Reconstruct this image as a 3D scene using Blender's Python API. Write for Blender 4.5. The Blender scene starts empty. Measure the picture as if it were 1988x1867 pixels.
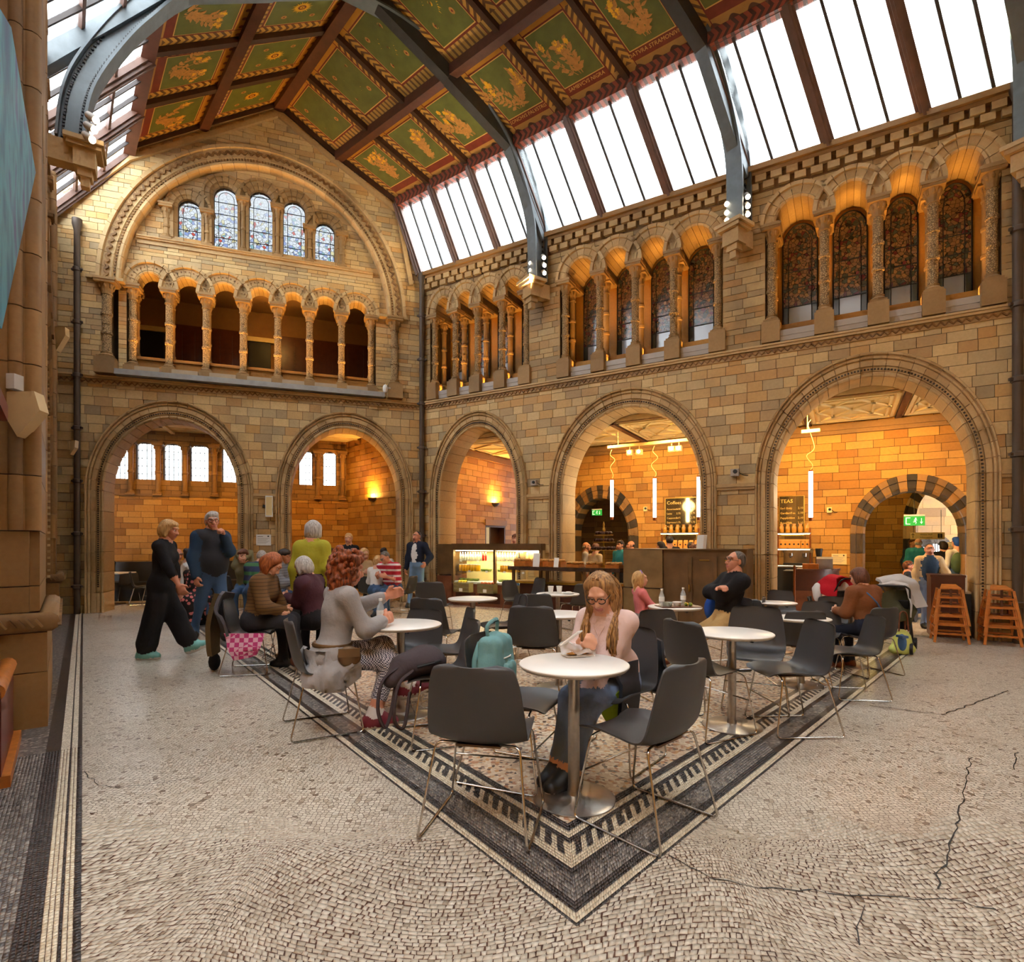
import bpy, math, random
import numpy as np
from mathutils import Matrix, Vector
random.seed(7)
rng = np.random.default_rng(11)
sc = bpy.context.scene
COL = sc.collection
PI = math.pi
# ------------------------------------------------------------------ camera, world, exposure
F_PX, CX, HY, CAMH = 1080.0, 994.0, 1056.0, 1.39
cam = bpy.data.cameras.new('camera')
cam.sensor_fit = 'HORIZONTAL'
cam.sensor_width = 36.0
cam.lens = 36.0 * F_PX / 1988.0
cam.shift_y = (HY - 933.5) / 1988.0
cam.clip_start = 0.05
cam.clip_end = 300
cam_o = bpy.data.objects.new('camera', cam)
COL.objects.link(cam_o)
cam_o.location = (0, 0, CAMH)
cam_o.rotation_euler = (PI / 2, 0, 0)
sc.camera = cam_o
world = bpy.data.worlds.new('overcast_sky')
sc.world = world
world.use_nodes = True
wn = world.node_tree
wn.nodes.clear()
w_out = wn.nodes.new('ShaderNodeOutputWorld')
w_bg = wn.nodes.new('ShaderNodeBackground')
w_bg.inputs[0].default_value = (0.90, 0.96, 1.0, 1)
w_bg.inputs[1].default_value = 6.0
wn.links.new(w_bg.outputs[0], w_out.inputs[0])
sc.view_settings.view_transform = 'Standard'
sc.view_settings.look = 'None'
sc.view_settings.gamma = 1.0
sc.view_settings.use_curve_mapping = False
sc.view_settings.exposure = 0.9
try:
 cy = sc.cycles
 cy.use_denoising = True
 cy.use_adaptive_sampling = True
 cy.adaptive_threshold = 0.1
 cy.use_light_tree = False
 cy.adaptive_min_samples = 12
 cy.max_bounces = 6
 cy.diffuse_bounces = 4
 cy.glossy_bounces = 3
 cy.transmission_bounces = 4
 cy.transparent_max_bounces = 8
 cy.sample_clamp_indirect = 6.0
 cy.caustics_reflective = False
 cy.caustics_refractive = False
except Exception:
 pass
# ------------------------------------------------------------------ materials
MATS = {}
def srgb(r, g, b):
 def c(v):
  v /= 255.0
  return v / 12.92 if v <= 0.04045 else ((v + 0.055) / 1.055) ** 2.4
 return (c(r), c(g), c(b), 1.0)
class NT:
 """small wrapper to write node graphs in few lines"""
 def __init__(s, name, rough=0.6, metal=0.0, spec=0.5):
  s.m = bpy.data.materials.new(name)
  s.m.use_nodes = True
  s.t = s.m.node_tree
  s.b = s.t.nodes['Principled BSDF']
  s.b.inputs['Roughness'].default_value = rough
  s.b.inputs['Metallic'].default_value = metal
  s.b.inputs['Specular IOR Level'].default_value = spec
  MATS[name] = s.m
 def n(s, typ, ins=None, **kw):
  nd = s.t.nodes.new('ShaderNode' + typ)
  for k, v in kw.items():
   setattr(nd, k, v)
  for k, v in (ins or {}).items():
   s.put(nd, k, v)
  return nd
 def put(s, nd, k, v):
  sock = nd.inputs[k]
  if isinstance(v, bpy.types.NodeSocket):
   s.t.links.new(v, sock)
  else:
   sock.default_value = v
 def math(s, op, a, b=0.0, c=0.0):
  nd = s.n('Math', {0: a, 1: b, 2: c}, operation=op)
  return nd.outputs[0]
 def mix(s, f, a, b, blend='MIX'):
  nd = s.n('Mix', data_type='RGBA', blend_type=blend)
  s.put(nd, 0, f)
  s.put(nd, 6, a)
  s.put(nd, 7, b)
  return nd.outputs[2]
 def ramp(s, f, stops, interp='LINEAR'):
  nd = s.n('ValToRGB', {0: f})
  cr = nd.color_ramp
  cr.interpolation = interp
  while len(cr.elements) < len(stops):
   cr.elements.new(0.5)
  for e, (p, c) in zip(cr.elements, stops):
   e.position = p
   e.color = c
  return nd.outputs[0]
 def noise(s, vec, scale, detail=3, rough=0.55):
  nd = s.n('TexNoise', {'Scale': scale, 'Detail': detail, 'Roughness': rough})
  if vec is not None:
   s.put(nd, 'Vector', vec)
  return nd.outputs[0]
 def color(s, v):
  s.put(s.b, 'Base Color', v)
  return s
 def bump(s, h, strength=0.3, dist=0.01):
  nd = s.n('Bump', {'Strength': strength, 'Distance': dist, 'Height': h})
  s.t.links.new(nd.outputs[0], s.b.inputs['Normal'])
 def obj(s):
  return s.n('TexCoord').outputs['Object']
 def gen(s):
  return s.n('TexCoord').outputs['Generated']
 def uv(s):
  return s.n('TexCoord').outputs['UV']
 def pos(s):
  return s.n('NewGeometry').outputs['Position']
 def rand(s):
  a = s.n('ObjectInfo').outputs['Random']
  b = s.n('NewGeometry').outputs['Random Per Island']
  return s.math('FRACT', s.math('ADD', a, b))
def plain(name, col, rough=0.6, metal=0.0, spec=0.5, var=0.08, scale=8.0):
 """one colour with a little cloudy variation"""
 t = NT(name, rough, metal, spec)
 n = t.noise(t.obj(), scale, 3)
 lo = tuple(c * (1 - var) for c in col[:3]) + (1,)
 hi = tuple(min(1, c * (1 + var)) for c in col[:3]) + (1,)
 t.color(t.ramp(n, [(0.3, lo), (0.7, hi)]))
 return t.m
def emit(name, col, strength):
 t = NT(name)
 t.b.inputs['Base Color'].default_value = col
 t.b.inputs['Emission Color'].default_value = col
 t.b.inputs['Emission Strength'].default_value = strength
 return t.m
def brick_mat(name, stops, dirt=0.35):
 t = NT(name, 0.62, 0, 0.35)
 r = t.rand()
 base = t.ramp(r, stops)
 p = t.pos()
 n1 = t.noise(p, 24.0, 5)
 n2 = t.noise(p, 1.1, 3)
 c = t.mix(t.math('MULTIPLY', n1, 0.5), base, (0.42, 0.33, 0.22, 1), 'MULTIPLY')
 g = t.n('MapRange', {0: n2, 1: 0.52, 2: 0.72, 3: 0.0, 4: dirt}).outputs[0]
 c = t.mix(g, c, (0.115, 0.095, 0.066, 1))
 t.color(c)
 t.bump(t.noise(p, 45.0, 4), 0.25, 0.004)
 return t.m
BR = [(0.0, srgb(222, 188, 128)), (0.18, srgb(238, 208, 150)), (0.34, srgb(214, 168, 102)), (0.5, srgb(232, 204, 150)),
      (0.66, srgb(196, 172, 130)), (0.8, srgb(222, 172, 104)), (0.92, srgb(182, 162, 126)), (1.0, srgb(212, 180, 126))]
brick_mat('brick_buff', BR, 0.32)
brick_mat('brick_buff_dark', [(p, tuple(c * k for c, k in zip(col[:3], (.74, .70, .64))) + (1,)) for p, col in BR], 0.36)  # the buff brick tones, darker and browner, for the upper right wall
BR2 = [(0.0, srgb(196, 144, 68)), (0.3, srgb(206, 156, 78)), (0.6, srgb(170, 116, 48)), (0.85, srgb(190, 136, 62)), (1.0, srgb(150, 102, 44))]
brick_mat('brick_ochre', BR2, 0.25)
BR3 = [(0.0, srgb(150, 112, 66)), (0.3, srgb(170, 128, 76)), (0.6, srgb(134, 98, 56)), (0.85, srgb(160, 120, 72)), (1.0, srgb(120, 88, 52))]
brick_mat('stone_brown', BR3, 0.4)
BRD = [(0.0, srgb(60, 52, 46)), (0.5, srgb(76, 62, 50)), (1.0, srgb(50, 46, 44))]
brick_mat('stone_slate', BRD, 0.2)
brick_mat('stone_trim', [(0.0, srgb(208, 174, 122)), (0.4, srgb(220, 188, 136)), (0.7, srgb(196, 162, 110)), (1.0, srgb(212, 180, 130))], 0.4)
brick_mat('stone_column', [(0.0, srgb(168, 132, 84)), (0.5, srgb(182, 146, 96)), (1.0, srgb(160, 126, 80))], 0.45)
plain('mortar', srgb(92, 72, 44), 0.9, var=0.2)
plain('mortar_dark', srgb(70, 54, 34), 0.9, var=0.2)
t = NT('stone_carved', 0.7)
p_ = t.pos()
vo = t.n('TexVoronoi', {'Vector': p_, 'Scale': 34.0}, feature='DISTANCE_TO_EDGE').outputs[0]
t.color(t.mix(t.ramp(vo, [(0.02, (1, 1, 1, 1)), (0.2, (0, 0, 0, 1))]), srgb(190, 156, 106), srgb(104, 80, 48)))
t.bump(vo, 0.8, 0.02)
plain('iron_grey', srgb(104, 112, 116), 0.45, 0.2, var=0.12)
plain('iron_dark', srgb(62, 62, 62), 0.5, 0.2, var=0.12)
plain('pipe_brown', srgb(84, 70, 58), 0.5, 0.1)
plain('timber_red', srgb(84, 46, 32), 0.5, var=0.2)
plain('timber_dark', srgb(66, 40, 26), 0.5, var=0.2)
plain('timber_frame', srgb(104, 76, 64), 0.45, var=0.15)
plain('glazing_bar', srgb(60, 52, 50), 0.5)
plain('cream_plaster', srgb(232, 208, 150), 0.7, var=0.05)
plain('pink_plaster', srgb(226, 208, 194), 0.7, var=0.04)
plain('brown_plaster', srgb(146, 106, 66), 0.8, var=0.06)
plain('panelling', srgb(84, 40, 24), 0.35, var=0.2)
plain('white_paper', srgb(236, 234, 228), 0.7, var=0.02)
plain('black', srgb(18, 18, 20), 0.5)
plain('grey_box', srgb(178, 168, 158), 0.5, var=0.05)
plain('wall_beige', srgb(176, 154, 124), 0.5, var=0.05)
plain('lead_grey', srgb(160, 158, 154), 0.5, var=0.12)
# frosted roof glass: mostly clear to the white sky, streaked with grime
t = NT('roof_glass', 0.35)
p_ = t.pos()
mp = t.n('Mapping', {'Vector': p_, 'Scale': (3.0, 3.0, 0.25)})
st = t.noise(mp.outputs[0], 2.2, 4)
dirt = t.ramp(st, [(0.4, (0.05, 0.05, 0.05, 1)), (0.7, (0.30, 0.30, 0.30, 1))])
tr = t.n('BsdfTransparent', {'Color': (0.97, 0.985, 1, 1)})
tl = t.n('BsdfTranslucent', {'Color': (0.72, 0.78, 0.8, 1)})
mx = t.n('MixShader', {0: dirt, 1: tr.outputs[0], 2: tl.outputs[0]})
t.t.links.new(mx.outputs[0], t.t.nodes['Material Output'].inputs[0])
t = NT('roof_glass_mossy', 0.35)
p_ = t.pos()
mp = t.n('Mapping', {'Vector': p_, 'Scale': (3.0, 3.0, 0.5)})
st = t.noise(mp.outputs[0], 2.6, 4)
dirt = t.ramp(st, [(0.3, (0.25, 0.25, 0.25, 1)), (0.62, (0.85, 0.85, 0.85, 1))])
tr = t.n('BsdfTransparent', {'Color': (0.8, 0.84, 0.82, 1)})
tl = t.n('BsdfTranslucent', {'Color': (0.30, 0.32, 0.22, 1)})
mx = t.n('MixShader', {0: dirt, 1: tr.outputs[0], 2: tl.outputs[0]})
t.t.links.new(mx.outputs[0], t.t.nodes['Material Output'].inputs[0])
# clear window glass
t = NT('clear_glass', 0.05)
tr = t.n('BsdfTransparent', {'Color': (0.93, 0.95, 0.96, 1)})
gl = t.n('BsdfGlossy', {'Color': (1, 1, 1, 1), 'Roughness': 0.05})
mx = t.n('MixShader', {0: 0.07, 1: tr.outputs[0], 2: gl.outputs[0]})
t.t.links.new(mx.outputs[0], t.t.nodes['Material Output'].inputs[0])
def stained(name, pale):
 """leaded coloured glass drawn from cells, seen against the sky (pale) or a dark passage"""
 t = NT(name, 0.15)
 u = t.uv()
 v1 = t.n('TexVoronoi', {'Vector': u, 'Scale': 16.0 if pale else 11.0})
 ve = t.n('TexVoronoi', {'Vector': u, 'Scale': 16.0 if pale else 11.0}, feature='DISTANCE_TO_EDGE')
 cell = t.n('SeparateColor', {0: v1.outputs['Color']}).outputs[0]
 if pale:
  c = t.ramp(cell, [(0.0, (0.93, 0.95, 0.97, 1)), (0.62, (0.9, 0.92, 0.95, 1)), (0.68, (0.55, 0.62, 0.85, 1)), (0.80, (0.8, 0.25, 0.2, 1)),
                          (0.86, (0.92, 0.86, 0.6, 1)), (0.95, (0.5, 0.7, 0.72, 1))], 'CONSTANT')
  lead = t.ramp(ve.outputs[0], [(0.02, (0.25, 0.22, 0.2, 1)), (0.05, (1, 1, 1, 1))])
  c = t.mix(1.0, c, lead, 'MULTIPLY')
  sy = t.n('SeparateXYZ', {0: u}).outputs[1]
  k = t.n('MapRange', {0: sy, 1: 0.0, 2: 1.6, 3: 0.0, 4: 1.0}).outputs[0]
  c = t.mix(k, c, (0.96, 0.97, 0.98, 1))
  c = t.mix(1.0, c, (0.30, 0.30, 0.30, 1), 'MULTIPLY')
  tr = t.n('BsdfTransparent', {'Color': c})
  t.t.links.new(tr.outputs[0], t.t.nodes['Material Output'].inputs[0])
 else:
  c = t.ramp(cell, [(0.0, srgb(120, 92, 70)), (0.45, srgb(98, 76, 62)), (0.62, srgb(66, 70, 62)), (0.8, srgb(92, 44, 50)), (0.9, srgb(134, 104, 72))], 'CONSTANT')
  c = t.mix(t.ramp(ve.outputs[0], [(0.02, (0, 0, 0, 1)), (0.06, (1, 1, 1, 1))]), (0.012, 0.012, 0.014, 1), c)
  t.color(c)
 return t.m
stained('stained_pale', True)
stained('stained_dark', False)
t = NT('pane_sky_reflection', 0.12, 0, 0.8)
t.color(t.mix(t.noise(t.uv(), 3.0, 2), srgb(120, 132, 150), srgb(196, 204, 214)))  # clear lower pane: pale skylight reflection painted into its opaque colour
# ------------------------------------------------------------------ geometry helpers
def unit(v):
 v = np.asarray(v, float)
 return v / (np.linalg.norm(v) + 1e-12)
def link(o, parent=None):
 COL.objects.link(o)
 if parent is not None:
  o.parent = parent
 return o
def tag(o, label=None, cat=None, group=None, kind=None):
 if label:
  o['label'] = label
 if cat:
  o['category'] = cat
 if group:
  o['group'] = group
 if kind:
  o['kind'] = kind
 return o
def empty(name, loc=(0, 0, 0), rz=0.0, parent=None, M=None):
 o = bpy.data.objects.new(name, None)
 o.empty_display_size = 0.1
 link(o, parent)
 if M is not None:
  o.matrix_world = M
 else:
  o.location = loc
  o.rotation_euler = (0, 0, rz)
 return o
class MB:
 def __init__(s):
  s.V, s.F, s.I, s.n = [], [], [], 0
 def add(s, V, F, mi=0):
  V = np.asarray(V, float).reshape(-1, 3)
  s.V.append(V)
  for f in F:
   s.F.append([i + s.n for i in f])
   s.I.append(mi)
  s.n += len(V)
  return s
 def box(s, x0, x1, y0, y1, z0, z1, mi=0):
  V = [(x, y, z) for z in (z0, z1) for y in (y0, y1) for x in (x0, x1)]
  return s.add(V, [(0, 2, 3, 1), (4, 5, 7, 6), (0, 1, 5, 4), (2, 6, 7, 3), (0, 4, 6, 2), (1, 3, 7, 5)], mi)
 def obox(s, c, ax, ay, az, mi=0):
  c, ax, ay, az = [np.asarray(q, float) for q in (c, ax, ay, az)]
  V = [c + i * ax + j * ay + k * az for k in (-1, 1) for j in (-1, 1) for i in (-1, 1)]
  return s.add(V, [(0, 2, 3, 1), (4, 5, 7, 6), (0, 1, 5, 4), (2, 6, 7, 3), (0, 4, 6, 2), (1, 3, 7, 5)], mi)
 def beam(s, p, q, w, h, up=(0, 0, 1), mi=0):
  p, q = np.asarray(p, float), np.asarray(q, float)
  d = q - p
  side = unit(np.cross(d, up))
  u2 = unit(np.cross(side, d))
  return s.obox((p + q) / 2, d / 2, side * w / 2, u2 * h / 2, mi)
 def quad(s, a, b, c, d, mi=0):
  return s.add([a, b, c, d], [(0, 1, 2, 3)], mi)
 def slab(s, a, b, c, d, th, mi=0):
  """a quad given thickness th along its normal"""
  a, b, c, d = [np.asarray(q, float) for q in (a, b, c, d)]
  n = unit(np.cross(b - a, d - a)) * th
  return s.add([a, b, c, d, a + n, b + n, c + n, d + n],
                     [(0, 3, 2, 1), (4, 5, 6, 7), (0, 1, 5, 4), (1, 2, 6, 5), (2, 3, 7, 6), (3, 0, 4, 7)], mi)
 def tube(s, path, r, n=8, mi=0, closed=False, caps=True, sq=1.0):
  P = np.asarray(path, float)
  m = len(P)
  R = np.full(m, r, float) if np.isscalar(r) else np.asarray(r, float)
  T = np.zeros_like(P)
  if closed:
   T = np.roll(P, -1, 0) - np.roll(P, 1, 0)
  else:
   T[1:-1] = P[2:] - P[:-2]
   T[0] = P[1] - P[0]
   T[-1] = P[-1] - P[-2]
  T /= np.linalg.norm(T, axis=1)[:, None] + 1e-12
  a = np.array([0, 0, 1.0]) if abs(T[0][2]) < 0.9 else np.array([1.0, 0, 0])
  nn = unit(np.cross(T[0], a))
  V = []
  an = np.arange(n) * 2 * PI / n
  for i in range(m):
   nn = unit(nn - T[i] * np.dot(nn, T[i]))
   b = np.cross(T[i], nn)
   V.append(P[i] + R[i] * (np.cos(an)[:, None] * nn + sq * np.sin(an)[:, None] * b))
  V = np.concatenate(V)
  F = []
  for i in range(m if closed else m - 1):
   j = (i + 1) % m
   for k in range(n):
    l = (k + 1) % n
    F.append((i * n + k, i * n + l, j * n + l, j * n + k))
  if caps and not closed:
   F.append(tuple(range(n))[::-1])
   F.append(tuple((m - 1) * n + k for k in range(n)))
  return s.add(V, F, mi)
 def lathe(s, prof, n=16, c=(0, 0, 0), mi=0, sx=1.0, sy=1.0):
  V, F = [], []
  for (r, z) in prof:
   for k in range(n):
    a = 2 * PI * k / n
    V.append((c[0] + r * sx * math.cos(a), c[1] + r * sy * math.sin(a), c[2] + z))
  m = len(prof)
  for i in range(m - 1):
   for k in range(n):
    l = (k + 1) % n
    F.append((i * n + k, i * n + l, (i + 1) * n + l, (i + 1) * n + k))
  F.append(tuple(range(n))[::-1])
  F.append(tuple((m - 1) * n + k for k in range(n)))
  return s.add(V, F, mi)
 def sphere(s, c, r, n=10, m=6, mi=0):
  r = (r, r, r) if np.isscalar(r) else r
  V, F = [], []
  for i in range(1, m):
   ph = PI * i / m
   for k in range(n):
    a = 2 * PI * k / n
    V.append((c[0] + r[0] * math.sin(ph) * math.cos(a), c[1] + r[1] * math.sin(ph) * math.sin(a), c[2] - r[2] * math.cos(ph)))
  V += [(c[0], c[1], c[2] - r[2]), (c[0], c[1], c[2] + r[2])]
  b, tp = len(V) - 2, len(V) - 1
  for i in range(m - 2):
   for k in range(n):
    l = (k + 1) % n
    F.append((i * n + k, i * n + l, (i + 1) * n + l, (i + 1) * n + k))
  for k in range(n):
   l = (k + 1) % n
   F.append((b, l, k))
   F.append((tp, (m - 2) * n + k, (m - 2) * n + l))
  return s.add(V, F, mi)
 def prism(s, poly, y0, y1, mi=0):
  """polygon in (x, z) pushed from y0 to y1"""
  n = len(poly)
  V = [(x, y0, z) for x, z in poly] + [(x, y1, z) for x, z in poly]
  F = [tuple(range(n)), tuple(range(n, 2 * n))[::-1]] + [(i, i + n, (i + 1) % n + n, (i + 1) % n) for i in range(n)]
  return s.add(V, F, mi)
 def sweep(s, loops, mi=0):
  """skin a list of equal closed loops and cap the ends"""
  n = len(loops[0])
  V = np.concatenate([np.asarray(l, float) for l in loops])
  F = []
  for i in range(len(loops) - 1):
   for k in range(n):
    l = (k + 1) % n
    F.append((i * n + k, i * n + l, (i + 1) * n + l, (i + 1) * n + k))
  F.append(tuple(range(n))[::-1])
  F.append(tuple((len(loops) - 1) * n + k for k in range(n)))
  return s.add(V, F, mi)
 def mesh(s, name, mats, smooth=None):
  me = bpy.data.meshes.new(name)
  V = np.concatenate(s.V) if s.V else np.zeros((0, 3))
  me.from_pydata(V.tolist(), [], s.F)
  if isinstance(mats, str):
   mats = [mats]
  for m in mats:
   me.materials.append(MATS[m])
  if len(mats) > 1:
   me.polygons.foreach_set('material_index', s.I)
  if smooth:
   me.polygons.foreach_set('use_smooth', [True] * len(me.polygons))
   try:
    me.set_sharp_from_angle(angle=math.radians(smooth))
   except Exception:
    pass
  me.update()
  return me
 def build(s, name, mats, parent=None, smooth=None, M=None, loc=None):
  o = bpy.data.objects.new(name, s.mesh(name, mats, smooth))
  link(o, parent)
  if M is not None:
   o.matrix_world = M
  if loc is not None:
   o.location = loc
  return o
def fast_mesh(name, V, quads, mats, I=None):
 """large meshes straight from arrays"""
 me = bpy.data.meshes.new(name)
 V = np.asarray(V, np.float32)
 Q = np.asarray(quads, np.int32)
 me.vertices.add(len(V))
 me.vertices.foreach_set('co', V.ravel())
 me.loops.add(Q.size)
 me.loops.foreach_set('vertex_index', Q.ravel())
 me.polygons.add(len(Q))
 k = Q.shape[1]
 me.polygons.foreach_set('loop_start', np.arange(len(Q), dtype=np.int32) * k)
 try:
  me.polygons.foreach_set('loop_total', np.full(len(Q), k, np.int32))
 except Exception:
  pass
 for m in ([mats] if isinstance(mats, str) else mats):
  me.materials.append(MATS[m])
 if I is not None:
  me.polygons.foreach_set('material_index', np.asarray(I, np.int32))
 me.update(calc_edges=True)
 me.validate()
 return me
def copy_tree(o, parent=None):
 c = o.copy()
 COL.objects.link(c)
 if parent is not None:
  c.parent = parent
 for ch in list(o.children):
  copy_tree(ch, c)
 return c
def text(body, size, mat, parent=None, M=None, loc=None, rot=None, name='lettering', align='CENTER', extrude=0.0008):
 cu = bpy.data.curves.new(name, 'FONT')
 cu.body = body
 cu.size = size
 cu.align_x = align
 cu.align_y = 'CENTER'
 cu.extrude = extrude
 cu.resolution_u = 2
 cu.materials.append(MATS[mat])
 o = bpy.data.objects.new(name, cu)
 link(o, parent)
 if M is not None:
  o.matrix_world = M
 if loc is not None:
  o.location = loc
 if rot is not None:
  o.rotation_euler = rot
 return o
# ------------------------------------------------------------------ photogrammetry: pixels of the photo to places in the hall
def ray(px, py):
 return np.array([(px - CX) / F_PX, 1.0, (HY - py) / F_PX])
def ground(px, py, z=0.0):
 """point at height z seen at this pixel"""
 d = ray(px, py)
 t_ = (z - CAMH) / d[2]
 return np.array([d[0] * t_, t_, z])
def at_depth(px, py, Y):
 d = ray(px, py)
 return np.array([d[0] * Y, Y, CAMH + d[2] * Y])
class Frame:
 """upright plane in the hall: u along it to the right, v behind it, z up"""
 def __init__(s, a, b):
  s.O = np.array([a[0], a[1]], float)
  d = np.array(b, float)[:2] - s.O
  s.L = float(np.hypot(*d))
  s.U = d / s.L
  s.W = np.array([-s.U[1], s.U[0]])
  s.M = Matrix(((s.U[0], s.W[0], 0, s.O[0]), (s.U[1], s.W[1], 0, s.O[1]), (0, 0, 1, 0), (0, 0, 0, 1)))
 def P(s, u, v=0.0, z=0.0):
  q = s.O + s.U * u + s.W * v
  return np.array([q[0], q[1], z])
 def at(s, px, py=None, v=0.0):
  d = ray(px, HY if py is None else py)
  A = np.array([[s.U[0], -d[0]], [s.U[1], -d[1]]])
  u, t_ = np.linalg.solve(A, -(s.O + s.W * v))
  return (u, CAMH + d[2] * t_)
 def u(s, px, v=0.0):
  return s.at(px, None, v)[0]
 def loc(s, p):
  d = np.asarray(p, float)[:2] - s.O
  return float(d @ s.U), float(d @ s.W)
def kpt(px, k):
 return ((px - CX) / k, F_PX / k)
K_CORNER, K_RIGHT, K_LEFT = 80.4, 136.7, 97.05
P_CORNER = kpt(818, K_CORNER)
FR = Frame(P_CORNER, kpt(1968, K_RIGHT))        # right wall
FB = Frame(kpt(150, K_LEFT), P_CORNER)          # back wall
DL = unit(ground(112, 1215)[:2] - ground(93, 1410)[:2])
PL0 = ground(93, 1410)[:2]
LW_OFF = 0.30                                   # the piers stand this far in front of the left wall
NLW = np.array([-DL[1], DL[0]])
FL = Frame(PL0 + NLW * LW_OFF - DL * 2.3, PL0 + NLW * LW_OFF + DL * 9.0)   # left wall
Z_STR = FR.at(1972, 600)[1]
Z_EAVE = FR.at(1988, 165)[1]
Z_IMP = 2.42
Z_CROWN = FR.at(1700, 683)[1]
print('lengths', FR.L, FB.L, 'string', Z_STR, 'eave', Z_EAVE, 'crown', Z_CROWN)
# ------------------------------------------------------------------ masonry
def unit_cube_mesh(name, mat):
 b = MB().box(-.5, .5, -.5, .5, -.5, .5)
 return b.mesh(name, mat)
BRICK_ME = {}
def project(p):
 if p[1] < 0.2:
  return None
 return (CX + F_PX * p[0] / p[1], HY - F_PX * (p[2] - CAMH) / p[1])
def cut(ivs, a, b):
 out = []
 for (s, e) in ivs:
  if b <= s or a >= e:
   out.append((s, e))
  else:
   if a - s > 0.02:
    out.append((s, a))
   if e - b > 0.02:
    out.append((b, e))
 return out
def arch_half(o, z):
 """half width of an opening at height z, or None"""
 c = o.get('clip', 0.0)
 cx = c * o.get('ax', 1.0)
 if z < o.get('zb', -1) or z > o['z0'] + o['rz'] + c:
  return None
 if z <= o['z0']:
  return o['rx'] + cx
 q = 1 - ((z - o['z0']) / (o['rz'] + c)) ** 2
 return (o['rx'] + cx) * math.sqrt(max(q, 0))
def courses(z0, z1, hmin, hmax, seed):
 r = random.Random(seed)
 zs = [z0]
 while zs[-1] < z1 - hmin * 0.6:
  zs.append(min(z1, zs[-1] + r.uniform(hmin, hmax)))
 if z1 - zs[-1] > 0.01:
  zs.append(z1)
 return list(zip(zs[:-1], zs[1:]))
def brick_wall(fr, wall, rows, ivfun, mat, thick, lens=(0.24, 0.5), indiv=300, seed=1, v0=0.0, mortar='mortar', joint=0.008, backing=True):
 """mortar bed as the wall's own rows, every block a piece in front of it"""
 r = random.Random(seed)
 bed = MB()
 blocks = []
 for (z0, z1) in rows:
  zm = z0 + (z1 - z0) * .2
  for (a, b) in ivfun(zm):
   if b - a < 0.03:
    continue
   bed.box(a, b, v0 + 0.012, v0 + thick, z0, z1)
   u = a - r.uniform(0, lens[0] * 0.6)
   while u < b:
    w = r.uniform(*lens)
    s, e = max(u, a), min(u + w, b)
    if b - e < 0.07:
     e = b
     w = e - u + 0.001
    if e - s > 0.03:
     blocks.append((s, e, z0, z1))
    u += w
 scored = []
 for bl in blocks:
  p = fr.P((bl[0] + bl[1]) / 2, v0, (bl[2] + bl[3]) / 2)
  q = project(p)
  d = math.hypot(p[0], p[1])
  ok = q is not None and -20 < q[0] < 2008 and -20 < q[1] < 1890
  scored.append(((bl[1] - bl[0]) * (bl[3] - bl[2]) / d / d if ok else 0, bl))
 scored.sort(key=lambda t_: -t_[0])
 if mat not in BRICK_ME:
  BRICK_ME[mat] = unit_cube_mesh('brick', mat)
 rest = MB()
 for i, (scr, (a, b, z0, z1)) in enumerate(scored):
  pr = r.uniform(0, 0.006)
  if i < indiv and scr > 0:
   o = bpy.data.objects.new('brick', BRICK_ME[mat])
   link(o, wall)
   o.location = ((a + b) / 2, v0 - pr + 0.015, (z0 + z1) / 2)
   o.scale = (b - a - joint, 0.03, z1 - z0 - joint)
  else:
   rest.box(a + joint / 2, b - joint / 2, v0 - pr, v0 + 0.03 - pr, z0 + joint / 2, z1 - joint / 2)
 if rest.n:
  tag(rest.build('brickwork', mat, wall), kind='stuff')
 if backing:
  bed.build('mortar_bed', mortar, wall)
 return wall
def struct(name, fr=None):
 o = empty(name, M=fr.M if fr else None)
 o['kind'] = 'structure'
 return o
def arch_pt(o, a, dr):
 return (o['u'] + (o['rx'] + dr * o.get('ax', 1.0)) * math.cos(a), o['z0'] + (o['rz'] + dr) * math.sin(a))
def arch_ring(wall, o, prof, n, mat, legs=True, leg_h=0.42, v0=0.0, name='voussoir', steps=4, alt=None):
 """prof: closed polygon of (offset from the intrados, depth); one stone at a time"""
 g = 0.003 / max(o['rx'], 0.2)
 for i in range(n):
  a0, a1 = PI * i / n + g, PI * (i + 1) / n - g
  loops = []
  for j in range(steps + 1):
   a = a0 + (a1 - a0) * j / steps
   loops.append([(arch_pt(o, a, dr)[0], v0 + y, arch_pt(o, a, dr)[1]) for dr, y in prof])
  MB().sweep(loops).build(name, alt if (alt and i % 2) else mat, wall)
 dmax = max(y for _, y in prof)
 drm = max(d for d, _ in prof)
 if dmax > .15 and drm > .15:
  cp = [(.015, .05), (drm * .85, .05), (drm * .85, dmax - .02), (.015, dmax - .02)]
  lp = [[(o['u'] + (o['rx'] + dr * o.get('ax', 1.0)), v0 + y, o['zb']) for dr, y in cp]] if legs else []
  for j in range(41):
   lp.append([(arch_pt(o, PI * j / 40, dr)[0], v0 + y, arch_pt(o, PI * j / 40, dr)[1]) for dr, y in cp])
  if legs:
   lp.append([(o['u'] - (o['rx'] + dr * o.get('ax', 1.0)), v0 + y, o['zb']) for dr, y in cp])
  MB().sweep(lp).build('arch_core', 'mortar', wall)
 if legs and o['z0'] - o['zb'] > 0.05:
  m = max(1, round((o['z0'] - o['zb']) / leg_h))
  h = (o['z0'] - o['zb']) / m
  for sgn in (-1, 1):
   for i in range(m):
    za, zb_ = o['zb'] + i * h + 0.004, o['zb'] + (i + 1) * h - 0.004
    lp = [[(o['u'] + sgn * (o['rx'] + dr * o.get('ax', 1.0)), v0 + y, z) for dr, y in prof] for z in (za, zb_)]
    if sgn < 0:
     lp = [l[::-1] for l in lp]
    MB().sweep(lp).build('jamb_stone', alt if (alt and i % 2) else mat, wall)
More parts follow.
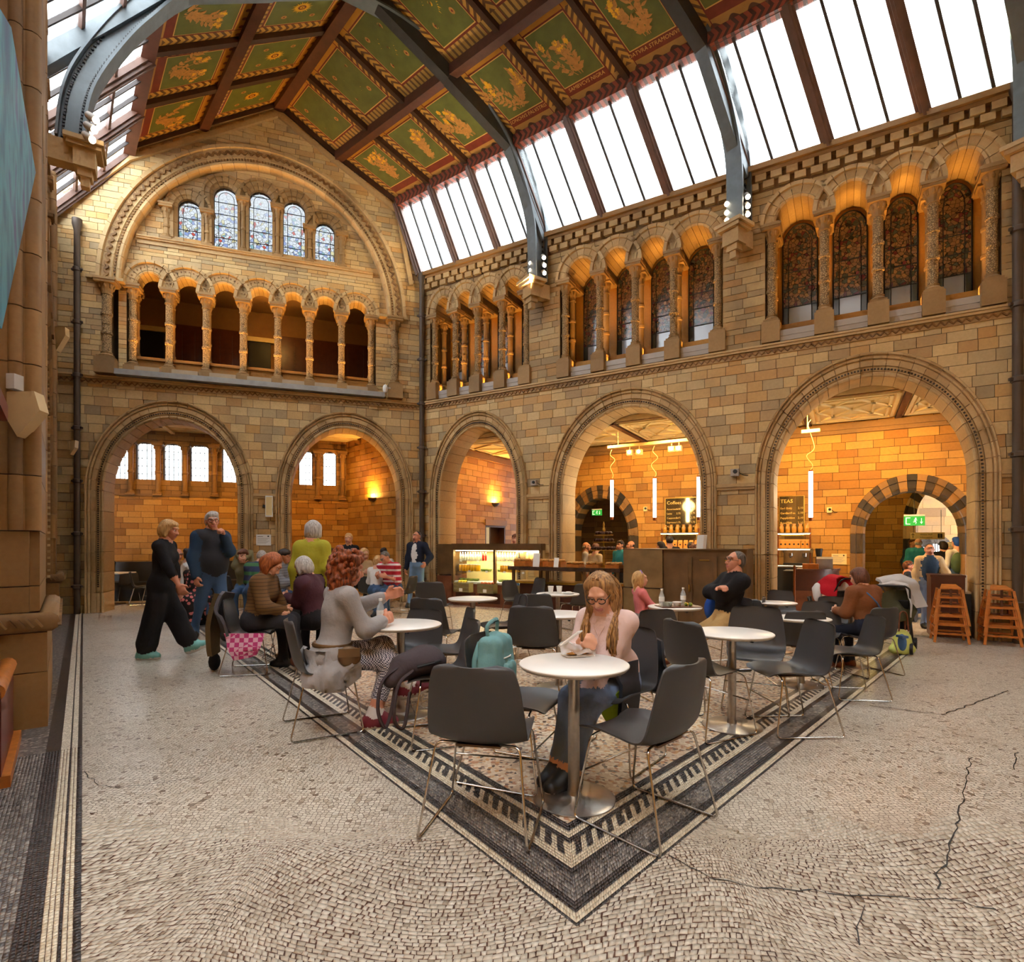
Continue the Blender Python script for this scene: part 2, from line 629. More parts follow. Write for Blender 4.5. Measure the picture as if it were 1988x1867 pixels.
def bead_row(wall, o, dr, y, n, mat, size=0.022, v0=0.0, zb=None, legs=True):
 """tiny carved beads that follow an arch: too small to pick apart"""
 b = MB()
 for i in range(n):
  a = PI * (i + 0.5) / n
  x, z = arch_pt(o, a, dr)
  b.obox((x, v0 + y, z), (size * -math.sin(a), 0, size * math.cos(a)), (0, size, 0), (size * math.cos(a), 0, size * math.sin(a)))
 if legs:
  zb = o['zb'] if zb is None else zb
  st = PI * (o['rx'] + o['rz']) / 2 / n
  z = o['z0'] - st / 2
  while z > zb:
   for sgn in (-1, 1):
    uu = o['u'] + sgn * (o['rx'] + dr * o.get('ax', 1.0))
    b.box(uu - size, uu + size, v0 + y - size, v0 + y + size, z - size, z + size)
   z -= st
 tag(b.build('bead_moulding', mat, wall), kind='stuff')
# profile of the great arches: soffit, roll, sunk band, flat, hood
def big_profile(depth):
 return [(0, depth), (0, 0.0), (0.012, -0.022), (0.035, -0.03), (0.058, -0.022), (0.066, 0.004), (0.078, 0.004), (0.084, -0.016), (0.142, -0.016), (0.148, 0.004),
   (0.158, 0.004), (0.166, -0.03), (0.25, -0.03), (0.256, -0.008), (0.268, -0.008), (0.276, -0.045), (0.305, -0.056), (0.318, -0.03), (0.33, -0.03), (0.336, -0.075), (0.362, -0.085), (0.375, -0.06), (0.376, 0.05), (0.26, 0.05), (0.26, depth)]
def ring_fit(fr, x0, x1, ytop, ring=0.375, zimp=None, v=0.0, zb=0.0, ax=0.78):
 """opening whose ring spans the pixels x0..x1 and whose hood tops out at ytop"""
 ua, ub = fr.u(x0, v), fr.u(x1, v)
 xm = (x0 + x1) / 2
 zc = fr.at(xm, ytop, v)[1]
 return dict(u=(ua + ub) / 2, rx=(ub - ua) / 2 - ring * ax, ax=ax, rz=zc - zimp - ring, z0=zimp, zb=zb, clip=0.2)
TH = 0.62
# ---- right wall, lower storey
wall_right = struct('wall_right', FR)
R_ARCH = [ring_fit(FR, 836, 1025, 797, zimp=Z_IMP), ring_fit(FR, 1068, 1392, 752, zimp=Z_IMP), ring_fit(FR, 1466, 1943, 683, zimp=Z_IMP)]
UR_END = 14.6
def iv_right_low(z):
 iv = [(0.0, UR_END)]
 for o in R_ARCH:
  h = arch_half(o, z)
  if h:
   iv = cut(iv, o['u'] - h, o['u'] + h)
 return iv
brick_wall(FR, wall_right, courses(0.0, Z_STR - 0.08, 0.16, 0.19, 3), iv_right_low, 'brick_buff', TH, (0.2, 0.37), 300, 5)
for o, n in zip(R_ARCH, (21, 25, 27)):
 arch_ring(wall_right, o, big_profile(TH), n, 'stone_trim')
 bead_row(wall_right, o, 0.113, -0.02, 100, 'stone_slate', 0.012, zb=0.5)
def impost_bars(wall, fr, arches, u0, u1, mat='stone_trim', z=Z_IMP, ring=0.375):
 edges = [u0] + [x for o in arches for x in (o['u'] - o['rx'] - ring * o.get('ax', 1.0), o['u'] + o['rx'] + ring * o.get('ax', 1.0))] + [u1]
 for i in range(0, len(edges), 2):
  a, b = edges[i], edges[i + 1]
  if b - a > 0.05:
   m = MB().box(a - 0.03, b + 0.03, -0.065, 0.02, z - 0.03, z + 0.03).box(a - 0.02, b + 0.02, -0.04, 0.02, z - 0.075, z - 0.032)
   m.build('impost_moulding', mat, wall)
impost_bars(wall_right, FR, R_ARCH, 0.12, UR_END)
# ---- string courses with a zigzag fret, and eaves cornice of stepped blocks
def string_course(wall, u0, u1, z, v0=0.0, mat='stone_trim', fret=True, h=0.16):
 m = MB().box(u0, u1, v0 - 0.10, v0 + 0.05, z + h * 0.35, z + h * 0.55).box(u0, u1, v0 - 0.075, v0 + 0.05, z + h * 0.1, z + h * 0.35)
 m.box(u0, u1, v0 - 0.03, v0 + 0.05, z - h * 0.5, z + h * 0.1)
 m.build('string_course', mat, wall)
 if fret:
  f = MB()
  u = u0 + 0.05
  while u < u1 - 0.05:
   for s in (-1, 1):
    f.obox((u + s * 0.025, v0 - 0.04, z - h * 0.2), (0.028, 0, s * -0.03), (0, 0.014, 0), (s * 0.007, 0, 0.007))
   u += 0.1
  tag(f.build('fret_carving', 'stone_brown', wall), kind='stuff')
string_course(wall_right, 0.05, UR_END, Z_STR - 0.02)
Z_BASE = FR.at(1600, 607)[1]
Z_CAP = FR.at(1600, 410)[1]
Z_SIN = FR.at(1866, 292)[1]      # crown of the small arches, inside
Z_SOUT = FR.at(1872, 258)[1]     # and outside the hood
CLER = [[FR.u(x) for x in xs] for xs in ((841, 881, 924, 972, 1020), (1095, 1162, 1231, 1306, 1393), (1497, 1600, 1705, 1812, 1928))]
RING_S = Z_SOUT - Z_SIN
SM = []
for cols in CLER:
 for a, b in zip(cols[:-1], cols[1:]):
  SM.append(dict(u=(a + b) / 2, rx=(b - a) / 2 - 0.075, rz=Z_SIN - Z_CAP, z0=Z_CAP, zb=Z_STR + 0.05, clip=0.13))
def iv_right_up(z):
 iv = [(0.0, UR_END)]
 for o in SM:
  h = arch_half(o, z)
  if h:
   iv = cut(iv, o['u'] - h, o['u'] + h)
 if z < Z_CAP:
  for cols in CLER:
   iv = cut(iv, cols[0] - 0.09, cols[-1] + 0.09)
 return iv
Z_COR = Z_EAVE - 0.42
brick_wall(FR, wall_right, courses(Z_STR + 0.08, Z_COR, 0.085, 0.17, 8), iv_right_up, 'brick_buff_dark', 0.95, (0.2, 0.44), 0, 6)
small_prof = [(0, 0.80), (0, -0.01), (0.03, -0.035), (0.055, -0.01), (0.075, -0.02), (RING_S - 0.07, -0.02), (RING_S - 0.06, -0.06), (RING_S, -0.06), (RING_S, 0.04), (0.1, 0.04), (0.1, 0.80)]
for o in SM:
 arch_ring(wall_right, o, small_prof, 9, 'stone_trim', legs=False, steps=3)
# corbel blocks under the eaves
m1 = MB().box(0, UR_END, -0.16, 0.4, Z_EAVE - 0.09, Z_EAVE).box(0, UR_END, -0.10, 0.4, Z_EAVE - 0.15, Z_EAVE - 0.09).box(0, UR_END, 0.0, 0.7, Z_COR, Z_EAVE - 0.1)
m1.build('eaves_cornice', 'stone_brown', wall_right)
u = 0.1
i = 0
cm = MB().box(-0.085, 0.085, -0.07, 0.02, -0.055, 0.055).mesh('corbel_block', 'stone_trim')
while u < 12.2:
 for r_ in range(2):
  o = bpy.data.objects.new('corbel_block', cm)
  link(o, wall_right)
  o.location = (u + (0.12 if r_ else 0), -0.005 if r_ else -0.03, Z_EAVE - 0.21 - 0.125 * r_)
 u += 0.24
def column(wall, x, y, z0, z1, r=0.062, mat='stone_column', carved=True, rings=2, ped=None):
 """wall column: shaft with bands, moulded base, flared carved capital under a square abacus"""
 ch, bh = 0.30, 0.13
 prof = [(r * 1.05, bh), (r, bh + 0.03)]
 H = z1 - z0
 for k in range(1, rings + 1):
  zc = bh + (H - ch - bh) * k / (rings + 1)
  prof += [(r, zc - 0.035), (r * 1.25, zc - 0.02), (r * 1.25, zc + 0.02), (r, zc + 0.035)]
 prof += [(r, H - ch)]
 sh = MB().lathe(prof, 12).build('column', 'stone_carved' if carved else mat, wall, smooth=40)
 sh.location = (x, y, z0)
 MB().box(-r * 1.7, r * 1.7, -r * 1.7, r * 1.7, 0, 0.045).lathe([(r * 1.6, 0.045), (r * 1.65, 0.07), (r * 1.2, 0.1), (r * 1.3, bh)], 12).build('base', mat, sh)
 c = MB().lathe([(r * 1.2, H - ch), (r * 1.25, H - ch + 0.025), (r, H - ch + 0.03), (r * 1.25, H - ch + 0.1), (r * 1.75, H - 0.09)], 12)
 for k in range(8):
  a = PI * k / 4
  c.sphere((r * 1.45 * math.cos(a), r * 1.45 * math.sin(a), H - 0.14), (r * .35, r * .35, 0.05), 6, 4)
 c.build('capital', mat, sh)
 MB().box(-r * 2.1, r * 2.1, -r * 2.1, r * 2.1, H - 0.09, H - 0.045).box(-r * 2.3, r * 2.3, -r * 2.3, r * 2.3, H - 0.045, H).build('abacus', mat, sh)
 if ped:
  MB().box(-r * 2.0, r * 2.0, -r * 2.2, 0.1, ped - z0, 0).build('pedestal', mat, sh)
 return sh
def arched_outline(u, hw, zb, zs, rz, n=14):
 return [(u - hw, zb), (u + hw, zb)] + [(u + hw * math.cos(PI * k / n), zs + rz * math.sin(PI * k / n)) for k in range(n + 1)]
def glass_panel(parent, name, u, hw, zb, zs, rz, v, mat, uvs=1.0):
 """flat arched pane with its own uv"""
 pts = arched_outline(u, hw, zb, zs, rz)
 o = MB().prism(pts, v, v + 0.012).build(name, mat, parent)
 uvl = o.data.uv_layers.new(name='UVMap')
 for lp in o.data.loops:
  c = o.data.vertices[lp.vertex_index].co
  uvl.data[lp.index].uv = ((c.x - u) * uvs + random.Random(int(u * 100)).random(), (c.z - zb) * uvs)
 return o
def lead_frame(parent, u, hw, zb, zs, rz, v, nx=1, bars=(), inset=0.0, mat='black', w=0.012):
 b = MB()
 pts = arched_outline(u, hw, zb, zs, rz)
 b.tube([(x, v, z) for x, z in pts], w, 4, closed=True)
 if inset:
  b.tube([(x, v, z) for x, z in arched_outline(u, hw - inset, zb, zs, rz - inset)], w * 0.6, 4, closed=True)
 for z in bars:
  b.box(u - hw, u + hw, v - w * 0.6, v + w * 0.6, z - w * 0.6, z + w * 0.6)
 for k in range(1, nx):
  x = u - hw + 2 * hw * k / nx
  zt = zs + rz * math.sqrt(max(0, 1 - ((x - u) / hw) ** 2))
  b.box(x - w * 0.5, x + w * 0.5, v - w * 0.5, v + w * 0.5, zb, zt)
 return b.build('leading', mat, parent)
# clerestory bays: paired columns, raked sills with uplighter boxes, dark leaded windows
wi = 1
for bi, cols in enumerate(CLER):
 back = MB()
 a, b = cols[0] - 0.12, cols[-1] + 0.12
 back.box(a, b, 0.80, 0.95, Z_STR + 0.05, Z_SOUT + 0.1)
 back.build('recess_wall', 'brick_ochre', wall_right)
 for u_ in (a, b):
  MB().box(u_ - 0.02, u_ + 0.02, 0.0, 0.81, Z_STR + 0.05, Z_CAP).build('recess_side', 'brick_ochre', wall_right)
 for u_ in cols:
  column(wall_right, u_, 0.07, Z_BASE, Z_CAP, r=.07, ped=Z_STR + 0.1)
  column(wall_right, u_ + (0.0 if u_ not in (cols[0], cols[-1]) else 0.0), 0.42, Z_BASE, Z_CAP, r=0.06, carved=False, ped=Z_STR + 0.1)
  MB().box(u_ - 0.13, u_ + 0.13, -0.05, 0.80, Z_CAP - 0.03, Z_CAP + 0.03).build('lintel_stone', 'stone_column', wall_right)
 for a, b in zip(cols[:-1], cols[1:]):
  c = (a + b) / 2
  hw = (b - a) / 2 - 0.12
  zs = Z_CAP - 0.08
  rz = Z_SIN - Z_CAP
  w = struct('window_%d' % wi, FR)
  wi += 1
  zsl = Z_BASE + 0.06
  glass_panel(w, 'stained_pane', c, hw, zsl + 0.42, zs, rz, 0.755, 'stained_dark', 1.6)
  MB().box(c - hw * 0.66, c + hw * 0.66, 0.757, 0.767, zsl + 0.02, zsl + 0.42).build('clear_pane', 'pane_sky_reflection', w)
  gp = MB().box(c - hw, c - hw * .66, 0.755, 0.767, zsl, zsl + 0.43).box(c + hw * .66, c + hw, 0.755, 0.767, zsl, zsl + 0.43).build('side_pane', 'stained_dark', w)
  lead_frame(w, c, hw, zsl, zs, rz, 0.75, 1, (zsl + 0.42, zsl + 0.75, zsl + 1.05), 0.09)
  # raked sill, tiled reveal and light box
  MB().add([(a + .08, -0.02, Z_STR + 0.08), (b - .08, -0.02, Z_STR + 0.08), (b - .08, 0.3, Z_STR + 0.26), (a + .08, 0.3, Z_STR + 0.26),
                  (a + .08, 0.3, Z_STR + 0.0), (b - .08, 0.3, Z_STR + 0.0)], [(0, 1, 2, 3), (0, 4, 5, 1), (3, 2, 5, 4)]).build('sill', 'stone_column', wall_right)
  MB().box(a + .08, b - .08, 0.3, 0.80, Z_STR + 0.0, zsl - 0.03).build('sill_course', 'brick_ochre', wall_right)
  lb = MB().box(a + .11, b - .11, 0.02, 0.14, Z_STR + 0.20, Z_STR + 0.30).box(a + .12, b - .12, 0.03, 0.16, Z_STR + 0.12, Z_STR + 0.2)
  lo = lb.build('uplighter', 'grey_box', M=FR.M)
  tag(lo, None, 'light')
  lo['bay'] = bi
# ------------------------------------------------------------------ back wall
wall_back = struct('wall_back', FB)
ZI_B = 2.47
B_ARCH = [ring_fit(FB, 166, 492, 778, zimp=ZI_B, ax=.84), ring_fit(FB, 535, 801, 800, zimp=ZI_B, ax=.84)]
V2 = 0.20
BCOL = [FB.u(x, V2) for x in (257, 328, 400, 472, 539, 601, 663, 721)]
ZB_BASE = FB.at(328, 718, V2)[1]
ZB_CAP = FB.at(328, 563, V2)[1]
ZB_IN = FB.at(290, 531, V2)[1]
ZB_OUT = FB.at(290, 506, V2)[1]
LUN_SPR = FB.at(208, 545)[1]
la, lb_ = FB.u(187), FB.u(788)
ring_l = 0.42
LUN = dict(u=(la + lb_) / 2, rx=(lb_ - la) / 2 - ring_l, rz=FB.at(487, 284)[1] - LUN_SPR - ring_l, z0=LUN_SPR, zb=Z_STR + 0.1, clip=0.2)
Z_HEAD = FB.at(770, 390)[1]
Z_APEX = FB.at(540, 200)[1]
U_BL = FB.loc(FL.P(FL.loc(FB.O)[0], 0))[0] - 0.35
print('back wall left end', U_BL, FL.loc(FB.O))
GABLE = [(U_BL, Z_EAVE), (FB.u(250), Z_HEAD), (FB.u(540), Z_APEX), (FB.u(772), Z_HEAD), (FB.L, Z_EAVE)]
def iv_back(z):
 a, b = U_BL, FB.L
 if z > Z_EAVE:
  a = float(np.interp(z, [GABLE[0][1], GABLE[1][1], GABLE[2][1]], [GABLE[0][0], GABLE[1][0], GABLE[2][0]]))
  b = float(np.interp(z, [GABLE[4][1], GABLE[3][1], GABLE[2][1]], [GABLE[4][0], GABLE[3][0], GABLE[2][0]]))
 iv = [(a, b)]
 for o in B_ARCH:
  h = arch_half(o, z)
  if h:
   iv = cut(iv, o['u'] - h, o['u'] + h)
 h = arch_half(LUN, z)
 if h:
  iv = cut(iv, LUN['u'] - h, LUN['u'] + h)
 return iv
brick_wall(FB, wall_back, courses(0.0, Z_STR - 0.08, 0.16, 0.19, 13), iv_back, 'brick_buff', TH, (0.2, 0.36), 220, 15)
brick_wall(FB, wall_back, courses(Z_STR + 0.08, Z_APEX, 0.07, 0.15, 18), iv_back, 'brick_buff', TH, (0.18, 0.42), 80, 16)
for o, n in zip(B_ARCH, (25, 23)):
 arch_ring(wall_back, o, big_profile(TH), n, 'stone_trim')
 bead_row(wall_back, o, 0.113, -0.02, 100, 'stone_slate', 0.012, zb=0.5)
impost_bars(wall_back, FB, B_ARCH, 0.02, FB.L - 0.1, z=ZI_B)
string_course(wall_back, U_BL, FB.L - 0.02, Z_STR - 0.02)
# lead-covered ledge with the parapet boxes above it
MB().box(FB.u(228), FB.u(745), -0.22, 0.2, Z_STR + 0.09, Z_STR + 0.20).build('ledge', 'lead_grey', wall_back)
# great lunette ring: roll, bead, lozenge band, hood
lun_prof = [(0, V2 + 0.05), (0, 0.0), (0.03, -0.03), (0.07, -0.03), (0.09, 0.0), (0.13, -0.01), (0.15, -0.035), (0.17, -0.01), (0.34, -0.01), (0.35, -0.07), (0.42, -0.07), (0.42, 0.05), (0.12, 0.06), (0.12, V2 + 0.05)]
arch_ring(wall_back, LUN, lun_prof, 35, 'stone_trim', legs=False, steps=3)
bead_row(wall_back, LUN, 0.115, -0.012, 150, 'stone_brown', 0.016, legs=False)
zz = MB()
nz = 70
for i in range(nz):
 a0, a1, am = PI * i / nz, PI * (i + 1) / nz, PI * (i + .5) / nz
 p0, p1, p2 = arch_pt(LUN, a0, 0.22), arch_pt(LUN, am, 0.29), arch_pt(LUN, a1, 0.22)
 for q0, q1 in ((p0, p1), (p1, p2)):
  zz.beam((q0[0], -0.025, q0[1]), (q1[0], -0.025, q1[1]), 0.04, 0.035, up=(0, 1, 0))
tag(zz.build('lozenge_moulding', 'stone_brown', wall_back), kind='stuff')
# rake moulding that follows the gable
rk = MB()
for k in range(4):
 p, q = GABLE[k], GABLE[k + 1]
 rk.beam((p[0] + (0.25 if k == 0 else 0), -0.03, p[1] - 0.28), (q[0] - (0.25 if k == 3 else 0), -0.03, q[1] - 0.28), 0.1, 0.08, up=(0, 1, 0))
 rk.beam((p[0], 0.03, p[1] - 0.02), (q[0], 0.03, q[1] - 0.02), 0.16, 0.14, up=(0, 1, 0))
rk.build('rake_moulding', 'stone_trim', wall_back)
for x in (208, 766):
 u_ = FB.u(x)
 column(wall_back, u_, -0.02, FB.at(208, 698)[1], LUN_SPR, r=0.085, rings=2, ped=Z_STR + 0.1)
 MB().box(u_ - 0.35, u_ + 0.3, -0.08, 0.1, LUN_SPR - 0.0, LUN_SPR + 0.06).build('springer', 'stone_trim', wall_back)
# wall inside the lunette, set back
LW = [(367, 23, 466, 385), (438, 24, 481, 360), (506, 23, 491, 368), (571, 21.5, 500, 388), (630.5, 19, 511, 430)]
LWO = []
for (x, hw, yb, yt) in LW:
 a, b = FB.u(x - hw, V2), FB.u(x + hw, V2)
 zb, zt = FB.at(x, yb, V2)[1], FB.at(x, yt, V2)[1]
 LWO.append(dict(u=(a + b) / 2, rx=(b - a) / 2, rz=(b - a) / 2, z0=zt - (b - a) / 2, zb=zb, clip=0.14))
BSM = []
for a, b in zip(BCOL[:-1], BCOL[1:]):
 BSM.append(dict(u=(a + b) / 2, rx=(b - a) / 2 - 0.085, rz=ZB_IN - ZB_CAP, z0=ZB_CAP, zb=Z_STR + 0.05, clip=0.12))
def iv_tymp(z):
 if z <= LUN['z0']:
  iv = [(LUN['u'] - LUN['rx'] - 0.1, LUN['u'] + LUN['rx'] + 0.1)]
 else:
  h = arch_half(dict(LUN, clip=0.12), z)
  if not h:
   return []
  iv = [(LUN['u'] - h, LUN['u'] + h)]
 for o in BSM + LWO:
  h = arch_half(o, z)
  if h:
   iv = cut(iv, o['u'] - h, o['u'] + h)
 if Z_STR < z < ZB_CAP:
  iv = cut(iv, BCOL[0] - 0.1, BCOL[-1] + 0.1)
 return iv
wall_tymp = struct('wall_lunette', FB)
brick_wall(FB, wall_tymp, courses(Z_STR + 0.08, LUN_SPR + LUN['rz'] + 0.12, 0.07, 0.15, 28), iv_tymp, 'brick_buff', 0.4, (0.2, 0.46), 300, 26, v0=V2)
RB = ZB_OUT - ZB_IN
bprof = [(0, 0.36), (0, -0.01), (0.03, -0.035), (0.055, -0.01), (0.07, -0.02), (RB - 0.07, -0.02), (RB - 0.06, -0.07), (RB, -0.07), (RB, 0.04), (0.1, 0.04), (0.1, 0.36)]
for o in BSM:
 arch_ring(wall_tymp, o, bprof, 9, 'stone_trim', legs=False, v0=V2, steps=3)
 bead_row(wall_tymp, o, RB * 0.5, -0.02, 16, 'stone_brown', 0.013, v0=V2, legs=False)
for i, u_ in enumerate(BCOL):
 column(wall_tymp, u_, V2 + 0.03, ZB_BASE, ZB_CAP, r=0.07, ped=Z_STR + 0.12)
 column(wall_tymp, u_, V2 + 0.33, ZB_BASE + 0.25, ZB_CAP, r=0.05, carved=False)
 MB().box(u_ - 0.12, u_ + 0.12, V2 - 0.1, V2 + 0.42, ZB_CAP - 0.02, ZB_CAP + 0.02).build('lintel_stone', 'stone_column', wall_tymp)
MB().box(BCOL[0], BCOL[-1], V2 + 0.14, V2 + 0.4, Z_STR, ZB_BASE + 0.2).box(BCOL[0], BCOL[-1], V2 + 0.10, V2 + 0.44, ZB_BASE + 0.2, ZB_BASE + 0.26).build('parapet', 'brick_ochre', wall_tymp)
nlabel = ['first', 'second', 'third', 'fourth', 'fifth', 'sixth', 'seventh']
for i, (a, b) in enumerate(zip(BCOL[:-1], BCOL[1:])):
 lo = MB().box(a + .11, b - .11, V2 - 0.30, V2 - 0.08, Z_STR + 0.20, Z_STR + 0.31).box(a + .12, b - .12, V2 - 0.28, V2 - 0.10, Z_STR + 0.31, Z_STR + 0.32).build('uplighter', 'wall_beige', M=FB.M)
 tag(lo, 'beige uplighter box on balcony ledge, %s arch from the far-left column' % nlabel[i], 'light', 'uplighters below the balcony arches')
# lunette windows with stained glass, sill string and nook columns
string_course(wall_tymp, LUN['u'] - 2.45, LUN['u'] + 2.35, LWO[1]['zb'] - 0.12, v0=V2, fret=False, h=0.14)
for i, o in enumerate(LWO):
 arch_ring(wall_tymp, dict(o, zb=o['zb']), [(0, 0.2), (0, 0.03), (0.05, 0.0), (0.07, -0.03), (0.16, -0.03), (0.17, -0.06), (0.22, -0.06), (0.22, 0.04), (0.08, 0.04), (0.08, 0.2)], 9, 'stone_column', legs=True, leg_h=.36, v0=V2, steps=3)
 w = struct('window_%d' % wi, FB)
 wi += 1
 rows = 5
 glass_panel(w, 'stained_pane', o['u'], o['rx'], o['zb'], o['z0'], o['rz'], V2 + 0.14, 'stained_pale', 1.0)
 lead_frame(w, o['u'], o['rx'], o['zb'], o['z0'], o['rz'], V2 + 0.12, 1, [o['zb'] + 0.26 * k for k in range(1, 6) if o['zb'] + 0.26 * k < o['z0'] + 0.15], 0.09, w=0.01)
edges = [LWO[0]['u'] - 0.42] + [(p['u'] + q['u']) / 2 for p, q in zip(LWO[:-1], LWO[1:])] + [LWO[-1]['u'] + 0.38]
for k, u_ in enumerate(edges):
 i0 = min(max(k - 1, 0), 4)
 i1 = min(k, 4)
 zc = min(LWO[i0]['z0'], LWO[i1]['z0']) + 0.02 if k not in (0, 5) else LWO[i0]['z0'] + 0.0
 column(wall_tymp, u_, V2 + 0.0, LWO[1]['zb'] - 0.05, zc, r=0.062, carved=False, rings=1)
# balcony room behind the arcade
room = struct('wall_balcony_room', FB)
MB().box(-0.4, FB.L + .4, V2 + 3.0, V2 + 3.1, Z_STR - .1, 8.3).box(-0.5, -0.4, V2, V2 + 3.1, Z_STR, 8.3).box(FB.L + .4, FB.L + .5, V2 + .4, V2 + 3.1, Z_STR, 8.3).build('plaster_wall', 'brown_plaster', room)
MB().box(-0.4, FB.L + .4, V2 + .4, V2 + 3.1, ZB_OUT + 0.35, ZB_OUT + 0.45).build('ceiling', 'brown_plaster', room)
MB().box(-0.4, FB.L + .4, TH, V2 + 3.1, Z_STR - .1, Z_STR).build('balcony_floor', 'timber_dark', room)
v_ = V2 + 2.9
for (x0, x1, yt) in ((335, 480, 628), (545, 730, 652)):
 ua, ub = FB.u(x0, v_), FB.u(x1, v_)
 zt = FB.at(x0, yt, v_)[1]
 pn = MB().box(ua, ub, v_, v_ + .1, Z_STR, zt).build('panelling', 'panelling', room)
 n = 6
 for k in range(n):
  w_ = (ub - ua) / n
  for (za, zb) in ((Z_STR + .5, Z_STR + 1.1), (Z_STR + 1.2, zt - .15)):
   MB().box(ua + k * w_ + .07, ua + (k + 1) * w_ - .07, v_ - .03, v_, za, zb).build('panel', 'panelling', pn)
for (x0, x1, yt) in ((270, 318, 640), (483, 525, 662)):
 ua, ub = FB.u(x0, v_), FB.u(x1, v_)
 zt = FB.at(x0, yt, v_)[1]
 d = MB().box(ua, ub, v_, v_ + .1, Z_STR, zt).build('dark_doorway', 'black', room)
 MB().box(ua - .1, ub + .1, v_ - .05, v_ + .1, zt, zt + .12).build('door_head', 'cream_plaster', room)
# ------------------------------------------------------------------ left wall: great piers, moulded arch orders, pale infill
wall_left = struct('wall_left', FL)
UP1 = FL.loc(PL0)[0]
UP1b = FL.loc(ground(113, 1318)[:2])[0]
UP2 = FL.loc(ground(135, 1210)[:2])[0]
UL_END = FL.loc(FB.O)[0]
print('left', UP1, UP1b, UP2, UL_END)
MB().box(0, UP1 + .1, 0.02, 0.4, 0, Z_EAVE).build('plaster_wall', 'pink_plaster', wall_left)
brick_wall(FL, wall_left, courses(0.0, Z_STR, 0.3, 0.4, 33), lambda z: [(UP1 + .1, UL_END + .3)], 'stone_brown', 0.4, (0.4, 0.7), 120, 34)
MB().box(UP1 + .1, UL_END + 0.3, 0.02, 0.4, Z_STR, Z_EAVE).build('upper_wall', 'stone_brown', wall_left)
def pier(u0, u1, proj):
 """plinth, torus, then block courses with rolled corners up to the eaves"""
 MB().box(u0, u1, -proj, 0.02, 0, 0.42).build('plinth_block', 'stone_brown', wall_left)
 MB().box(u0, u1, -proj + 0.004, 0.02, 0.425, 0.72).build('plinth_block', 'stone_brown', wall_left)
 tb = MB()
 tb.tube([(u0, 0, 0.80), (u0, -proj, 0.80), (u1, -proj, 0.80), (u1, 0, 0.80)], 0.075, 10)
 tb.build('torus_moulding', 'stone_brown', wall_left, smooth=50)
 sp = MB()
 n = int((u1 - u0 + proj) / 0.05)
 for k in range(n):
  s = k * 0.05
  c = (u0, -proj + (proj - s) - proj if False else -s, 0.80) if s < proj else (u0 + s - proj, -proj, 0.80)
  if s < proj:
   sp.obox((u0 - 0.07, -s, 0.80), (0.012, 0, 0), (0, 0.02, 0.03), (0, -0.006, 0.004))
  else:
   sp.obox((c[0], -proj - 0.07, 0.80), (0.02, 0, 0.03), (0, 0.012, 0), (0.006, 0, -0.004))
 tag(sp.build('rope_carving', 'stone_brown', wall_left), kind='stuff')
 z = 0.87
 i_ = 0
 a, b = u0 + 0.05, u1 - 0.05
 pj = proj - 0.05
 while z < Z_EAVE - 0.05:
  h = 0.42 if i_ else 0.2
  z1 = min(z + h, Z_EAVE)
  m = MB()
  m.box(a + 0.05, b - 0.05, -pj, 0.02, z + .004, z1 - .004)
  m.box(a, a + 0.06, -pj + 0.06, 0.02, z + .004, z1 - .004)
  if i_ > 1:
   for (cx, cyy, r) in ((a + 0.045, -pj + 0.045, 0.06), (a - 0.0, -pj * 0.45, 0.045), (b - 0.045, -pj + 0.045, 0.06)):
    m.lathe([(r, z + .004), (r, z1 - .004)], 10, (cx, cyy, 0))
  m.build('pier_block', 'stone_brown', wall_left, smooth=40)
  z = z1
  i_ += 1
pier(UP1, UP1b, LW_OFF)
pier(UP2, UL_END - 0.25, LW_OFF + 0.02)
# moulded arch between the piers, narrow orders seen edge on
oL = dict(u=(UP1b + UP2) / 2, rx=(UP2 - UP1b) / 2 - 0.2, rz=1.75, z0=2.6, zb=0.8, clip=0.2)
arch_ring(wall_left, oL, [(0, 0.02), (0, -0.1), (0.05, -0.16), (0.1, -0.12), (0.16, -0.2), (0.24, -0.2), (0.3, -0.24), (0.34, -0.2), (0.34, 0.02)], 19, 'stone_brown', leg_h=0.5)
bead_row(wall_left, oL, 0.13, -0.18, 60, 'stone_trim', 0.02)
string_course(wall_left, UP1, UL_END, Z_STR - 0.02, mat='stone_brown')
SL = []
zc_ = Z_CAP
ncol = 7
cl = [UP1 + 0.9 + (UP2 + 0.6 - UP1 - 0.9) * k / (ncol - 1) for k in range(ncol)]
for a, b in zip(cl[:-1], cl[1:]):
 o = dict(u=(a + b) / 2, rx=(b - a) / 2 - 0.09, rz=0.36, z0=zc_, zb=Z_STR, clip=0.1)
 arch_ring(wall_left, o, [(0, 0.02), (0, -0.06), (0.03, -0.1), (0.2, -0.1), (0.22, -0.14), (0.26, -0.14), (0.26, 0.02)], 9, 'stone_brown', legs=False, steps=3)
for u_ in cl:
 column(wall_left, u_, -0.1, Z_BASE, zc_, r=0.07, mat='stone_brown', ped=Z_STR + 0.1)
MB().box(UP1b, UP2, -0.05, 0.02, Z_STR + 0.1, Z_COR).build('upper_facing', 'brick_ochre', wall_left)
MB().box(0, UL_END, -0.2, 0.3, Z_EAVE - 0.12, Z_EAVE).build('eaves_cornice', 'stone_brown', wall_left)
u = 0.5
while u < UL_END - 0.2:
 o = bpy.data.objects.new('corbel_block', cm)
 link(o, wall_left)
 o.location = (u, -0.06, Z_EAVE - 0.22)
 u += 0.2
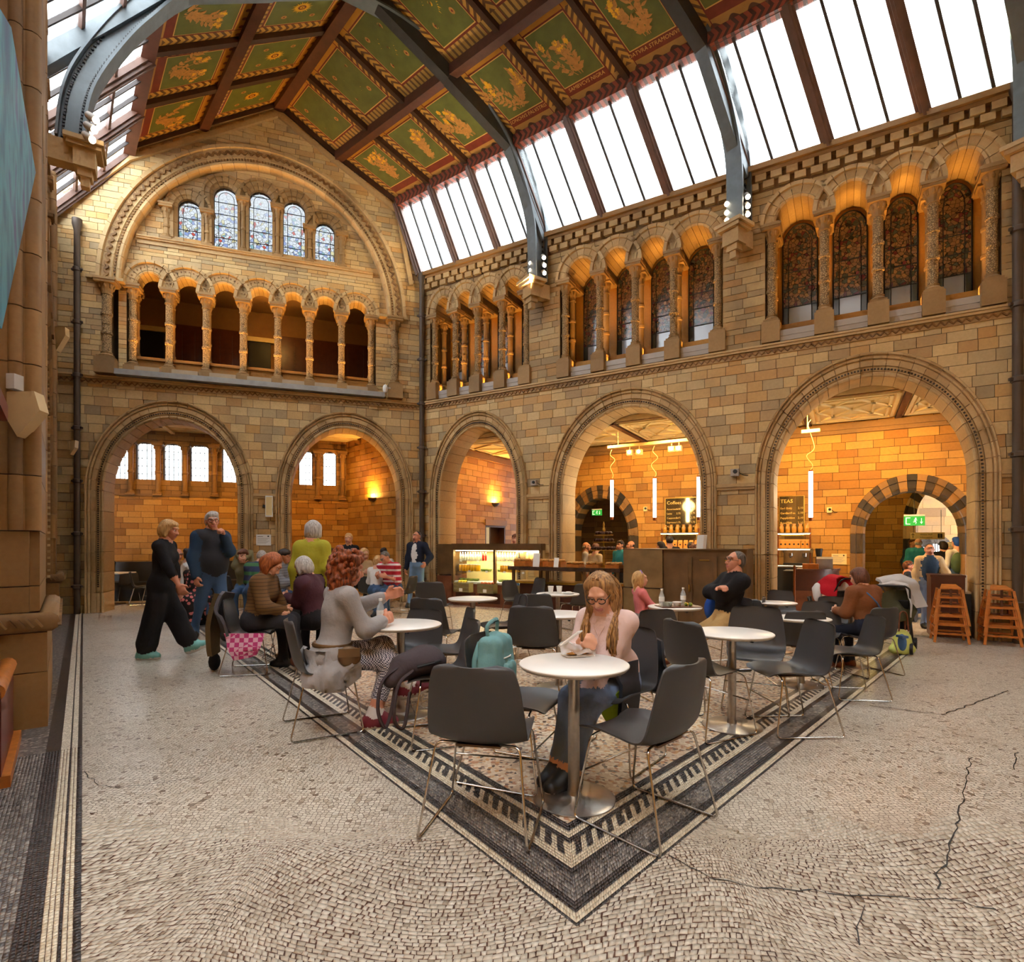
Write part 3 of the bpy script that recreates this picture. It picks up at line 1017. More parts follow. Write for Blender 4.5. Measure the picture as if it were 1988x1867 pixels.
# the hall goes on behind the camera: plain walls close it
NEAR = [FR.P(UR_END)[:2], np.array([8.5, -4.5]), np.array([-2.5, -4.5]), FL.P(0)[:2] + NLW * 2.4, FL.P(0)[:2]]
FN = []
for k, (a, b) in enumerate(zip(NEAR[:-1], NEAR[1:])):
 f = Frame(a, b)
 FN.append(f)
 wn_ = struct(('wall_near_right', 'wall_near', 'wall_near_left', 'wall_near_return')[k], f)
 MB().box(0, f.L, 0, 0.3, 0, 11.3).build('plaster_wall', 'brick_ochre', wn_)
# ------------------------------------------------------------------ roof: lines that run down the hall (plan point, direction, height)
class Line:
 def __init__(s, a, b, z):
  s.a = np.array(a, float)[:2]
  s.d = unit(np.array(b, float)[:2] - s.a)
  s.z = z
 def hit(s, f):
  """where the line crosses a vertical plane"""
  A = np.array([[s.d[0], -f.U[0]], [s.d[1], -f.U[1]]])
  t_ = np.linalg.solve(A, f.O - s.a)[0]
  q = s.a + s.d * t_
  return np.array([q[0], q[1], s.z])
def gp(px, py, z):
 """pixel at a known height"""
 Y = (z - CAMH) * F_PX / (HY - py)
 return np.array([(px - CX) / F_PX * Y, Y])
Z_PL = FB.at(395, 240)[1]
Z_PR = FB.at(655, 300)[1]
zp = (Z_PL + Z_PR) / 2
GB = {'HL': FB.u(250), 'PL': FB.u(395), 'RD': FB.u(540), 'PR': FB.u(655), 'HR': FB.u(772)}
LN = {
 'EL': Line(FL.P(UL_END, -0.1), FL.P(0, -0.1), Z_EAVE),
 'HL': Line(FB.P(GB['HL']), gp(294, 56, Z_HEAD), Z_HEAD),
 'PL': Line(FB.P(GB['PL']), gp(505, 0, Z_PL), Z_PL),
 'RD': Line(FB.P(GB['RD']), gp(668, 10, Z_APEX), Z_APEX),
 'PR': Line(FB.P(GB['PR']), gp(1000, 40, Z_PR), Z_PR),
 'HR': Line(FB.P(GB['HR']), gp(1400, 62, Z_HEAD), Z_HEAD),
 'ER': Line(FR.P(0, -0.02), FR.P(5, -0.02), Z_EAVE),
}
ORDER = ['EL', 'HL', 'PL', 'RD', 'PR', 'HR', 'ER']
R1 = FR.P(FR.u(1048), -0.3)[:2]
kz = (HY - 290) / ((HY - 545) / 94.5)
L1 = np.array([(170 - CX) / kz, F_PX / kz])
R2 = FR.P(FR.u(1434), -0.3)[:2]
FR1 = Frame(L1, R1)
L2 = L1 - DL * 4.0
FR2 = Frame(L2, R2)
R3 = FR.P(FR.u(1985), -0.3)[:2]
FR3 = Frame(L2 + (R3 - R2) * 0.95, R3)
FR4 = Frame(np.array([1.0, -6.5]), np.array([16.0, 3.0]))
BAYS = [FB, FR1, FR2, FR3, FR4]
roof = struct('ceiling')
NODE = [{k: (LN[k].hit(f) if f is not FB else np.append(LN[k].a, LN[k].z)) for k in ORDER} for f in BAYS]
def lerp(a, b, t_):
 return a + (b - a) * t_
# painted panels
def paint(name, base, mark, sc_u, sc_v, kind):
 t = NT(name, 0.55)
 u = t.n('SeparateXYZ', {0: t.uv()})
 x, y = u.outputs[0], u.outputs[1]
 if kind == 'chevron':
  f = t.math('ABSOLUTE', t.math('SUBTRACT', x, 0.5))
  s = t.math('FRACT', t.math('ADD', t.math('MULTIPLY', y, sc_v), t.math('MULTIPLY', f, sc_u)))
  k = t.math('LESS_THAN', s, 0.45)
 elif kind == 'dots':
  fx = t.math('SUBTRACT', t.math('FRACT', t.math('MULTIPLY', y, sc_v)), 0.5)
  fy = t.math('SUBTRACT', x, 0.5)
  d = t.math('ADD', t.math('MULTIPLY', fx, fx), t.math('MULTIPLY', fy, fy))
  k = t.math('LESS_THAN', d, 0.035)
 elif kind == 'wave':
  s = t.math('MULTIPLY', t.math('SINE', t.math('MULTIPLY', y, sc_v)), 0.22)
  k = t.math('LESS_THAN', t.math('ADD', x, s), 0.5)
 else:
  k = t.math('LESS_THAN', t.math('FRACT', t.math('MULTIPLY', y, sc_v)), 0.4)
 n = t.noise(t.pos(), 9.0, 3)
 c = t.mix(k, base, mark)
 t.color(t.mix(t.math('MULTIPLY', n, 0.35), c, (0.12, 0.08, 0.04, 1)))
 return t.m
OCH, DRK = srgb(206, 152, 62), srgb(104, 66, 34)
paint('paint_chevron', OCH, DRK, 1.6, 9.0, 'chevron')
paint('paint_dots', srgb(204, 144, 52), srgb(112, 44, 24), 1, 7.0, 'dots')
paint('paint_wave', srgb(186, 134, 62), srgb(92, 50, 28), 1, 26.0, 'wave')
paint('paint_bars', srgb(196, 150, 66), srgb(116, 82, 40), 1, 12.0, 'bars')
paint('paint_cable', srgb(150, 62, 36), srgb(70, 30, 22), 1.2, 16.0, 'chevron')
plain('paint_green', srgb(96, 100, 44), 0.55, var=0.15, scale=5)
plain('paint_red', srgb(116, 42, 26), 0.55, var=0.15)
plain('paint_gold', srgb(238, 182, 52), 0.35, 0.35, var=0.12, scale=20)
plain('paint_tan', srgb(186, 132, 66), 0.5, 0.1, var=0.15, scale=20)
plain('paint_line', srgb(214, 170, 90), 0.5)
def patch(b, A, s0, s1, t0, t1, mi, uvs, n, lift=0.0):
 """piece of the bilinear quad A[4] with uv across (0..1) and along"""
 def q(s, t_):
  return lerp(lerp(A[0], A[1], s), lerp(A[3], A[2], s), t_)
 nrm = unit(np.cross(A[1] - A[0], A[3] - A[0]))
 if nrm[2] > 0:
  nrm = -nrm
 P = [q(s0, t0), q(s1, t0), q(s1, t1), q(s0, t1)]
 P = [p + nrm * lift for p in P]
 b.add(P, [(0, 1, 2, 3)], mi)
 uvs.append(n)
def set_uv(o, kinds, cnts):
 """kinds per face: 'x' runs along first edge, 'y' along second"""
 uvl = o.data.uv_layers.new(name='UVMap')
 for p, (k, c) in zip(o.data.polygons, kinds):
  co = [(0, 0), (1, 0), (1, 1), (0, 1)]
  for li, (a, b) in zip(p.loop_indices, co):
   uvl.data[li].uv = (b, a * c) if k == 'x' else (a, b * c)
PMATS = ['paint_chevron', 'paint_dots', 'paint_wave', 'paint_bars', 'paint_red', 'paint_green', 'paint_line']
TITLES = {(1, 0): 'SONCHVS PALVSTRIS', (1, 1): 'SAMBVCVS NIGRA', (1, 2): 'DATVRA STRAMONIVM'}
def plant(b, r, kind):
 """a painted sprig in panel units: stems, leaves and blooms lying in the plane (x across, y up)"""
 def leaf(p, a, L, w, mi):
  d = np.array([math.cos(a), math.sin(a)])
  e = np.array([-d[1], d[0]])
  pts = [p, p + d * L * .35 + e * w, p + d * L * .7 + e * w * .7, p + d * L, p + d * L * .7 - e * w * .7, p + d * L * .35 - e * w]
  b.add([(q[0], q[1], r.uniform(0.001, 0.004)) for q in pts], [tuple(range(6))], mi)
 for k in range(5 if kind else 4):
  a = PI / 2 + r.uniform(-.75, .75)
  p = np.array([0.5 + r.uniform(-.08, .08), 0.05])
  L = r.uniform(.6, .85)
  m = 9
  for j in range(m):
   q = p + np.array([math.cos(a), math.sin(a)]) * L / m
   d = unit(np.append(q - p, 0))[:2]
   e = np.array([-d[1], d[0]]) * 0.008
   b.add([(*(p + e), .002), (*(p - e), .002), (*(q - e), .002), (*(q + e), .002)], [(0, 1, 2, 3)], 0)
   for s in (-1, 1):
    if r.random() < .85:
     leaf(q, a + s * r.uniform(.6, 1.2), r.uniform(.10, .19), r.uniform(.024, .045), 0)
   p = q
   a += r.uniform(-.18, .18)
  for j in range(r.randint(2, 4)):
   c = p + np.array([r.uniform(-.07, .07), r.uniform(-.07, .05)])
   c = np.clip(c, .12, .93)
   for z in range(6):
    leaf(c, z * PI / 3 + r.random() * .3, .06, .022, 1)
def sun(b, r):
 c = np.array([.5, .5])
 for k in range(24):
  a = k * PI / 12
  d = np.array([math.cos(a), math.sin(a)])
  e = np.array([-d[1], d[0]])
  b.add([(*(c + d * .1 + e * .02), .003), (*(c + d * .1 - e * .02), .003), (*(c + d * (.2 if k % 2 else .17)), .003)], [(0, 1, 2)], 1)
 for (rad, mi, z) in ((.11, 1, .003), (.075, 2, .004), (.045, 1, .005), (.015, 2, .006)):
  b.add([(c[0] + rad * math.cos(k * PI / 8), c[1] + rad * math.sin(k * PI / 8), z) for k in range(16)], [tuple(range(16))], mi)
 for (x, y) in ((.2, .25), (.8, .25), (.2, .78), (.8, .78)):
  for (rad, mi, z) in ((.055, 0, .003), (.02, 2, .004)):
   b.add([(x + rad * math.cos(k * PI / 5), y + rad * math.sin(k * PI / 5), z) for k in range(10)], [tuple(range(10))], mi)
def roof_panel(A, row, title=None, seed=0):
 """A: corners low-left, low-right, high-right, high-left as seen from below"""
 b = MB()
 kinds = []
 lo = row == 'plant'
 s0, s1, t0, t1 = .17, .83, (.2 if lo else .15), .85
 patch(b, A, 0, 1, t1, 1, 1, kinds, ('x', 1))
 patch(b, A, 0, 1, 0, (.13 if lo else t0), 2 if lo else 3, kinds, ('x', 1))
 patch(b, A, 0, s0, (.13 if lo else t0), t1, 0, kinds, ('y', 1))
 patch(b, A, s1, 1, (.13 if lo else t0), t1, 0, kinds, ('y', 1))
 patch(b, A, s0, s1, (.13 if lo else t0), t1, 4, kinds, ('y', 1), 0.002)
 patch(b, A, s0 + .015, s1 - .015, t0 + .02, t1 - .015, 6, kinds, ('y', 1), 0.004)
 patch(b, A, s0 + .024, s1 - .024, t0 + .03, t1 - .024, 5, kinds, ('y', 1), 0.006)
 for (x, w) in ((s0, .006), (s1, .006)):
  patch(b, A, x - w, x + w, 0, 1, 4, kinds, ('y', 1), 0.004)
 o = b.build('painted_panel', PMATS, roof)
 set_uv(o, kinds, None)
 # motif on the field
 r = random.Random(seed)
 m = MB()
 (plant if lo else lambda bb, rr, k: sun(bb, rr))(m, r, seed % 2)
 def q(s, t_):
  return lerp(lerp(A[0], A[1], s), lerp(A[3], A[2], s), t_)
 nrm = unit(np.cross(A[1] - A[0], A[3] - A[0]))
 if nrm[2] > 0:
  nrm = -nrm
 V = np.concatenate(m.V)
 W = np.array([q(s0 + .05 + v[0] * (s1 - s0 - .1), t0 + .05 + v[1] * (t1 - t0 - .1)) + nrm * (0.008 + v[2]) for v in V])
 m.V = [W]
 m.build('painted_motif', ['paint_tan', 'paint_gold', 'paint_red'], o)
 if title:
  c = q(.5, .185) + nrm * 0.012
  ex = unit(A[1] - A[0])
  ez = nrm
  ey = np.cross(ez, ex)
  if (ey @ (A[3] - A[0])) < 0:
   ex, ey = -ex, -ey
  Mx = Matrix(((ex[0], ey[0], ez[0], c[0]), (ex[1], ey[1], ez[1], c[1]), (ex[2], ey[2], ez[2], c[2]), (0, 0, 0, 1)))
  tx = text(title, 0.088, 'paint_line', None, extrude=0.0)
  tx.parent = o
  tx.matrix_world = Mx
 return o
for bi in range(4):
 n = 3 if bi < 3 else 4
 a, b = NODE[bi], NODE[bi + 1]
 for k in range(n):
  t0, t1 = k / n, (k + 1) / n
  # right slope: seen from the hall, left is the far end
  for (lo, hi, row) in (('HR', 'PR', 'plant'), ('PR', 'RD', 'sun')):
   A = [lerp(a[lo], b[lo], t0), lerp(a[lo], b[lo], t1), lerp(a[hi], b[hi], t1), lerp(a[hi], b[hi], t0)]
   if bi < 3:
    roof_panel(A, row, TITLES.get((bi, k)) if row == 'plant' else None, bi * 50 + k * 7 + len(row))
   else:
    MB().quad(*A).build('painted_panel', 'paint_green', roof)
  for (lo, hi, row) in (('HL', 'PL', 'plant'), ('PL', 'RD', 'sun')):
   A = [lerp(a[lo], b[lo], t1), lerp(a[lo], b[lo], t0), lerp(a[hi], b[hi], t0), lerp(a[hi], b[hi], t1)]
   if bi < 1:
    roof_panel(A, row, None, bi * 50 + k * 7 + 3 + len(row))
   else:
    MB().quad(*A).build('painted_panel', 'paint_green', roof)
 # purlins, ridge, head beams and common rafters
 for key, w, h, mat in (('RD', .2, .22, 'timber_red'), ('PR', .16, .2, 'timber_red'), ('PL', .16, .2, 'timber_red'), ('HR', .2, .22, 'paint_cable'), ('HL', .2, .26, 'timber_red')):
  p, q_ = a[key].copy(), b[key].copy()
  p[2] -= h * .35
  q_[2] -= h * .35
  o = MB().beam(p, q_, w, h).build('roof_beam', mat, roof)
  if mat == 'paint_cable':
   uvl = o.data.uv_layers.new(name='UVMap')
   L = np.linalg.norm(q_ - p)
   for lp in o.data.loops:
    c = np.array(o.data.vertices[lp.vertex_index].co)
    s = (c - p) @ (q_ - p) / L / 2.0
    uvl.data[lp.index].uv = ((c[2] - p[2] + h / 2) / h, s)
 for k in range(0, n + 1):
  t0 = k / n
  for (lo, hi) in (('HR', 'PR'), ('PR', 'RD'), ('HL', 'PL'), ('PL', 'RD')):
   p, q_ = lerp(a[lo], b[lo], t0), lerp(a[hi], b[hi], t0)
   dn = np.array([0, 0, -.04])
   MB().beam(p + dn, q_ + dn, .1, .12).build('rafter', 'timber_dark', roof)
# boarding above the panels keeps the daylight out
bd = MB()
for bi in range(4):
 a, b = NODE[bi], NODE[bi + 1]
 up = np.array([0, 0, .16])
 ext = (a['HR'] - b['HR']) * (0.04 if bi == 0 else 0)
 for (lo, hi) in (('HR', 'PR'), ('PR', 'RD'), ('HL', 'PL'), ('PL', 'RD')):
  bd.slab(a[lo] + up + ext, b[lo] + up, b[hi] + up, a[hi] + up + ext, .05)
bd.build('roof_boarding', 'timber_dark', roof)
# skylights: three lights of three panes in each bay, thick moulded mullions between
for bi in range(4):
 a, b = NODE[bi], NODE[bi + 1]
 for side, e, h in (('right', 'ER', 'HR'), ('left', 'EL', 'HL')):
  w = struct('window_%d' % wi)
  wi += 1
  dn = np.array([0, 0, -.1])
  E0, E1, H0, H1 = a[e], b[e], a[h] + dn, b[h] + dn
  nrm = unit(np.cross(E1 - E0, H0 - E0))
  if nrm[2] > 0:
   nrm = -nrm
  ng = 3 if bi < 3 else 5
  mg = .045
  for g in range(ng):
   for k in range(3):
    q0 = g / ng + (1 / ng) * (mg + (1 - 2 * mg) * k / 3)
    q1 = g / ng + (1 / ng) * (mg + (1 - 2 * mg) * (k + 1) / 3)
    P = [lerp(E0, E1, q0), lerp(E0, E1, q1), lerp(H0, H1, q1), lerp(H0, H1, q0)]
    mossy = side == 'right' and bi == 2 and g == 2 and k > 0
    MB().quad(*P).build('pane', 'roof_glass_mossy' if mossy else 'roof_glass', w)
    if k:
     MB().beam(P[0] + nrm * .02, P[3] + nrm * .02, .042, .06, up=nrm).build('glazing_bar', 'glazing_bar', w)
   if side == 'left':
    for tt in (.33, .66):
     MB().beam(lerp(lerp(E0, E1, g / ng), lerp(H0, H1, g / ng), tt), lerp(lerp(E0, E1, (g + 1) / ng), lerp(H0, H1, (g + 1) / ng), tt), .06, .1, up=nrm).build('transom', 'timber_frame', w)
  for g in range(ng + 1):
   p, q_ = lerp(E0, E1, g / ng), lerp(H0, H1, g / ng)
   MB().beam(p + nrm * .03, q_ + nrm * .03, .19, .10, up=nrm).beam(p + nrm * .1, q_ + nrm * .1, .11, .06, up=nrm).beam(p + nrm * .14, q_ + nrm * .14, .04, .04, up=nrm).build('mullion', 'timber_frame', w)
  MB().beam(H0 + nrm * .03, H1 + nrm * .03, .12, .1, up=nrm).build('head_rail', 'timber_frame', w)
  MB().beam(E0 + nrm * .03, E1 + nrm * .03, .1, .1, up=nrm).build('sill_rail', 'timber_frame', w)
# iron ribs: riveted arch, principal rafters on the roof planes, stone corbels
pts = [(1032, 545), (1030, 442), (1013, 365), (983, 282), (943, 213), (893, 143), (820, 76), (720, 12), (530, -62), (365, 0), (299, 46), (252, 90), (199, 159), (176, 214), (166, 290)]
RC = []
for (x, y) in pts:
 u_, z_ = FR1.at(x, y)
 RC.append((u_ / FR1.L, z_))
RC = np.array(RC)
RC[:, 0] = RC[:, 0] * 1.0
RC[0, 0], RC[-1, 0] = RC[0, 0], RC[-1, 0]
print('rib', RC.round(2).tolist())
def catmull(P, n):
 P = np.asarray(P, float)
 Q = np.vstack([2 * P[0] - P[1], P, 2 * P[-1] - P[-2]])
 out = []
 for i in range(1, len(Q) - 2):
  for k in range(n):
   t_ = k / n
   a, b, c, d = Q[i - 1], Q[i], Q[i + 1], Q[i + 2]
   out.append(.5 * (2 * b + (c - a) * t_ + (2 * a - 5 * b + 4 * c - d) * t_ ** 2 + (3 * b - a - 3 * c + d) * t_ ** 3))
 out.append(P[-1])
 return np.array(out)
def rib(f, node, name_i):
 g = empty('trim_%d' % name_i, M=f.M)
 g['kind'] = 'structure'
 C = catmull(RC, 4)
 C = np.column_stack([C[:, 0] * f.L, C[:, 1]])
 T = np.gradient(C, axis=0)
 T /= np.linalg.norm(T, axis=1)[:, None]
 N = np.column_stack([T[:, 1], -T[:, 0]])
 cen = np.array([f.L / 2, RC[:, 1].min()])
 for i in range(len(N)):
  if N[i] @ (C[i] - cen) < 0:
   N[i] = -N[i]
 # inner flange, web, outer flange
 for (o0, o1, hw, nm) in ((0, .035, .15, 'flange'), (.03, .30, .035, 'web'), (.29, .32, .13, 'flange')):
  loops = []
  for c, n_ in zip(C, N):
   p, q_ = c + n_ * o0, c + n_ * o1
   loops.append([(p[0], -hw, p[1]), (p[0], hw, p[1]), (q_[0], hw, q_[1]), (q_[0], -hw, q_[1])])
  MB().sweep(loops).build(nm, 'iron_grey', g)
 rv = MB()
 for i in range(0, len(C) - 1):
  for t_ in (0, .33, .66):
   c = lerp(C[i], C[i + 1], t_)
   n_ = N[i]
   for off in (.07, .25):
    for s in (-1, 1):
     p = c + n_ * off
     rv.box(p[0] - .014, p[0] + .014, s * .045 - .012, s * .045 + .012, p[1] - .014, p[1] + .014)
 tag(rv.build('rivets', 'iron_dark', g), kind='stuff')
 # principal rafters following the skylight and roof slopes
 for (lo, hi) in (('ER', 'HR'), ('HR', 'PR'), ('PR', 'RD'), ('EL', 'HL'), ('HL', 'PL'), ('PL', 'RD')):
  p, q_ = node[lo], node[hi]
  lp, lq = f.loc(p), f.loc(q_)
  sk = lo[0] == 'E'
  MB().beam((lp[0], 0, p[2] - .1), (lq[0], 0, q_[2] - .12), .3, .2, up=(0, 1, 0)).build('principal_rafter', 'iron_grey' if sk or 'L' in lo else 'iron_dark', g)
 for uu, s in ((f.L * RC[0, 0], 1), (f.L * RC[-1, 0], -1)):
  z = RC[0, 1]
  cb = MB()
  for (dz0, dz1, w, pr) in ((-.06, .0, .24, .22), (-.12, -.06, .2, .19), (-.36, -.12, .15, .12), (-.46, -.36, .10, .08), (-.58, -.46, .06, .05)):
   cb.box(uu - pr, uu + pr, -w, w, z + dz0, z + dz1)
  cb.build('corbel', 'stone_trim', g)
  MB().box(min(uu, uu + s * .4), max(uu, uu + s * .4), -.1, .1, z - .34, z - .04).build('corbel_tail', 'stone_trim', g)
 return g
rib(FR1, NODE[1], 1)
rib(FR2, NODE[2], 2)
rib(FR3, NODE[3], 3)
# ------------------------------------------------------------------ floor
t = NT('mosaic_cream', 0.34, 0, 0.45)
p_ = t.obj()
wv = t.n('TexNoise', {'Vector': p_, 'Scale': 2.2, 'Detail': 1.0})
add = t.n('VectorMath', {0: p_, 1: wv.outputs['Color']}, operation='MULTIPLY_ADD')
add.inputs[1].default_value = (1, 1, 1)
sc3 = t.n('VectorMath', {0: wv.outputs['Color']}, operation='SCALE')
sc3.inputs['Scale'].default_value = 0.12
ad2 = t.n('VectorMath', {0: p_, 1: sc3.outputs[0]}, operation='ADD')
vv = t.n('TexVoronoi', {'Vector': ad2.outputs[0], 'Scale': 40.0, 'Randomness': 0.62}, feature='DISTANCE_TO_EDGE', voronoi_dimensions='2D')
vc = t.n('TexVoronoi', {'Vector': ad2.outputs[0], 'Scale': 40.0, 'Randomness': 0.62}, voronoi_dimensions='2D')
cell = t.n('SeparateColor', {0: vc.outputs['Color']}).outputs[0]
c = t.ramp(cell, [(0.0, srgb(184, 172, 154)), (0.5, srgb(206, 196, 180)), (0.9, srgb(178, 166, 148)), (0.96, srgb(166, 150, 130)), (1.0, srgb(110, 92, 78))])
jn = t.ramp(vv.outputs[0], [(0.03, (0, 0, 0, 1)), (0.085, (1, 1, 1, 1))])
dk = t.noise(p_, 1.7, 4)
c = t.mix(jn, t.mix(t.noise(p_, 3.0, 1), srgb(96, 66, 50), srgb(36, 30, 26)), c)
st = t.n('MapRange', {0: dk, 1: 0.55, 2: 0.78, 3: 0.0, 4: 0.42}).outputs[0]
c = t.mix(st, c, srgb(120, 100, 80))
t.color(c)
t.put(t.b, 'Roughness', t.n('MapRange', {0: t.noise(p_, 1.2, 2), 3: 0.22, 4: 0.5}).outputs[0])
t = NT('tessera_cream', 0.36, 0, 0.45)
c = t.ramp(t.rand(), [(0.0, srgb(178, 166, 148)), (0.3, srgb(198, 186, 168)), (0.6, srgb(210, 200, 184)), (0.95, srgb(188, 176, 158)), (0.985, srgb(170, 156, 136)), (1.0, srgb(120, 104, 88))])
dk = t.noise(t.pos(), 1.7, 4)
c = t.mix(t.n('MapRange', {0: dk, 1: 0.55, 2: 0.78, 3: 0.0, 4: 0.42}).outputs[0], c, srgb(120, 100, 80))
t.color(c)
t = NT('grout', 0.8)
t.color(t.mix(t.noise(t.pos(), 4.0, 2), srgb(104, 66, 48), srgb(34, 28, 24)))
def tess_mat(name, stops):
 t = NT(name, 0.34, 0, 0.45)
 t.color(t.ramp(t.rand(), stops))
 return t.m
tess_mat('tessera_white', [(0, srgb(206, 192, 166)), (0.5, srgb(222, 210, 186)), (1, srgb(196, 180, 152))])
tess_mat('tessera_dark', [(0, srgb(44, 40, 40)), (0.5, srgb(58, 53, 53)), (1, srgb(72, 66, 64))])
tess_mat('tessera_grey', [(0, srgb(84, 80, 80)), (0.4, srgb(110, 105, 102)), (0.8, srgb(132, 126, 120)), (1, srgb(156, 150, 142))])
def speckle(name, stops, scale, rough=0.32, joint=None, lo=0.02, hi=0.07):
 t = NT(name, rough, 0, 0.45)
 p_ = t.obj()
 vc = t.n('TexVoronoi', {'Vector': p_, 'Scale': scale}, voronoi_dimensions='2D')
 cell = t.n('SeparateColor', {0: vc.outputs['Color']}).outputs[0]
 c = t.ramp(cell, stops, 'CONSTANT')
 if joint:
  ve = t.n('TexVoronoi', {'Vector': p_, 'Scale': scale}, feature='DISTANCE_TO_EDGE', voronoi_dimensions='2D')
  c = t.mix(t.ramp(ve.outputs[0], [(lo, (0, 0, 0, 1)), (hi, (1, 1, 1, 1))]), joint, c)
 t.color(c)
 return t.m
speckle('terrazzo', [(0, srgb(214, 196, 172)), (0.25, srgb(198, 172, 144)), (0.42, srgb(224, 210, 190)), (0.55, srgb(168, 116, 82)), (0.66, srgb(206, 186, 160)),
                     (0.76, srgb(104, 84, 74)), (0.84, srgb(196, 146, 92)), (0.92, srgb(150, 134, 122)), (0.96, srgb(60, 52, 50))], 46.0, joint=srgb(176, 156, 134), lo=0.0, hi=0.05)
speckle('granito', [(0, srgb(110, 104, 100)), (0.4, srgb(96, 92, 90)), (0.6, srgb(132, 126, 120)), (0.8, srgb(76, 72, 72)), (0.93, srgb(168, 160, 150))], 60.0)
speckle('strip_dark', [(0, srgb(50, 45, 45)), (0.5, srgb(62, 56, 55)), (0.8, srgb(42, 38, 38))], 55.0, joint=srgb(92, 72, 56))
speckle('strip_white', [(0, srgb(214, 202, 180)), (0.5, srgb(230, 218, 198)), (0.8, srgb(200, 186, 164))], 55.0, joint=srgb(104, 84, 66))
floor = struct('floor')
MB().box(-16, 17, -5, 30, -0.12, 0.0).build('floor_bed', 'mosaic_cream', floor)
# V-shaped border: apex and its two arms
A0 = ground(1120, 1800)[:2]
DA = unit(ground(370, 1213)[:2] - A0)      # left arm
DB = unit(ground(1768, 1266)[:2] - A0)     # right arm
CA = math.acos(float(DA @ DB))
NA = np.array([DA[1], -DA[0]])             # inward normals
if NA @ DB < 0:
 NA = -NA
NB = np.array([DB[1], -DB[0]])
if NB @ DA < 0:
 NB = -NB
COT = 1 / math.tan(CA / 2)
BANDS = [(0.0, .014, 'D'), (.014, .05, 'W'), (.05, .094, 'D'), (.094, .2, 'G'), (.2, .238, 'D'), (.238, .285, 'W'), (.285, .365, 'L'), (.365, .397, 'D'), (.397, .436, 'W'), (.436, .485, 'D')]
LEN_A, LEN_B = 10.6, 7.3
def vpoint(arm, t_, o):
 """t along the arm from the mitre, o inward"""
 if arm == 0:
  return A0 + DA * (t_ + o * COT) + NA * o
 return A0 + DB * (t_ + o * COT) + NB * o
def tess_quads(cells, h=0.0032):
 """cells: (n,4,2) corner arrays -> verts, quads with sides"""
 n = len(cells)
 top = np.concatenate([cells, np.full((n, 4, 1), h)], 2)
 bot = np.concatenate([cells, np.full((n, 4, 1), 0.0)], 2)
 V = np.concatenate([top, bot], 1).reshape(-1, 3)
 b = np.arange(n)[:, None] * 8
 Q = np.concatenate([b + np.array([0, 1, 2, 3])] + [b + np.array([i, i + 4, (i + 1) % 4 + 4, (i + 1) % 4]) for i in range(4)], 0)
 return V, Q
def ccw(cells):
 e1 = cells[:, 1] - cells[:, 0]
 e2 = cells[:, 3] - cells[:, 0]
 flip = (e1[:, 0] * e2[:, 1] - e1[:, 1] * e2[:, 0]) < 0
 cells[flip] = cells[flip][:, ::-1]
 return cells
NEAR_T = 2.2
PITCH = 0.086
groups = {'tessera_dark': [], 'tessera_white': [], 'tessera_grey': []}
KEY = {'D': 'tessera_dark', 'W': 'tessera_white', 'G': 'tessera_grey'}
for arm in (0, 1):
 for (o0, o1, kd) in BANDS:
  nr = max(1, round((o1 - o0) / 0.0175))
  for i in range(nr):
   a = o0 + (o1 - o0) * i / nr
   b = o0 + (o1 - o0) * (i + 1) / nr
   t_ = 0.0
   while t_ < NEAR_T:
    L = random.uniform(.013, .022)
    if kd == 'L':
     ph = (t_ % PITCH) / PITCH
     key = 'tessera_white' if ph < .45 else 'tessera_dark'
     nxt = (math.floor(t_ / PITCH) + (.45 if ph < .45 else 1.0)) * PITCH
     L = min(L, max(nxt - t_, .006))
    else:
     key = KEY[kd]
    g = .0008
    j = lambda: random.uniform(-.0012, .0012)
    c = [vpoint(arm, t_ + g + j(), a + g), vpoint(arm, t_ + L - g + j(), a + g), vpoint(arm, t_ + L - g + j(), b - g), vpoint(arm, t_ + g + j(), b - g)]
    groups[key].append(c)
    t_ += L
bed = MB()
bed.add([(*vpoint(0, LEN_A, 0), .0015), (*vpoint(0, 0, 0), .0015), (*vpoint(0, 0, .485), .0015), (*vpoint(0, LEN_A, .485), .0015),
         (*vpoint(1, LEN_B, 0), .0015), (*vpoint(1, LEN_B, .485), .0015)], [(0, 1, 2, 3), (1, 4, 5, 2)])
bed.build('border_grout', 'grout', floor)
for key, cells in groups.items():
 cells = ccw(np.array(cells))
 V, Q = tess_quads(cells)
 o = bpy.data.objects.new('border_tesserae', fast_mesh('border_tesserae', V, Q, key))
 tag(link(o, floor), kind='stuff')
far = {'strip_dark': MB(), 'strip_white': MB(), 'granito': MB()}
FK = {'D': 'strip_dark', 'W': 'strip_white', 'G': 'granito'}
rung_me = None
for arm, LEN in ((0, LEN_A), (1, LEN_B)):
 for (o0, o1, kd) in BANDS:
  k2 = FK.get(kd, 'strip_dark')
  c = [vpoint(arm, NEAR_T, o0), vpoint(arm, LEN, o0), vpoint(arm, LEN, o1), vpoint(arm, NEAR_T, o1)]
  far[k2].add([(*q, .0035) for q in c], [(0, 1, 2, 3) if arm else (3, 2, 1, 0)])
  if kd == 'L':
   t_ = math.ceil(NEAR_T / PITCH) * PITCH
   while t_ < LEN - PITCH:
    c = [vpoint(arm, t_, o0), vpoint(arm, t_ + PITCH * .45, o0), vpoint(arm, t_ + PITCH * .45, o1), vpoint(arm, t_, o1)]
    far['strip_white'].add([(*q, .0045) for q in c], [(0, 1, 2, 3) if arm else (3, 2, 1, 0)])
    t_ += PITCH
for k2, b in far.items():
 b.build('border_strip', k2, floor)
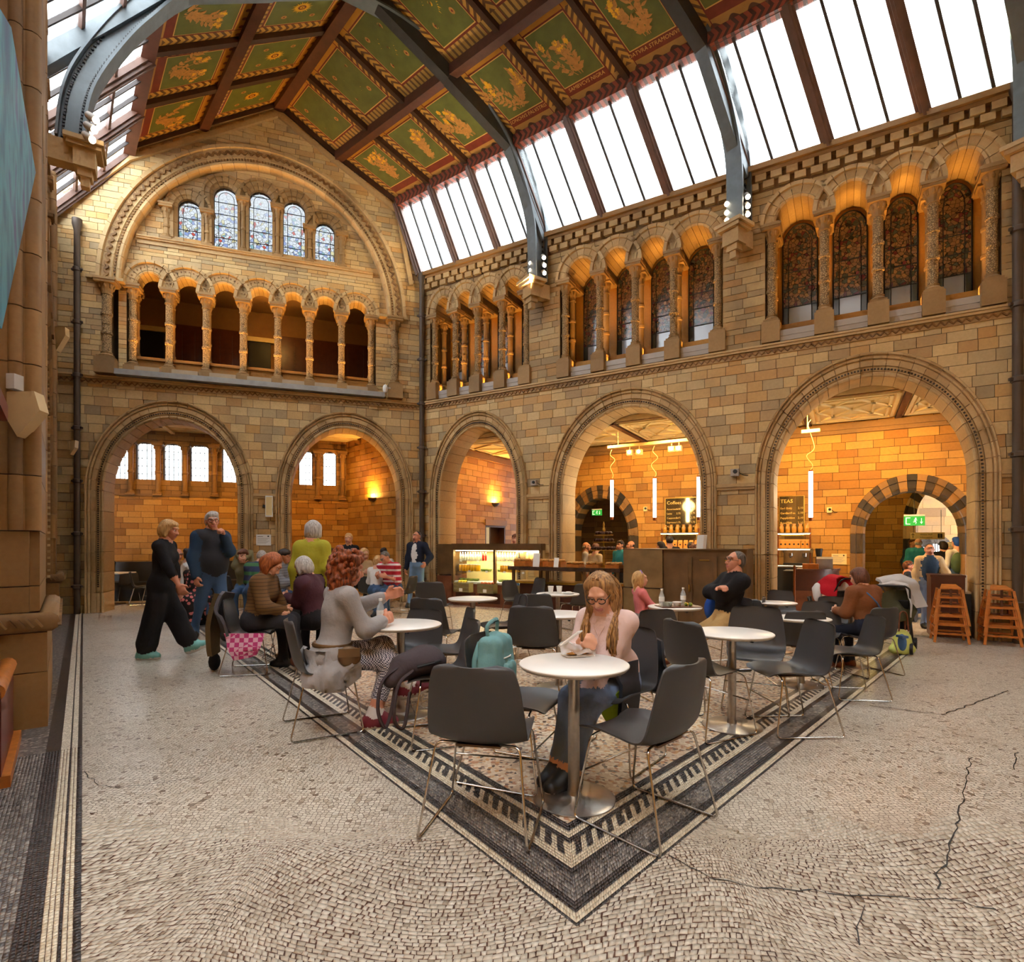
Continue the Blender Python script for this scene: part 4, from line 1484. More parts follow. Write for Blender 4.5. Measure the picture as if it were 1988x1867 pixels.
# terrazzo field inside the V
tv = [vpoint(0, 0, .485), vpoint(1, LEN_B, .485), vpoint(1, LEN_B, .485) + DA * (LEN_A - .4), vpoint(0, LEN_A, .485)]
MB().add([(*q, .003) for q in tv], [(0, 1, 2, 3)]).build('terrazzo_field', 'terrazzo', floor)
# left border strips parallel to the left wall
LP = ground(158, 1840)[:2]
LD = unit(ground(161, 1180)[:2] - LP)
LN_ = np.array([-LD[1], LD[0]])            # towards the wall
pxs = [158, 140, 117, 110, 74, 16]
kk = (1867 - HY) / CAMH
offs = [float((np.array([(x - CX) / kk, F_PX / kk]) - LP) @ LN_) for x in pxs]
offs = [o - offs[0] for o in offs]
print('strip', offs)
LB = [(offs[0], offs[1], 'D'), (offs[1], offs[2], 'W'), (offs[2], offs[3], 'D'), (offs[3], offs[4], 'W'), (offs[4], offs[5], 'D'), (offs[5], offs[5] + 1.4, 'G')]
def lpoint(t_, o):
 return LP + LD * t_ + LN_ * o
groups = {'tessera_dark': [], 'tessera_white': [], 'tessera_grey': []}
L_NEAR = 2.4
for (o0, o1, kd) in LB:
 o1n = min(o1, offs[5] + .35)
 nr = max(1, round((o1n - o0) / 0.017))
 for i in range(nr):
  a = o0 + (o1n - o0) * i / nr
  b = o0 + (o1n - o0) * (i + 1) / nr
  t_ = -1.0
  while t_ < L_NEAR:
   L = random.uniform(.014, .026)
   g = .0012
   j = lambda: random.uniform(-.0015, .0015)
   groups[KEY[kd]].append([lpoint(t_ + g + j(), a + g + j() * .5), lpoint(t_ + L - g + j(), a + g), lpoint(t_ + L - g + j(), b - g), lpoint(t_ + g + j(), b - g + j() * .5)])
   t_ += L
MB().add([(*lpoint(-1.2, 0), .0015), (*lpoint(13, 0), .0015), (*lpoint(13, offs[5] + 1.4), .0015), (*lpoint(-1.2, offs[5] + 1.4), .0015)], [(0, 1, 2, 3)]).build('border_grout', 'grout', floor)
for key, cells in groups.items():
 V, Q = tess_quads(ccw(np.array(cells)))
 tag(link(bpy.data.objects.new('border_tesserae', fast_mesh('border_tesserae', V, Q, key)), floor), kind='stuff')
for (o0, o1, kd) in LB:
 s0 = L_NEAR
 MB().add([(*lpoint(s0, o0), .0035), (*lpoint(13, o0), .0035), (*lpoint(13, o1), .0035), (*lpoint(s0, o1), .0035)], [(0, 1, 2, 3)]).build('border_strip', FK[kd], floor)
MB().add([(*lpoint(-1.2, offs[5] + .35), .003), (*lpoint(L_NEAR, offs[5] + .35), .003), (*lpoint(L_NEAR, offs[5] + 1.4), .003), (*lpoint(-1.2, offs[5] + 1.4), .003)], [(0, 1, 2, 3)]).build('border_strip', 'granito', floor)
# dark band with cream triangles by the red door
tb0 = ground(28, 1432)[:2]
q0 = float((tb0 - LP) @ LN_)
tri = MB()
tri.add([(*lpoint(-.2, q0 - .045), .005), (*lpoint(1.55, q0 - .045), .005), (*lpoint(1.55, q0 + .2), .005), (*lpoint(-.2, q0 + .2), .005)], [(0, 1, 2, 3)], 0)
tri.add([(*lpoint(-.2, q0), .006), (*lpoint(1.5, q0), .006), (*lpoint(1.5, q0 + .012), .006), (*lpoint(-.2, q0 + .012), .006)], [(0, 1, 2, 3)], 1)
for k in range(12):
 t_ = -.1 + k * .13
 tri.add([(*lpoint(t_, q0 + .02), .006), (*lpoint(t_ + .11, q0 + .02), .006), (*lpoint(t_ + .055, q0 + .11), .006)], [(0, 1, 2)], 1)
tri.build('border_triangles', ['strip_dark', 'strip_white'], floor)
# tiled threshold strip along the foot of the right wall
th = MB()
ua, ub = FR.u(1700), FR.u(1988) + .6
for (v0, v1, mi, z) in ((-.16, 0.05, 0, .004), (-.16, -.145, 1, .005), (.02, .035, 1, .005)):
 th.add([(*FR.P(ua, v0)[:2], z), (*FR.P(ub, v0)[:2], z), (*FR.P(ub, v1)[:2], z), (*FR.P(ua, v1)[:2], z)], [(0, 1, 2, 3)], mi)
u = ua
i = 0
while u < ub:
 for r_ in range(3):
  o_ = -.13 + r_ * .048
  s_ = .03 if (i + r_) % 2 else 0
  th.add([(*FR.P(u + s_, o_)[:2], .006), (*FR.P(u + s_ + .045, o_)[:2], .006), (*FR.P(u + s_ + .045, o_ + .022)[:2], .006), (*FR.P(u + s_, o_ + .022)[:2], .006)], [(0, 1, 2, 3)], 1)
 u += .075
 i += 1
th.build('threshold_mosaic', ['strip_dark', 'strip_white'], floor)
# foreground field of irregular cream tesserae, laid in swirling rows
S = 0.0245
cells = []
def warp(p):
 x, y = p[..., 0], p[..., 1]
 dx = .10 * np.sin(2.7 * y + 1.3 * np.sin(3.1 * x)) + .035 * np.sin(6.1 * x + 4.0 * y + 1.0)
 dy = .13 * np.sin(3.3 * x + 1.1 * np.sin(2.3 * y)) + .035 * np.sin(7.3 * y - 3.0 * x)
 return np.stack([x + dx, y + dy], -1)
ys = np.arange(1.45, 3.05, S)
for iy, y in enumerate(ys):
 x = -2.7 - random.random() * .02
 while x < 2.9:
  L = S * random.uniform(.75, 1.35)
  j = lambda: random.uniform(-.0036, .0036)
  g = .0014
  cells.append([(x + g + j(), y + g + j()), (x + L - g + j(), y + g + j()), (x + L - g + j(), y + S - g + j()), (x + g + j(), y + S - g + j())])
  x += L
cells = warp(np.array(cells))
cen = cells.mean(1)
rel = cen - A0
dA_ = rel @ NA
dB_ = rel @ NB
inV = (dA_ > .02) & (dB_ > .02)
left = ((cells - LP) @ LN_).mean(1) > .012
vis = cen[:, 1] > 1.62
limit = cen[:, 1] + .0 * cen[:, 0] < 2.75 + .1 * np.sin(cen[:, 0] * 9)
cells = ccw(cells[(~inV) & (~left) & vis & limit])
cen = cells.mean(1)
order = np.argsort(np.abs(cen[:, 1]))
area = np.abs((cells[:, 2] - cells[:, 0])[:, 0] * (cells[:, 3] - cells[:, 1])[:, 1] - (cells[:, 2] - cells[:, 0])[:, 1] * (cells[:, 3] - cells[:, 1])[:, 0])
near = (cen[:, 1] > 1.87) & (np.abs(cen[:, 0]) < cen[:, 1] * .92)
score = np.where(near, area / cen[:, 1] ** 3, 0)
top = set(np.argsort(-score)[:300].tolist())
rest = np.array([c for i, c in enumerate(cells) if i not in top])
V, Q = tess_quads(rest, .0018)
tag(link(bpy.data.objects.new('tesserae', fast_mesh('tesserae', V, Q, 'tessera_cream')), floor), kind='stuff')
for i in top:
 c = cells[i]
 m = c.mean(0)
 V, Q = tess_quads((c - m)[None], .0018)
 o = bpy.data.objects.new('tessera', fast_mesh('tessera', V, Q, 'tessera_cream'))
 link(o, floor)
 o.location = (m[0], m[1], 0)
MB().add([(-2.6, 1.6, .0008), (2.75, 1.6, .0008), (2.75, 2.62, .0008), (-2.6, 2.62, .0008)], [(0, 1, 2, 3)]).build('tessera_grout', 'grout', floor)
# cracks that wander over the mosaic
def crack(pix, w=.006):
 P = np.array([ground(x, y)[:2] for x, y in pix])
 out = []
 r = random.Random(int(pix[0][0]))
 for a, b in zip(P[:-1], P[1:]):
  n = max(2, int(np.linalg.norm(b - a) / .05))
  for k in range(n):
   q = lerp(a, b, k / n)
   out.append((q[0] + r.uniform(-.012, .012), q[1] + r.uniform(-.012, .012)))
 b = MB()
 for p, q in zip(out[:-1], out[1:]):
  d = unit(np.array(q) - np.array(p))
  n_ = np.array([-d[1], d[0]]) * w * r.uniform(.3, .6)
  b.add([(p[0] + n_[0], p[1] + n_[1], .0048), (p[0] - n_[0], p[1] - n_[1], .0048), (q[0] - n_[0], q[1] - n_[1], .0048), (q[0] + n_[0], q[1] + n_[1], .0048)], [(0, 1, 2, 3)])
 b.build('crack', 'black', floor)
crack([(1300, 1661), (1380, 1705), (1470, 1722), (1580, 1731), (1700, 1742), (1830, 1746), (1900, 1762), (1987, 1778)])
crack([(1885, 1470), (1870, 1560), (1845, 1640), (1825, 1700), (1812, 1740)], .007)
crack([(165, 1500), (190, 1524), (215, 1530), (300, 1522), (400, 1507)], .005)
crack([(1975, 1460), (1968, 1500)], .007)
crack([(1690, 1370), (1830, 1388), (1880, 1370), (1960, 1340)], .01)
crack([(1680, 1757), (1665, 1800), (1660, 1850)], .004)
# ------------------------------------------------------------------ aisles behind the arcades
def light(name, kind, loc, energy, col, size=0.1, parent=None, rot=None, spot=None, size_y=None):
 l = bpy.data.lights.new(name, kind)
 l.energy = energy
 l.color = col
 if kind == 'AREA':
  l.size = size
  if size_y:
   l.shape = 'RECTANGLE'
   l.size_y = size_y
 else:
  l.shadow_soft_size = size
 if spot:
  l.spot_size = spot
  l.spot_blend = 0.6
 o = bpy.data.objects.new(name, l)
 link(o, parent)
 o.location = loc
 if rot is not None:
  o.rotation_euler = rot
 return o
def aim(o, target):
 d = Vector(target) - o.location
 o.rotation_euler = d.to_track_quat('-Z', 'Y').to_euler()
WARM = (1.0, 0.54, 0.13)
AMBER = (1.0, 0.50, 0.10)
VA = 3.0
ZC_R = FR.at(1700, 812, VA)[1]
zi = FR.at(1660, 1036, VA)[1]
OC = ring_fit(FR, 1650, 1903, 919, ring=0.34, zimp=zi, v=VA)
OD = ring_fit(FR, 1096, 1240, 941, ring=0.34, zimp=zi, v=VA)
wa = struct('wall_aisle_right', FR)
U_A0 = 1.32
def iv_aisle(z):
 iv = [(U_A0, UR_END)]
 for o in (OC, OD):
  h = arch_half(o, z)
  if h:
   iv = cut(iv, o['u'] - h, o['u'] + h)
 return iv
brick_wall(FR, wa, courses(0.0, ZC_R, 0.14, 0.18, 43), iv_aisle, 'brick_ochre', 0.35, (0.24, 0.5), 300, 44, v0=VA, mortar='mortar_dark')
aprof = [(0, 0.5), (0, -0.01), (0.05, -0.03), (0.08, -0.01), (0.2, -0.01), (0.21, -0.04), (0.33, -0.04), (0.34, 0.04), (0.12, 0.04), (0.12, 0.5)]
for o in (OC, OD):
 arch_ring(wa, o, aprof, 19, 'stone_brown', v0=VA, alt='stone_slate')
MB().box(U_A0, UR_END, VA - .1, VA + .02, ZC_R - .18, ZC_R - .06).box(U_A0, UR_END, VA - .06, VA + .02, ZC_R - .26, ZC_R - .18).build('cornice', 'stone_brown', wa)
MB().box(U_A0 - .1, U_A0, VA, 6.4, 0, ZC_R).build('return_wall', 'brick_ochre', wa)
MB().box(-.5, UR_END, 6.3, 6.4, 0, ZC_R).build('inner_wall', 'brick_ochre', struct('wall_aisle_inner', FR)) if False else None
# end wall with the uplighter and little door
FE = Frame(FR.P(.16, TH)[:2], FR.P(.16, 6.0)[:2])
we = struct('wall_aisle_end', FE)
ud0, ud1 = FE.u(942), FE.u(981)
zd = FE.at(960, 1020)[1]
def iv_end(z):
 iv = [(0, FE.L)]
 if z < zd:
  iv = cut(iv, ud0, ud1)
 return iv
brick_wall(FE, we, courses(0.0, ZC_R, 0.14, 0.18, 53), iv_end, 'brick_ochre', 0.3, (0.24, 0.5), 120, 54, mortar='mortar_dark')
MB().box(-.1, FE.L, -.06, .02, ZC_R - .2, ZC_R - .05).build('cornice', 'stone_brown', we)
dr = MB().box(ud0 - .03, ud1 + .03, -.04, .05, zd, zd + .16).build('door_lintel', 'stone_brown', we)
door = struct('door_1', FE)
MB().box(ud0, ud0 + .05, 0, .25, 0, zd).box(ud1 - .05, ud1, 0, .25, 0, zd).box(ud0, ud1, 0, .25, zd - .05, zd).build('frame', 'timber_dark', door)
MB().box((ud0 + ud1) / 2 + .05, ud1 - .05, .2, .25, 0, zd - .05).build('leaf', 'timber_dark', door)
MB().box(ud0 - .1, ud1 + .6, .95, 1.0, 0, 2.6).build('lobby_wall', 'cream_plaster', door)
light('lobby_lamp', 'POINT', tuple(FE.P((ud0 + ud1) / 2, .6, zd - .15)), 12, (1, .85, .6), .1)
# coffered plaster ceiling with moulded ribs and brown beams
ca = struct('ceiling_aisle_right', FR)
MB().box(-.2, UR_END, TH, TH + .06, ZC_R - .02, Z_STR + .1).build('fascia', 'stone_brown', ca)
MB().box(-.2, UR_END, TH - .02, 6.4, ZC_R, ZC_R + .1).build('plaster', 'cream_plaster', ca)
ub = [R_ARCH[1]['u'] - .55, R_ARCH[1]['u'] + 1.0, R_ARCH[2]['u'] - 0.95, R_ARCH[2]['u'] + .62, R_ARCH[2]['u'] + 2.0]
for u_ in ub:
 MB().box(u_ - .05, u_ + .05, TH, VA, ZC_R - .06, ZC_R + .02).build('ceiling_beam', 'timber_red', ca)
for a, b in zip([-.1] + ub, ub + [UR_END - .1]):
 m = MB()
 va, vb = TH + .1, VA - .1
 c, v_ = (a + b) / 2, (va + vb) / 2
 hw, hv = (b - a) / 2 - .12, (vb - va) / 2 - .08
 for (s, w) in ((1.0, .03), (.86, .02), (.5, .02)):
  for p, q in (((-1, -1), (1, -1)), ((1, -1), (1, 1)), ((1, 1), (-1, 1)), ((-1, 1), (-1, -1))):
   m.beam((c + p[0] * hw * s, v_ + p[1] * hv * s, ZC_R - .01), (c + q[0] * hw * s, v_ + q[1] * hv * s, ZC_R - .01), w * 2, .05)
 for p, q in (((-1, 0), (0, -1)), ((0, -1), (1, 0)), ((1, 0), (0, 1)), ((0, 1), (-1, 0)), ((-.86, -.86), (.86, .86)), ((-.86, .86), (.86, -.86))):
  m.beam((c + p[0] * hw * .9, v_ + p[1] * hv * .9, ZC_R - .01), (c + q[0] * hw * .9, v_ + q[1] * hv * .9, ZC_R - .01), .035, .05)
 m.build('ceiling_moulding', 'cream_plaster', ca)
# passage behind the dark arch, and the corridor to the skylit hall
pc = struct('wall_passage', FR)
uo = OD['u']
brick_wall(FR, pc, courses(0, 3.2, .14, .18, 63), lambda z: [(uo - 1.6, uo + 1.6)], 'stone_brown', .2, (.24, .5), 60, 64, v0=VA + 2.0, mortar='mortar_dark')
MB().box(uo - 1.7, uo - 1.6, VA + .35, VA + 2.2, 0, 3.2).box(uo + 1.6, uo + 1.7, VA + .35, VA + 2.2, 0, 3.2).box(uo - 1.7, uo + 1.7, VA + .35, VA + 2.2, 3.2, 3.3).build('side_wall', 'stone_brown', pc)
wc = struct('wall_corridor', FR)
V3 = VA + 3.0
O2 = dict(u=FR.u(1822, V3), rx=FR.u(1868, V3) - FR.u(1822, V3), rz=.8, z0=1.9, zb=0, clip=.12)
cu0, cu1 = OC['u'] - OC['rx'] - .05, FR.u(1900, V3) + .3
def iv_c(z):
 iv = [(cu0 - .4, cu1 + 2.4)]
 h = arch_half(O2, z)
 if h:
  iv = cut(iv, O2['u'] - h, O2['u'] + h)
 return iv
brick_wall(FR, wc, courses(0, 3.6, .14, .18, 73), iv_c, 'brick_ochre', .3, (.24, .5), 40, 74, v0=V3, mortar='mortar_dark')
arch_ring(wc, O2, [(0, .35), (0, -.02), (.18, -.02), (.2, -.05), (.25, -.05), (.25, .03), (.1, .03), (.1, .35)], 15, 'stone_trim', v0=V3, alt='stone_slate')
brick_wall(Frame(FR.P(cu0, V3)[:2], FR.P(cu0, VA)[:2]), struct('wall_corridor_side', Frame(FR.P(cu0, VA + .4)[:2], FR.P(cu0, V3)[:2])), courses(0, 2.0, .14, .18, 83), lambda z: [(0, V3 - VA - .4)], 'stone_brown', .2, (.24, .5), 40, 84, mortar='mortar_dark')
MB().box(cu0 - .4, cu0, VA + .35, V3, 2.0, 3.6).box(cu1 + 2.0, cu1 + 2.4, VA + .35, V3, 0, 3.6).build('upper_side', 'brick_ochre', wc)
MB().add([(cu0 - .4, VA + .35, 3.6), (cu1 + 2.4, VA + .35, 3.6), (cu1 + 2.4, V3, 3.0), (cu0 - .4, V3, 3.0)], [(0, 1, 2, 3)]).build('sloping_ceiling', 'cream_plaster', wc)
light('corridor_lamp', 'POINT', tuple(FR.P(cu0 + .25, VA + 1.3, 2.2)), 14, (1, .72, .2), .1)
# the hall beyond, open to the sky, with its far wall of arched windows
wf = struct('wall_far_hall', FR)
VF = 15.0
FWN = []
for (xa, xb) in ((1765, 1792), (1806, 1827)):
 a, b = FR.u(xa, VF), FR.u(xb, VF)
 FWN.append(dict(u=(a + b) / 2, rx=(b - a) / 2, rz=(b - a) / 2, z0=FR.at(1780, 1062, VF)[1], zb=.6, clip=.1))
def iv_f(z):
 iv = [(10, 34)]
 for o in FWN:
  h = arch_half(o, z)
  if h:
   iv = cut(iv, o['u'] - h, o['u'] + h)
 return iv
brick_wall(FR, wf, courses(0, 6.5, .3, .4, 93), iv_f, 'stone_brown', .3, (.4, .8), 0, 94, v0=VF)
for o in FWN:
 arch_ring(wf, o, [(0, .2), (0, -.05), (.3, -.05), (.3, .05), (.1, .05), (.1, .2)], 9, 'stone_slate', v0=VF, legs=False)
 w = struct('window_%d' % wi, FR)
 wi += 1
 glass_panel(w, 'pane', o['u'], o['rx'], o['zb'], o['z0'], o['rz'], VF + .15, 'clear_glass')
 lead_frame(w, o['u'], o['rx'], o['zb'], o['z0'], o['rz'], VF + .12, 4, (1.0, 1.45, 1.75), 0, 'timber_dark', .03)
for k, xb in enumerate((10, 34)):
 MB().box(xb - .2, xb + .2, V3 + .3, VF, 0, 6.5).build('side_wall', 'stone_brown', wf)
# ---- aisle behind the back wall
VB = 3.2
wb = struct('wall_aisle_left', FB)
ZC_B = FB.at(330, 838, VB)[1]
AW = []
for (xa, xb) in ((172, 196), (212, 248), (264, 301), (317, 353), (369, 405), (431, 466), (580, 607), (627, 653), (676, 690)):
 a, b = FB.u(xa, VB), FB.u(xb, VB)
 AW.append((a, b))
AZ0, AZ1 = FB.at(283, 934, VB)[1], FB.at(283, 858, VB)[1]
FO = Frame(FB.P(FB.u(672, VB), VB)[:2], FB.P(FB.u(774, TH), TH)[:2])   # oblique end wall
UEND = FB.u(672, VB)
def iv_bl(z):
 iv = [(-1.2, UEND + .05)]
 if AZ0 < z < AZ1:
  for a, b in AW:
   iv = cut(iv, a, b)
 return iv
ZL = FB.at(283, 962, VB)[1]
brick_wall(FB, wb, courses(0, ZL, .14, .18, 103), iv_bl, 'brick_ochre', .3, (.26, .46), 200, 104, v0=VB - .12, mortar='mortar_dark')
brick_wall(FB, wb, courses(ZL, ZC_B, .1, .16, 105), iv_bl, 'stone_brown', .3, (.26, .46), 40, 106, v0=VB, mortar='mortar_dark')
for a, b in AW:
 w = struct('window_%d' % wi, FB)
 wi += 1
 c = (a + b) / 2
 MB().box(a, b, VB + .12, VB + .13, AZ0, AZ1).build('pane', 'clear_glass', w)
 fr_ = MB()
 fr_.box(a - .03, a + .02, VB + .08, VB + .16, AZ0, AZ1).box(b - .02, b + .03, VB + .08, VB + .16, AZ0, AZ1).box(a, b, VB + .08, VB + .16, AZ0 - .03, AZ0 + .02)
 fr_.box(a, b, VB + .06, VB + .16, AZ1 - .03, AZ1 + .03)
 fr_.build('frame', 'timber_dark', w)
 br_ = MB()
 for k in range(1, 4):
  x = a + (b - a) * k / 4
  br_.box(x - .007, x + .007, VB + .11, VB + .14, AZ0, AZ1)
 for k in range(1, 5):
  z = AZ0 + (AZ1 - AZ0) * k / 5
  br_.box(a, b, VB + .11, VB + .14, z - .006, z + .006)
 br_.build('glazing_bar', 'black', w)
 # segmental head stone
 MB().prism([(a - .06, AZ1 + .06), (a - .06, AZ1 - .1), (a + .0, AZ1 - .1), (a + (b - a) * .2, AZ1 - .03), (c, AZ1), (b - (b - a) * .2, AZ1 - .03), (b, AZ1 - .1), (b + .06, AZ1 - .1), (b + .06, AZ1 + .06)][::-1], VB - .04, VB + .1).build('head_stone', 'stone_brown', w)
for (p, q) in zip(AW[:-1], AW[1:]):
 if q[0] - p[1] < .7:
  x = (p[1] + q[0]) / 2
  column(wb, x, VB - .1, FB.at(283, 962, VB)[1], AZ1, r=.06, mat='stone_brown', carved=False, rings=1)
MB().box(-1.2, UEND, VB - .14, VB, ZL - .02, ZL + .04).build('ledge', 'stone_brown', wb)
wo = struct('wall_aisle_oblique', FO)
brick_wall(FO, wo, courses(0, ZC_B, .14, .18, 107), lambda z: [(-.05, FO.L + .1)], 'brick_ochre', .3, (.26, .46), 120, 108, mortar='mortar_dark')
MB().box(-1.3, -1.2, TH, VB + .3, 0, ZC_B).build('end_wall', 'brick_ochre', wb)
cb = struct('ceiling_aisle_left', FB)
MB().box(-1.2, FB.L + .2, TH, TH + .06, ZC_B - .02, Z_STR + .1).build('fascia', 'stone_brown', cb)
MB().box(-1.2, FB.L + .2, TH - .02, VB + .3, ZC_B, ZC_B + .1).build('plaster', 'cream_plaster', cb)
m = MB()
for k in range(5):
 u_ = -.6 + k * 1.6
 m.box(u_ - .05, u_ + .05, TH, VB, ZC_B - .06, ZC_B + .02)
for v_ in (1.2, 1.9, 2.6):
 m.box(-1.2, FB.L, v_ - .03, v_ + .03, ZC_B - .03, ZC_B + .02)
m.build('ceiling_moulding', 'cream_plaster', cb)
# pale roofs seen through those windows
ob = struct('wall_neighbour', FB)
MB().box(-4, 12, 9, 9.2, 0, 3.0).build('parapet_wall', 'lead_grey', ob)
bl = MB()
for k in range(90):
 bl.box(-4 + k * .18, -4 + k * .18 + .08, 8.9, 9.0, 3.05, 3.45)
bl.box(-4, 12, 8.9, 9.0, 3.0, 3.06).box(-4, 12, 8.9, 9.0, 3.45, 3.52)
tag(bl.build('balustrade', 'iron_dark', ob), kind='stuff')
MB().box(3.5, 4.2, 8.3, 8.9, 1.2, 2.6).box(8, 9, 8.3, 8.9, 1.5, 2.4).build('roof_vent', 'grey_box', ob)
# ---- light of the aisles: ceiling spots washing the back walls, in warm white
for (o, e) in ((R_ARCH[1], 85), (R_ARCH[2], 115)):
 for du in (-.9, .5):
  l = light('aisle_spot', 'SPOT', tuple(FR.P(o['u'] + du, 1.05, ZC_R - .15)), e * 1.35, WARM, .12, spot=math.radians(125))
  aim(l, FR.P(o['u'] + du + .1, VA, 1.6))
l = light('aisle_spot', 'SPOT', tuple(FR.P(R_ARCH[0]['u'] + .3, 1.6, ZC_R - .2)), 80, WARM, .12, spot=math.radians(120))
aim(l, FR.P(.1, 2.6, 1.5))
for u_ in (B_ARCH[0]['u'] - .8, B_ARCH[0]['u'] + .8, B_ARCH[1]['u'] - .4):
 l = light('aisle_spot', 'SPOT', tuple(FB.P(u_, 1.2, ZC_B - .1)), 80, WARM, .12, spot=math.radians(120))
 aim(l, FB.P(u_, VB, 1.1))
# ---- wall uplighters: half bowls throwing light up the brickwork
def sconce(fr, px, py, label, e):
 u_, z_ = fr.at(px, py)
 g = empty('wall_uplighter', M=fr.M @ Matrix.Translation((u_, 0, z_)))
 tag(g, label, 'wall lamp')
 b = MB()
 n, m_ = 10, 5
 V = []
 for i in range(m_ + 1):
  r = .16 * math.sin(PI / 2 * (i / m_) ** .7 * .98 + .02)
  for k in range(n + 1):
   a = PI + PI * k / n
   V.append((r * math.cos(a), r * .9 * math.sin(a), -.12 + .12 * i / m_))
 F = [(i * (n + 1) + k, i * (n + 1) + k + 1, (i + 1) * (n + 1) + k + 1, (i + 1) * (n + 1) + k) for i in range(m_) for k in range(n)]
 b.add(V, F).build('bowl', 'pipe_brown', g, smooth=60)
 MB().box(-.07, .07, -.09, -.03, -.06, -.045).build('lamp_tray', 'lamp_glow', g)
 l = light('lamp', 'AREA', (0, -.09, .0), e, AMBER, .16, g, size_y=.07)
 l.rotation_euler = (PI - .35, 0, 0)
 return g
emit('lamp_glow', (1, .7, .3, 1), 12)
sconce(FO, 725, 966, 'bowl wall uplighter glowing on brick beside the arch nearest the room corner', 34)
sconce(FE, 960, 976, 'bowl wall uplighter glowing above the little doorway behind the food counter', 34)
# ---- uplighters in the balcony and clerestory sills: warm strips in the boxes
order2 = ['first', 'second', 'third', 'fourth']
bayn = ['far bay next to the room corner', 'middle bay', 'near bay beside the long drainpipe']
k = 0
for o in [x for x in bpy.data.objects if x.name.startswith('uplighter') and 'bay' in x]:
 o['label'] = 'grey uplighter box on sill, %s window of clerestory %s' % (order2[k % 4], bayn[o['bay']])
 o['group'] = 'uplighters on the clerestory sills'
 del o['bay']
 k += 1
for bi, cols in enumerate(CLER):
 for a, b in zip(cols[:-1], cols[1:]):
  l = light('sill_strip', 'AREA', (0, 0, 0), 3.2, AMBER, (b - a) * .6, size_y=.05)
  l.data.spread = math.radians(75)
  p = FR.P((a + b) / 2, .10, Z_STR + .315)
  l.location = p
  aim(l, FR.P((a + b) / 2, .45, Z_CAP + .3))
for a, b in zip(BCOL[:-1], BCOL[1:]):
 l = light('sill_strip', 'AREA', FB.P((a + b) / 2, V2 - .16, Z_STR + .335), 4.0, AMBER, (b - a) * .6, size_y=.05)
 l.data.spread = math.radians(75)
 aim(l, FB.P((a + b) / 2, V2 + .12, ZB_CAP + .3))
light('balcony_lamp', 'POINT', tuple(FB.P(FB.L * .5, V2 + 1.6, ZB_CAP + .2)), 18, WARM, .2)
# ------------------------------------------------------------------ furniture
plain('chair_plastic', srgb(62, 61, 62), 0.42, 0, 0.5, var=0.04)
t = NT('chrome', 0.16, 1.0)
t.b.inputs['Base Color'].default_value = srgb(205, 200, 192)
t = NT('steel_brushed', 0.34, 1.0)
t.color(t.mix(t.noise(t.obj(), 30, 2), srgb(168, 158, 146), srgb(196, 188, 178)))
plain('table_white', srgb(232, 228, 222), 0.3, var=0.02)
plain('table_edge', srgb(206, 196, 182), 0.5, var=0.03)
plain('bronze', srgb(140, 112, 72), 0.45, 0.35, var=0.3, scale=3)
plain('bronze_dark', srgb(112, 84, 54), 0.42, 0.3, var=0.3, scale=3)
plain('copper_panel', srgb(146, 90, 64), 0.42, 0.3, var=0.35, scale=4)
plain('oak', srgb(190, 112, 44), 0.4, var=0.2, scale=14)
plain('dark_wood', srgb(86, 44, 30), 0.4, var=0.25, scale=6)
plain('leather_black', srgb(40, 36, 34), 0.45)
plain('brass', srgb(200, 158, 70), 0.3, 0.9)
def chair_shell():
 pr = catmull([(.235, .425), (.215, .441), (.12, .452), (0, .445), (-.10, .437), (-.165, .450), (-.208, .498), (-.232, .58), (-.256, .69), (-.276, .79), (-.283, .825)], 3)
 n = len(pr)
 hw = np.interp(np.linspace(0, 1, n), [0, .06, .2, .4, .55, .68, .82, .93, .97, 1], [.165, .205, .222, .236, .242, .238, .220, .192, .168, .115])
 back = np.clip((np.linspace(0, 1, n) - .42) / .2, 0, 1)
 cols = 11
 S = np.linspace(-1, 1, cols)
 T = np.gradient(pr, axis=0)
 T /= np.linalg.norm(T, axis=1)[:, None]
 N = np.column_stack([-T[:, 1], T[:, 0]])     # (y,z) normal towards the sitter
 N[N @ np.array([.3, 1.0]) < 0] *= -1
 top = np.zeros((n, cols, 3))
 for j, s in enumerate(S):
  lift = .018 * s ** 2 * (1 - back) + .040 * s ** 2 * back
  lift = lift + .008 * abs(s) ** 6 * (1 - back)
  top[:, j, 0] = s * hw
  top[:, j, 1] = pr[:, 0] + N[:, 0] * lift
  top[:, j, 2] = pr[:, 1] + N[:, 1] * lift
 bot = top.copy()
 bot[:, :, 1] -= N[:, 0][:, None] * .009
 bot[:, :, 2] -= N[:, 1][:, None] * .009
 V = np.concatenate([top.reshape(-1, 3), bot.reshape(-1, 3)])
 K = n * cols
 F = []
 for i in range(n - 1):
  for j in range(cols - 1):
   a = i * cols + j
   F.append((a, a + 1, a + cols + 1, a + cols))
   F.append((K + a, K + a + cols, K + a + cols + 1, K + a + 1))
 rim = [j for j in range(cols)] + [i * cols + cols - 1 for i in range(1, n)] + [(n - 1) * cols + j for j in range(cols - 2, -1, -1)] + [i * cols for i in range(n - 2, 0, -1)]
 for a, b in zip(rim, rim[1:] + rim[:1]):
  F.append((a, K + a, K + b, b))
 return MB().add(V, F).mesh('shell', 'chair_plastic', smooth=50)
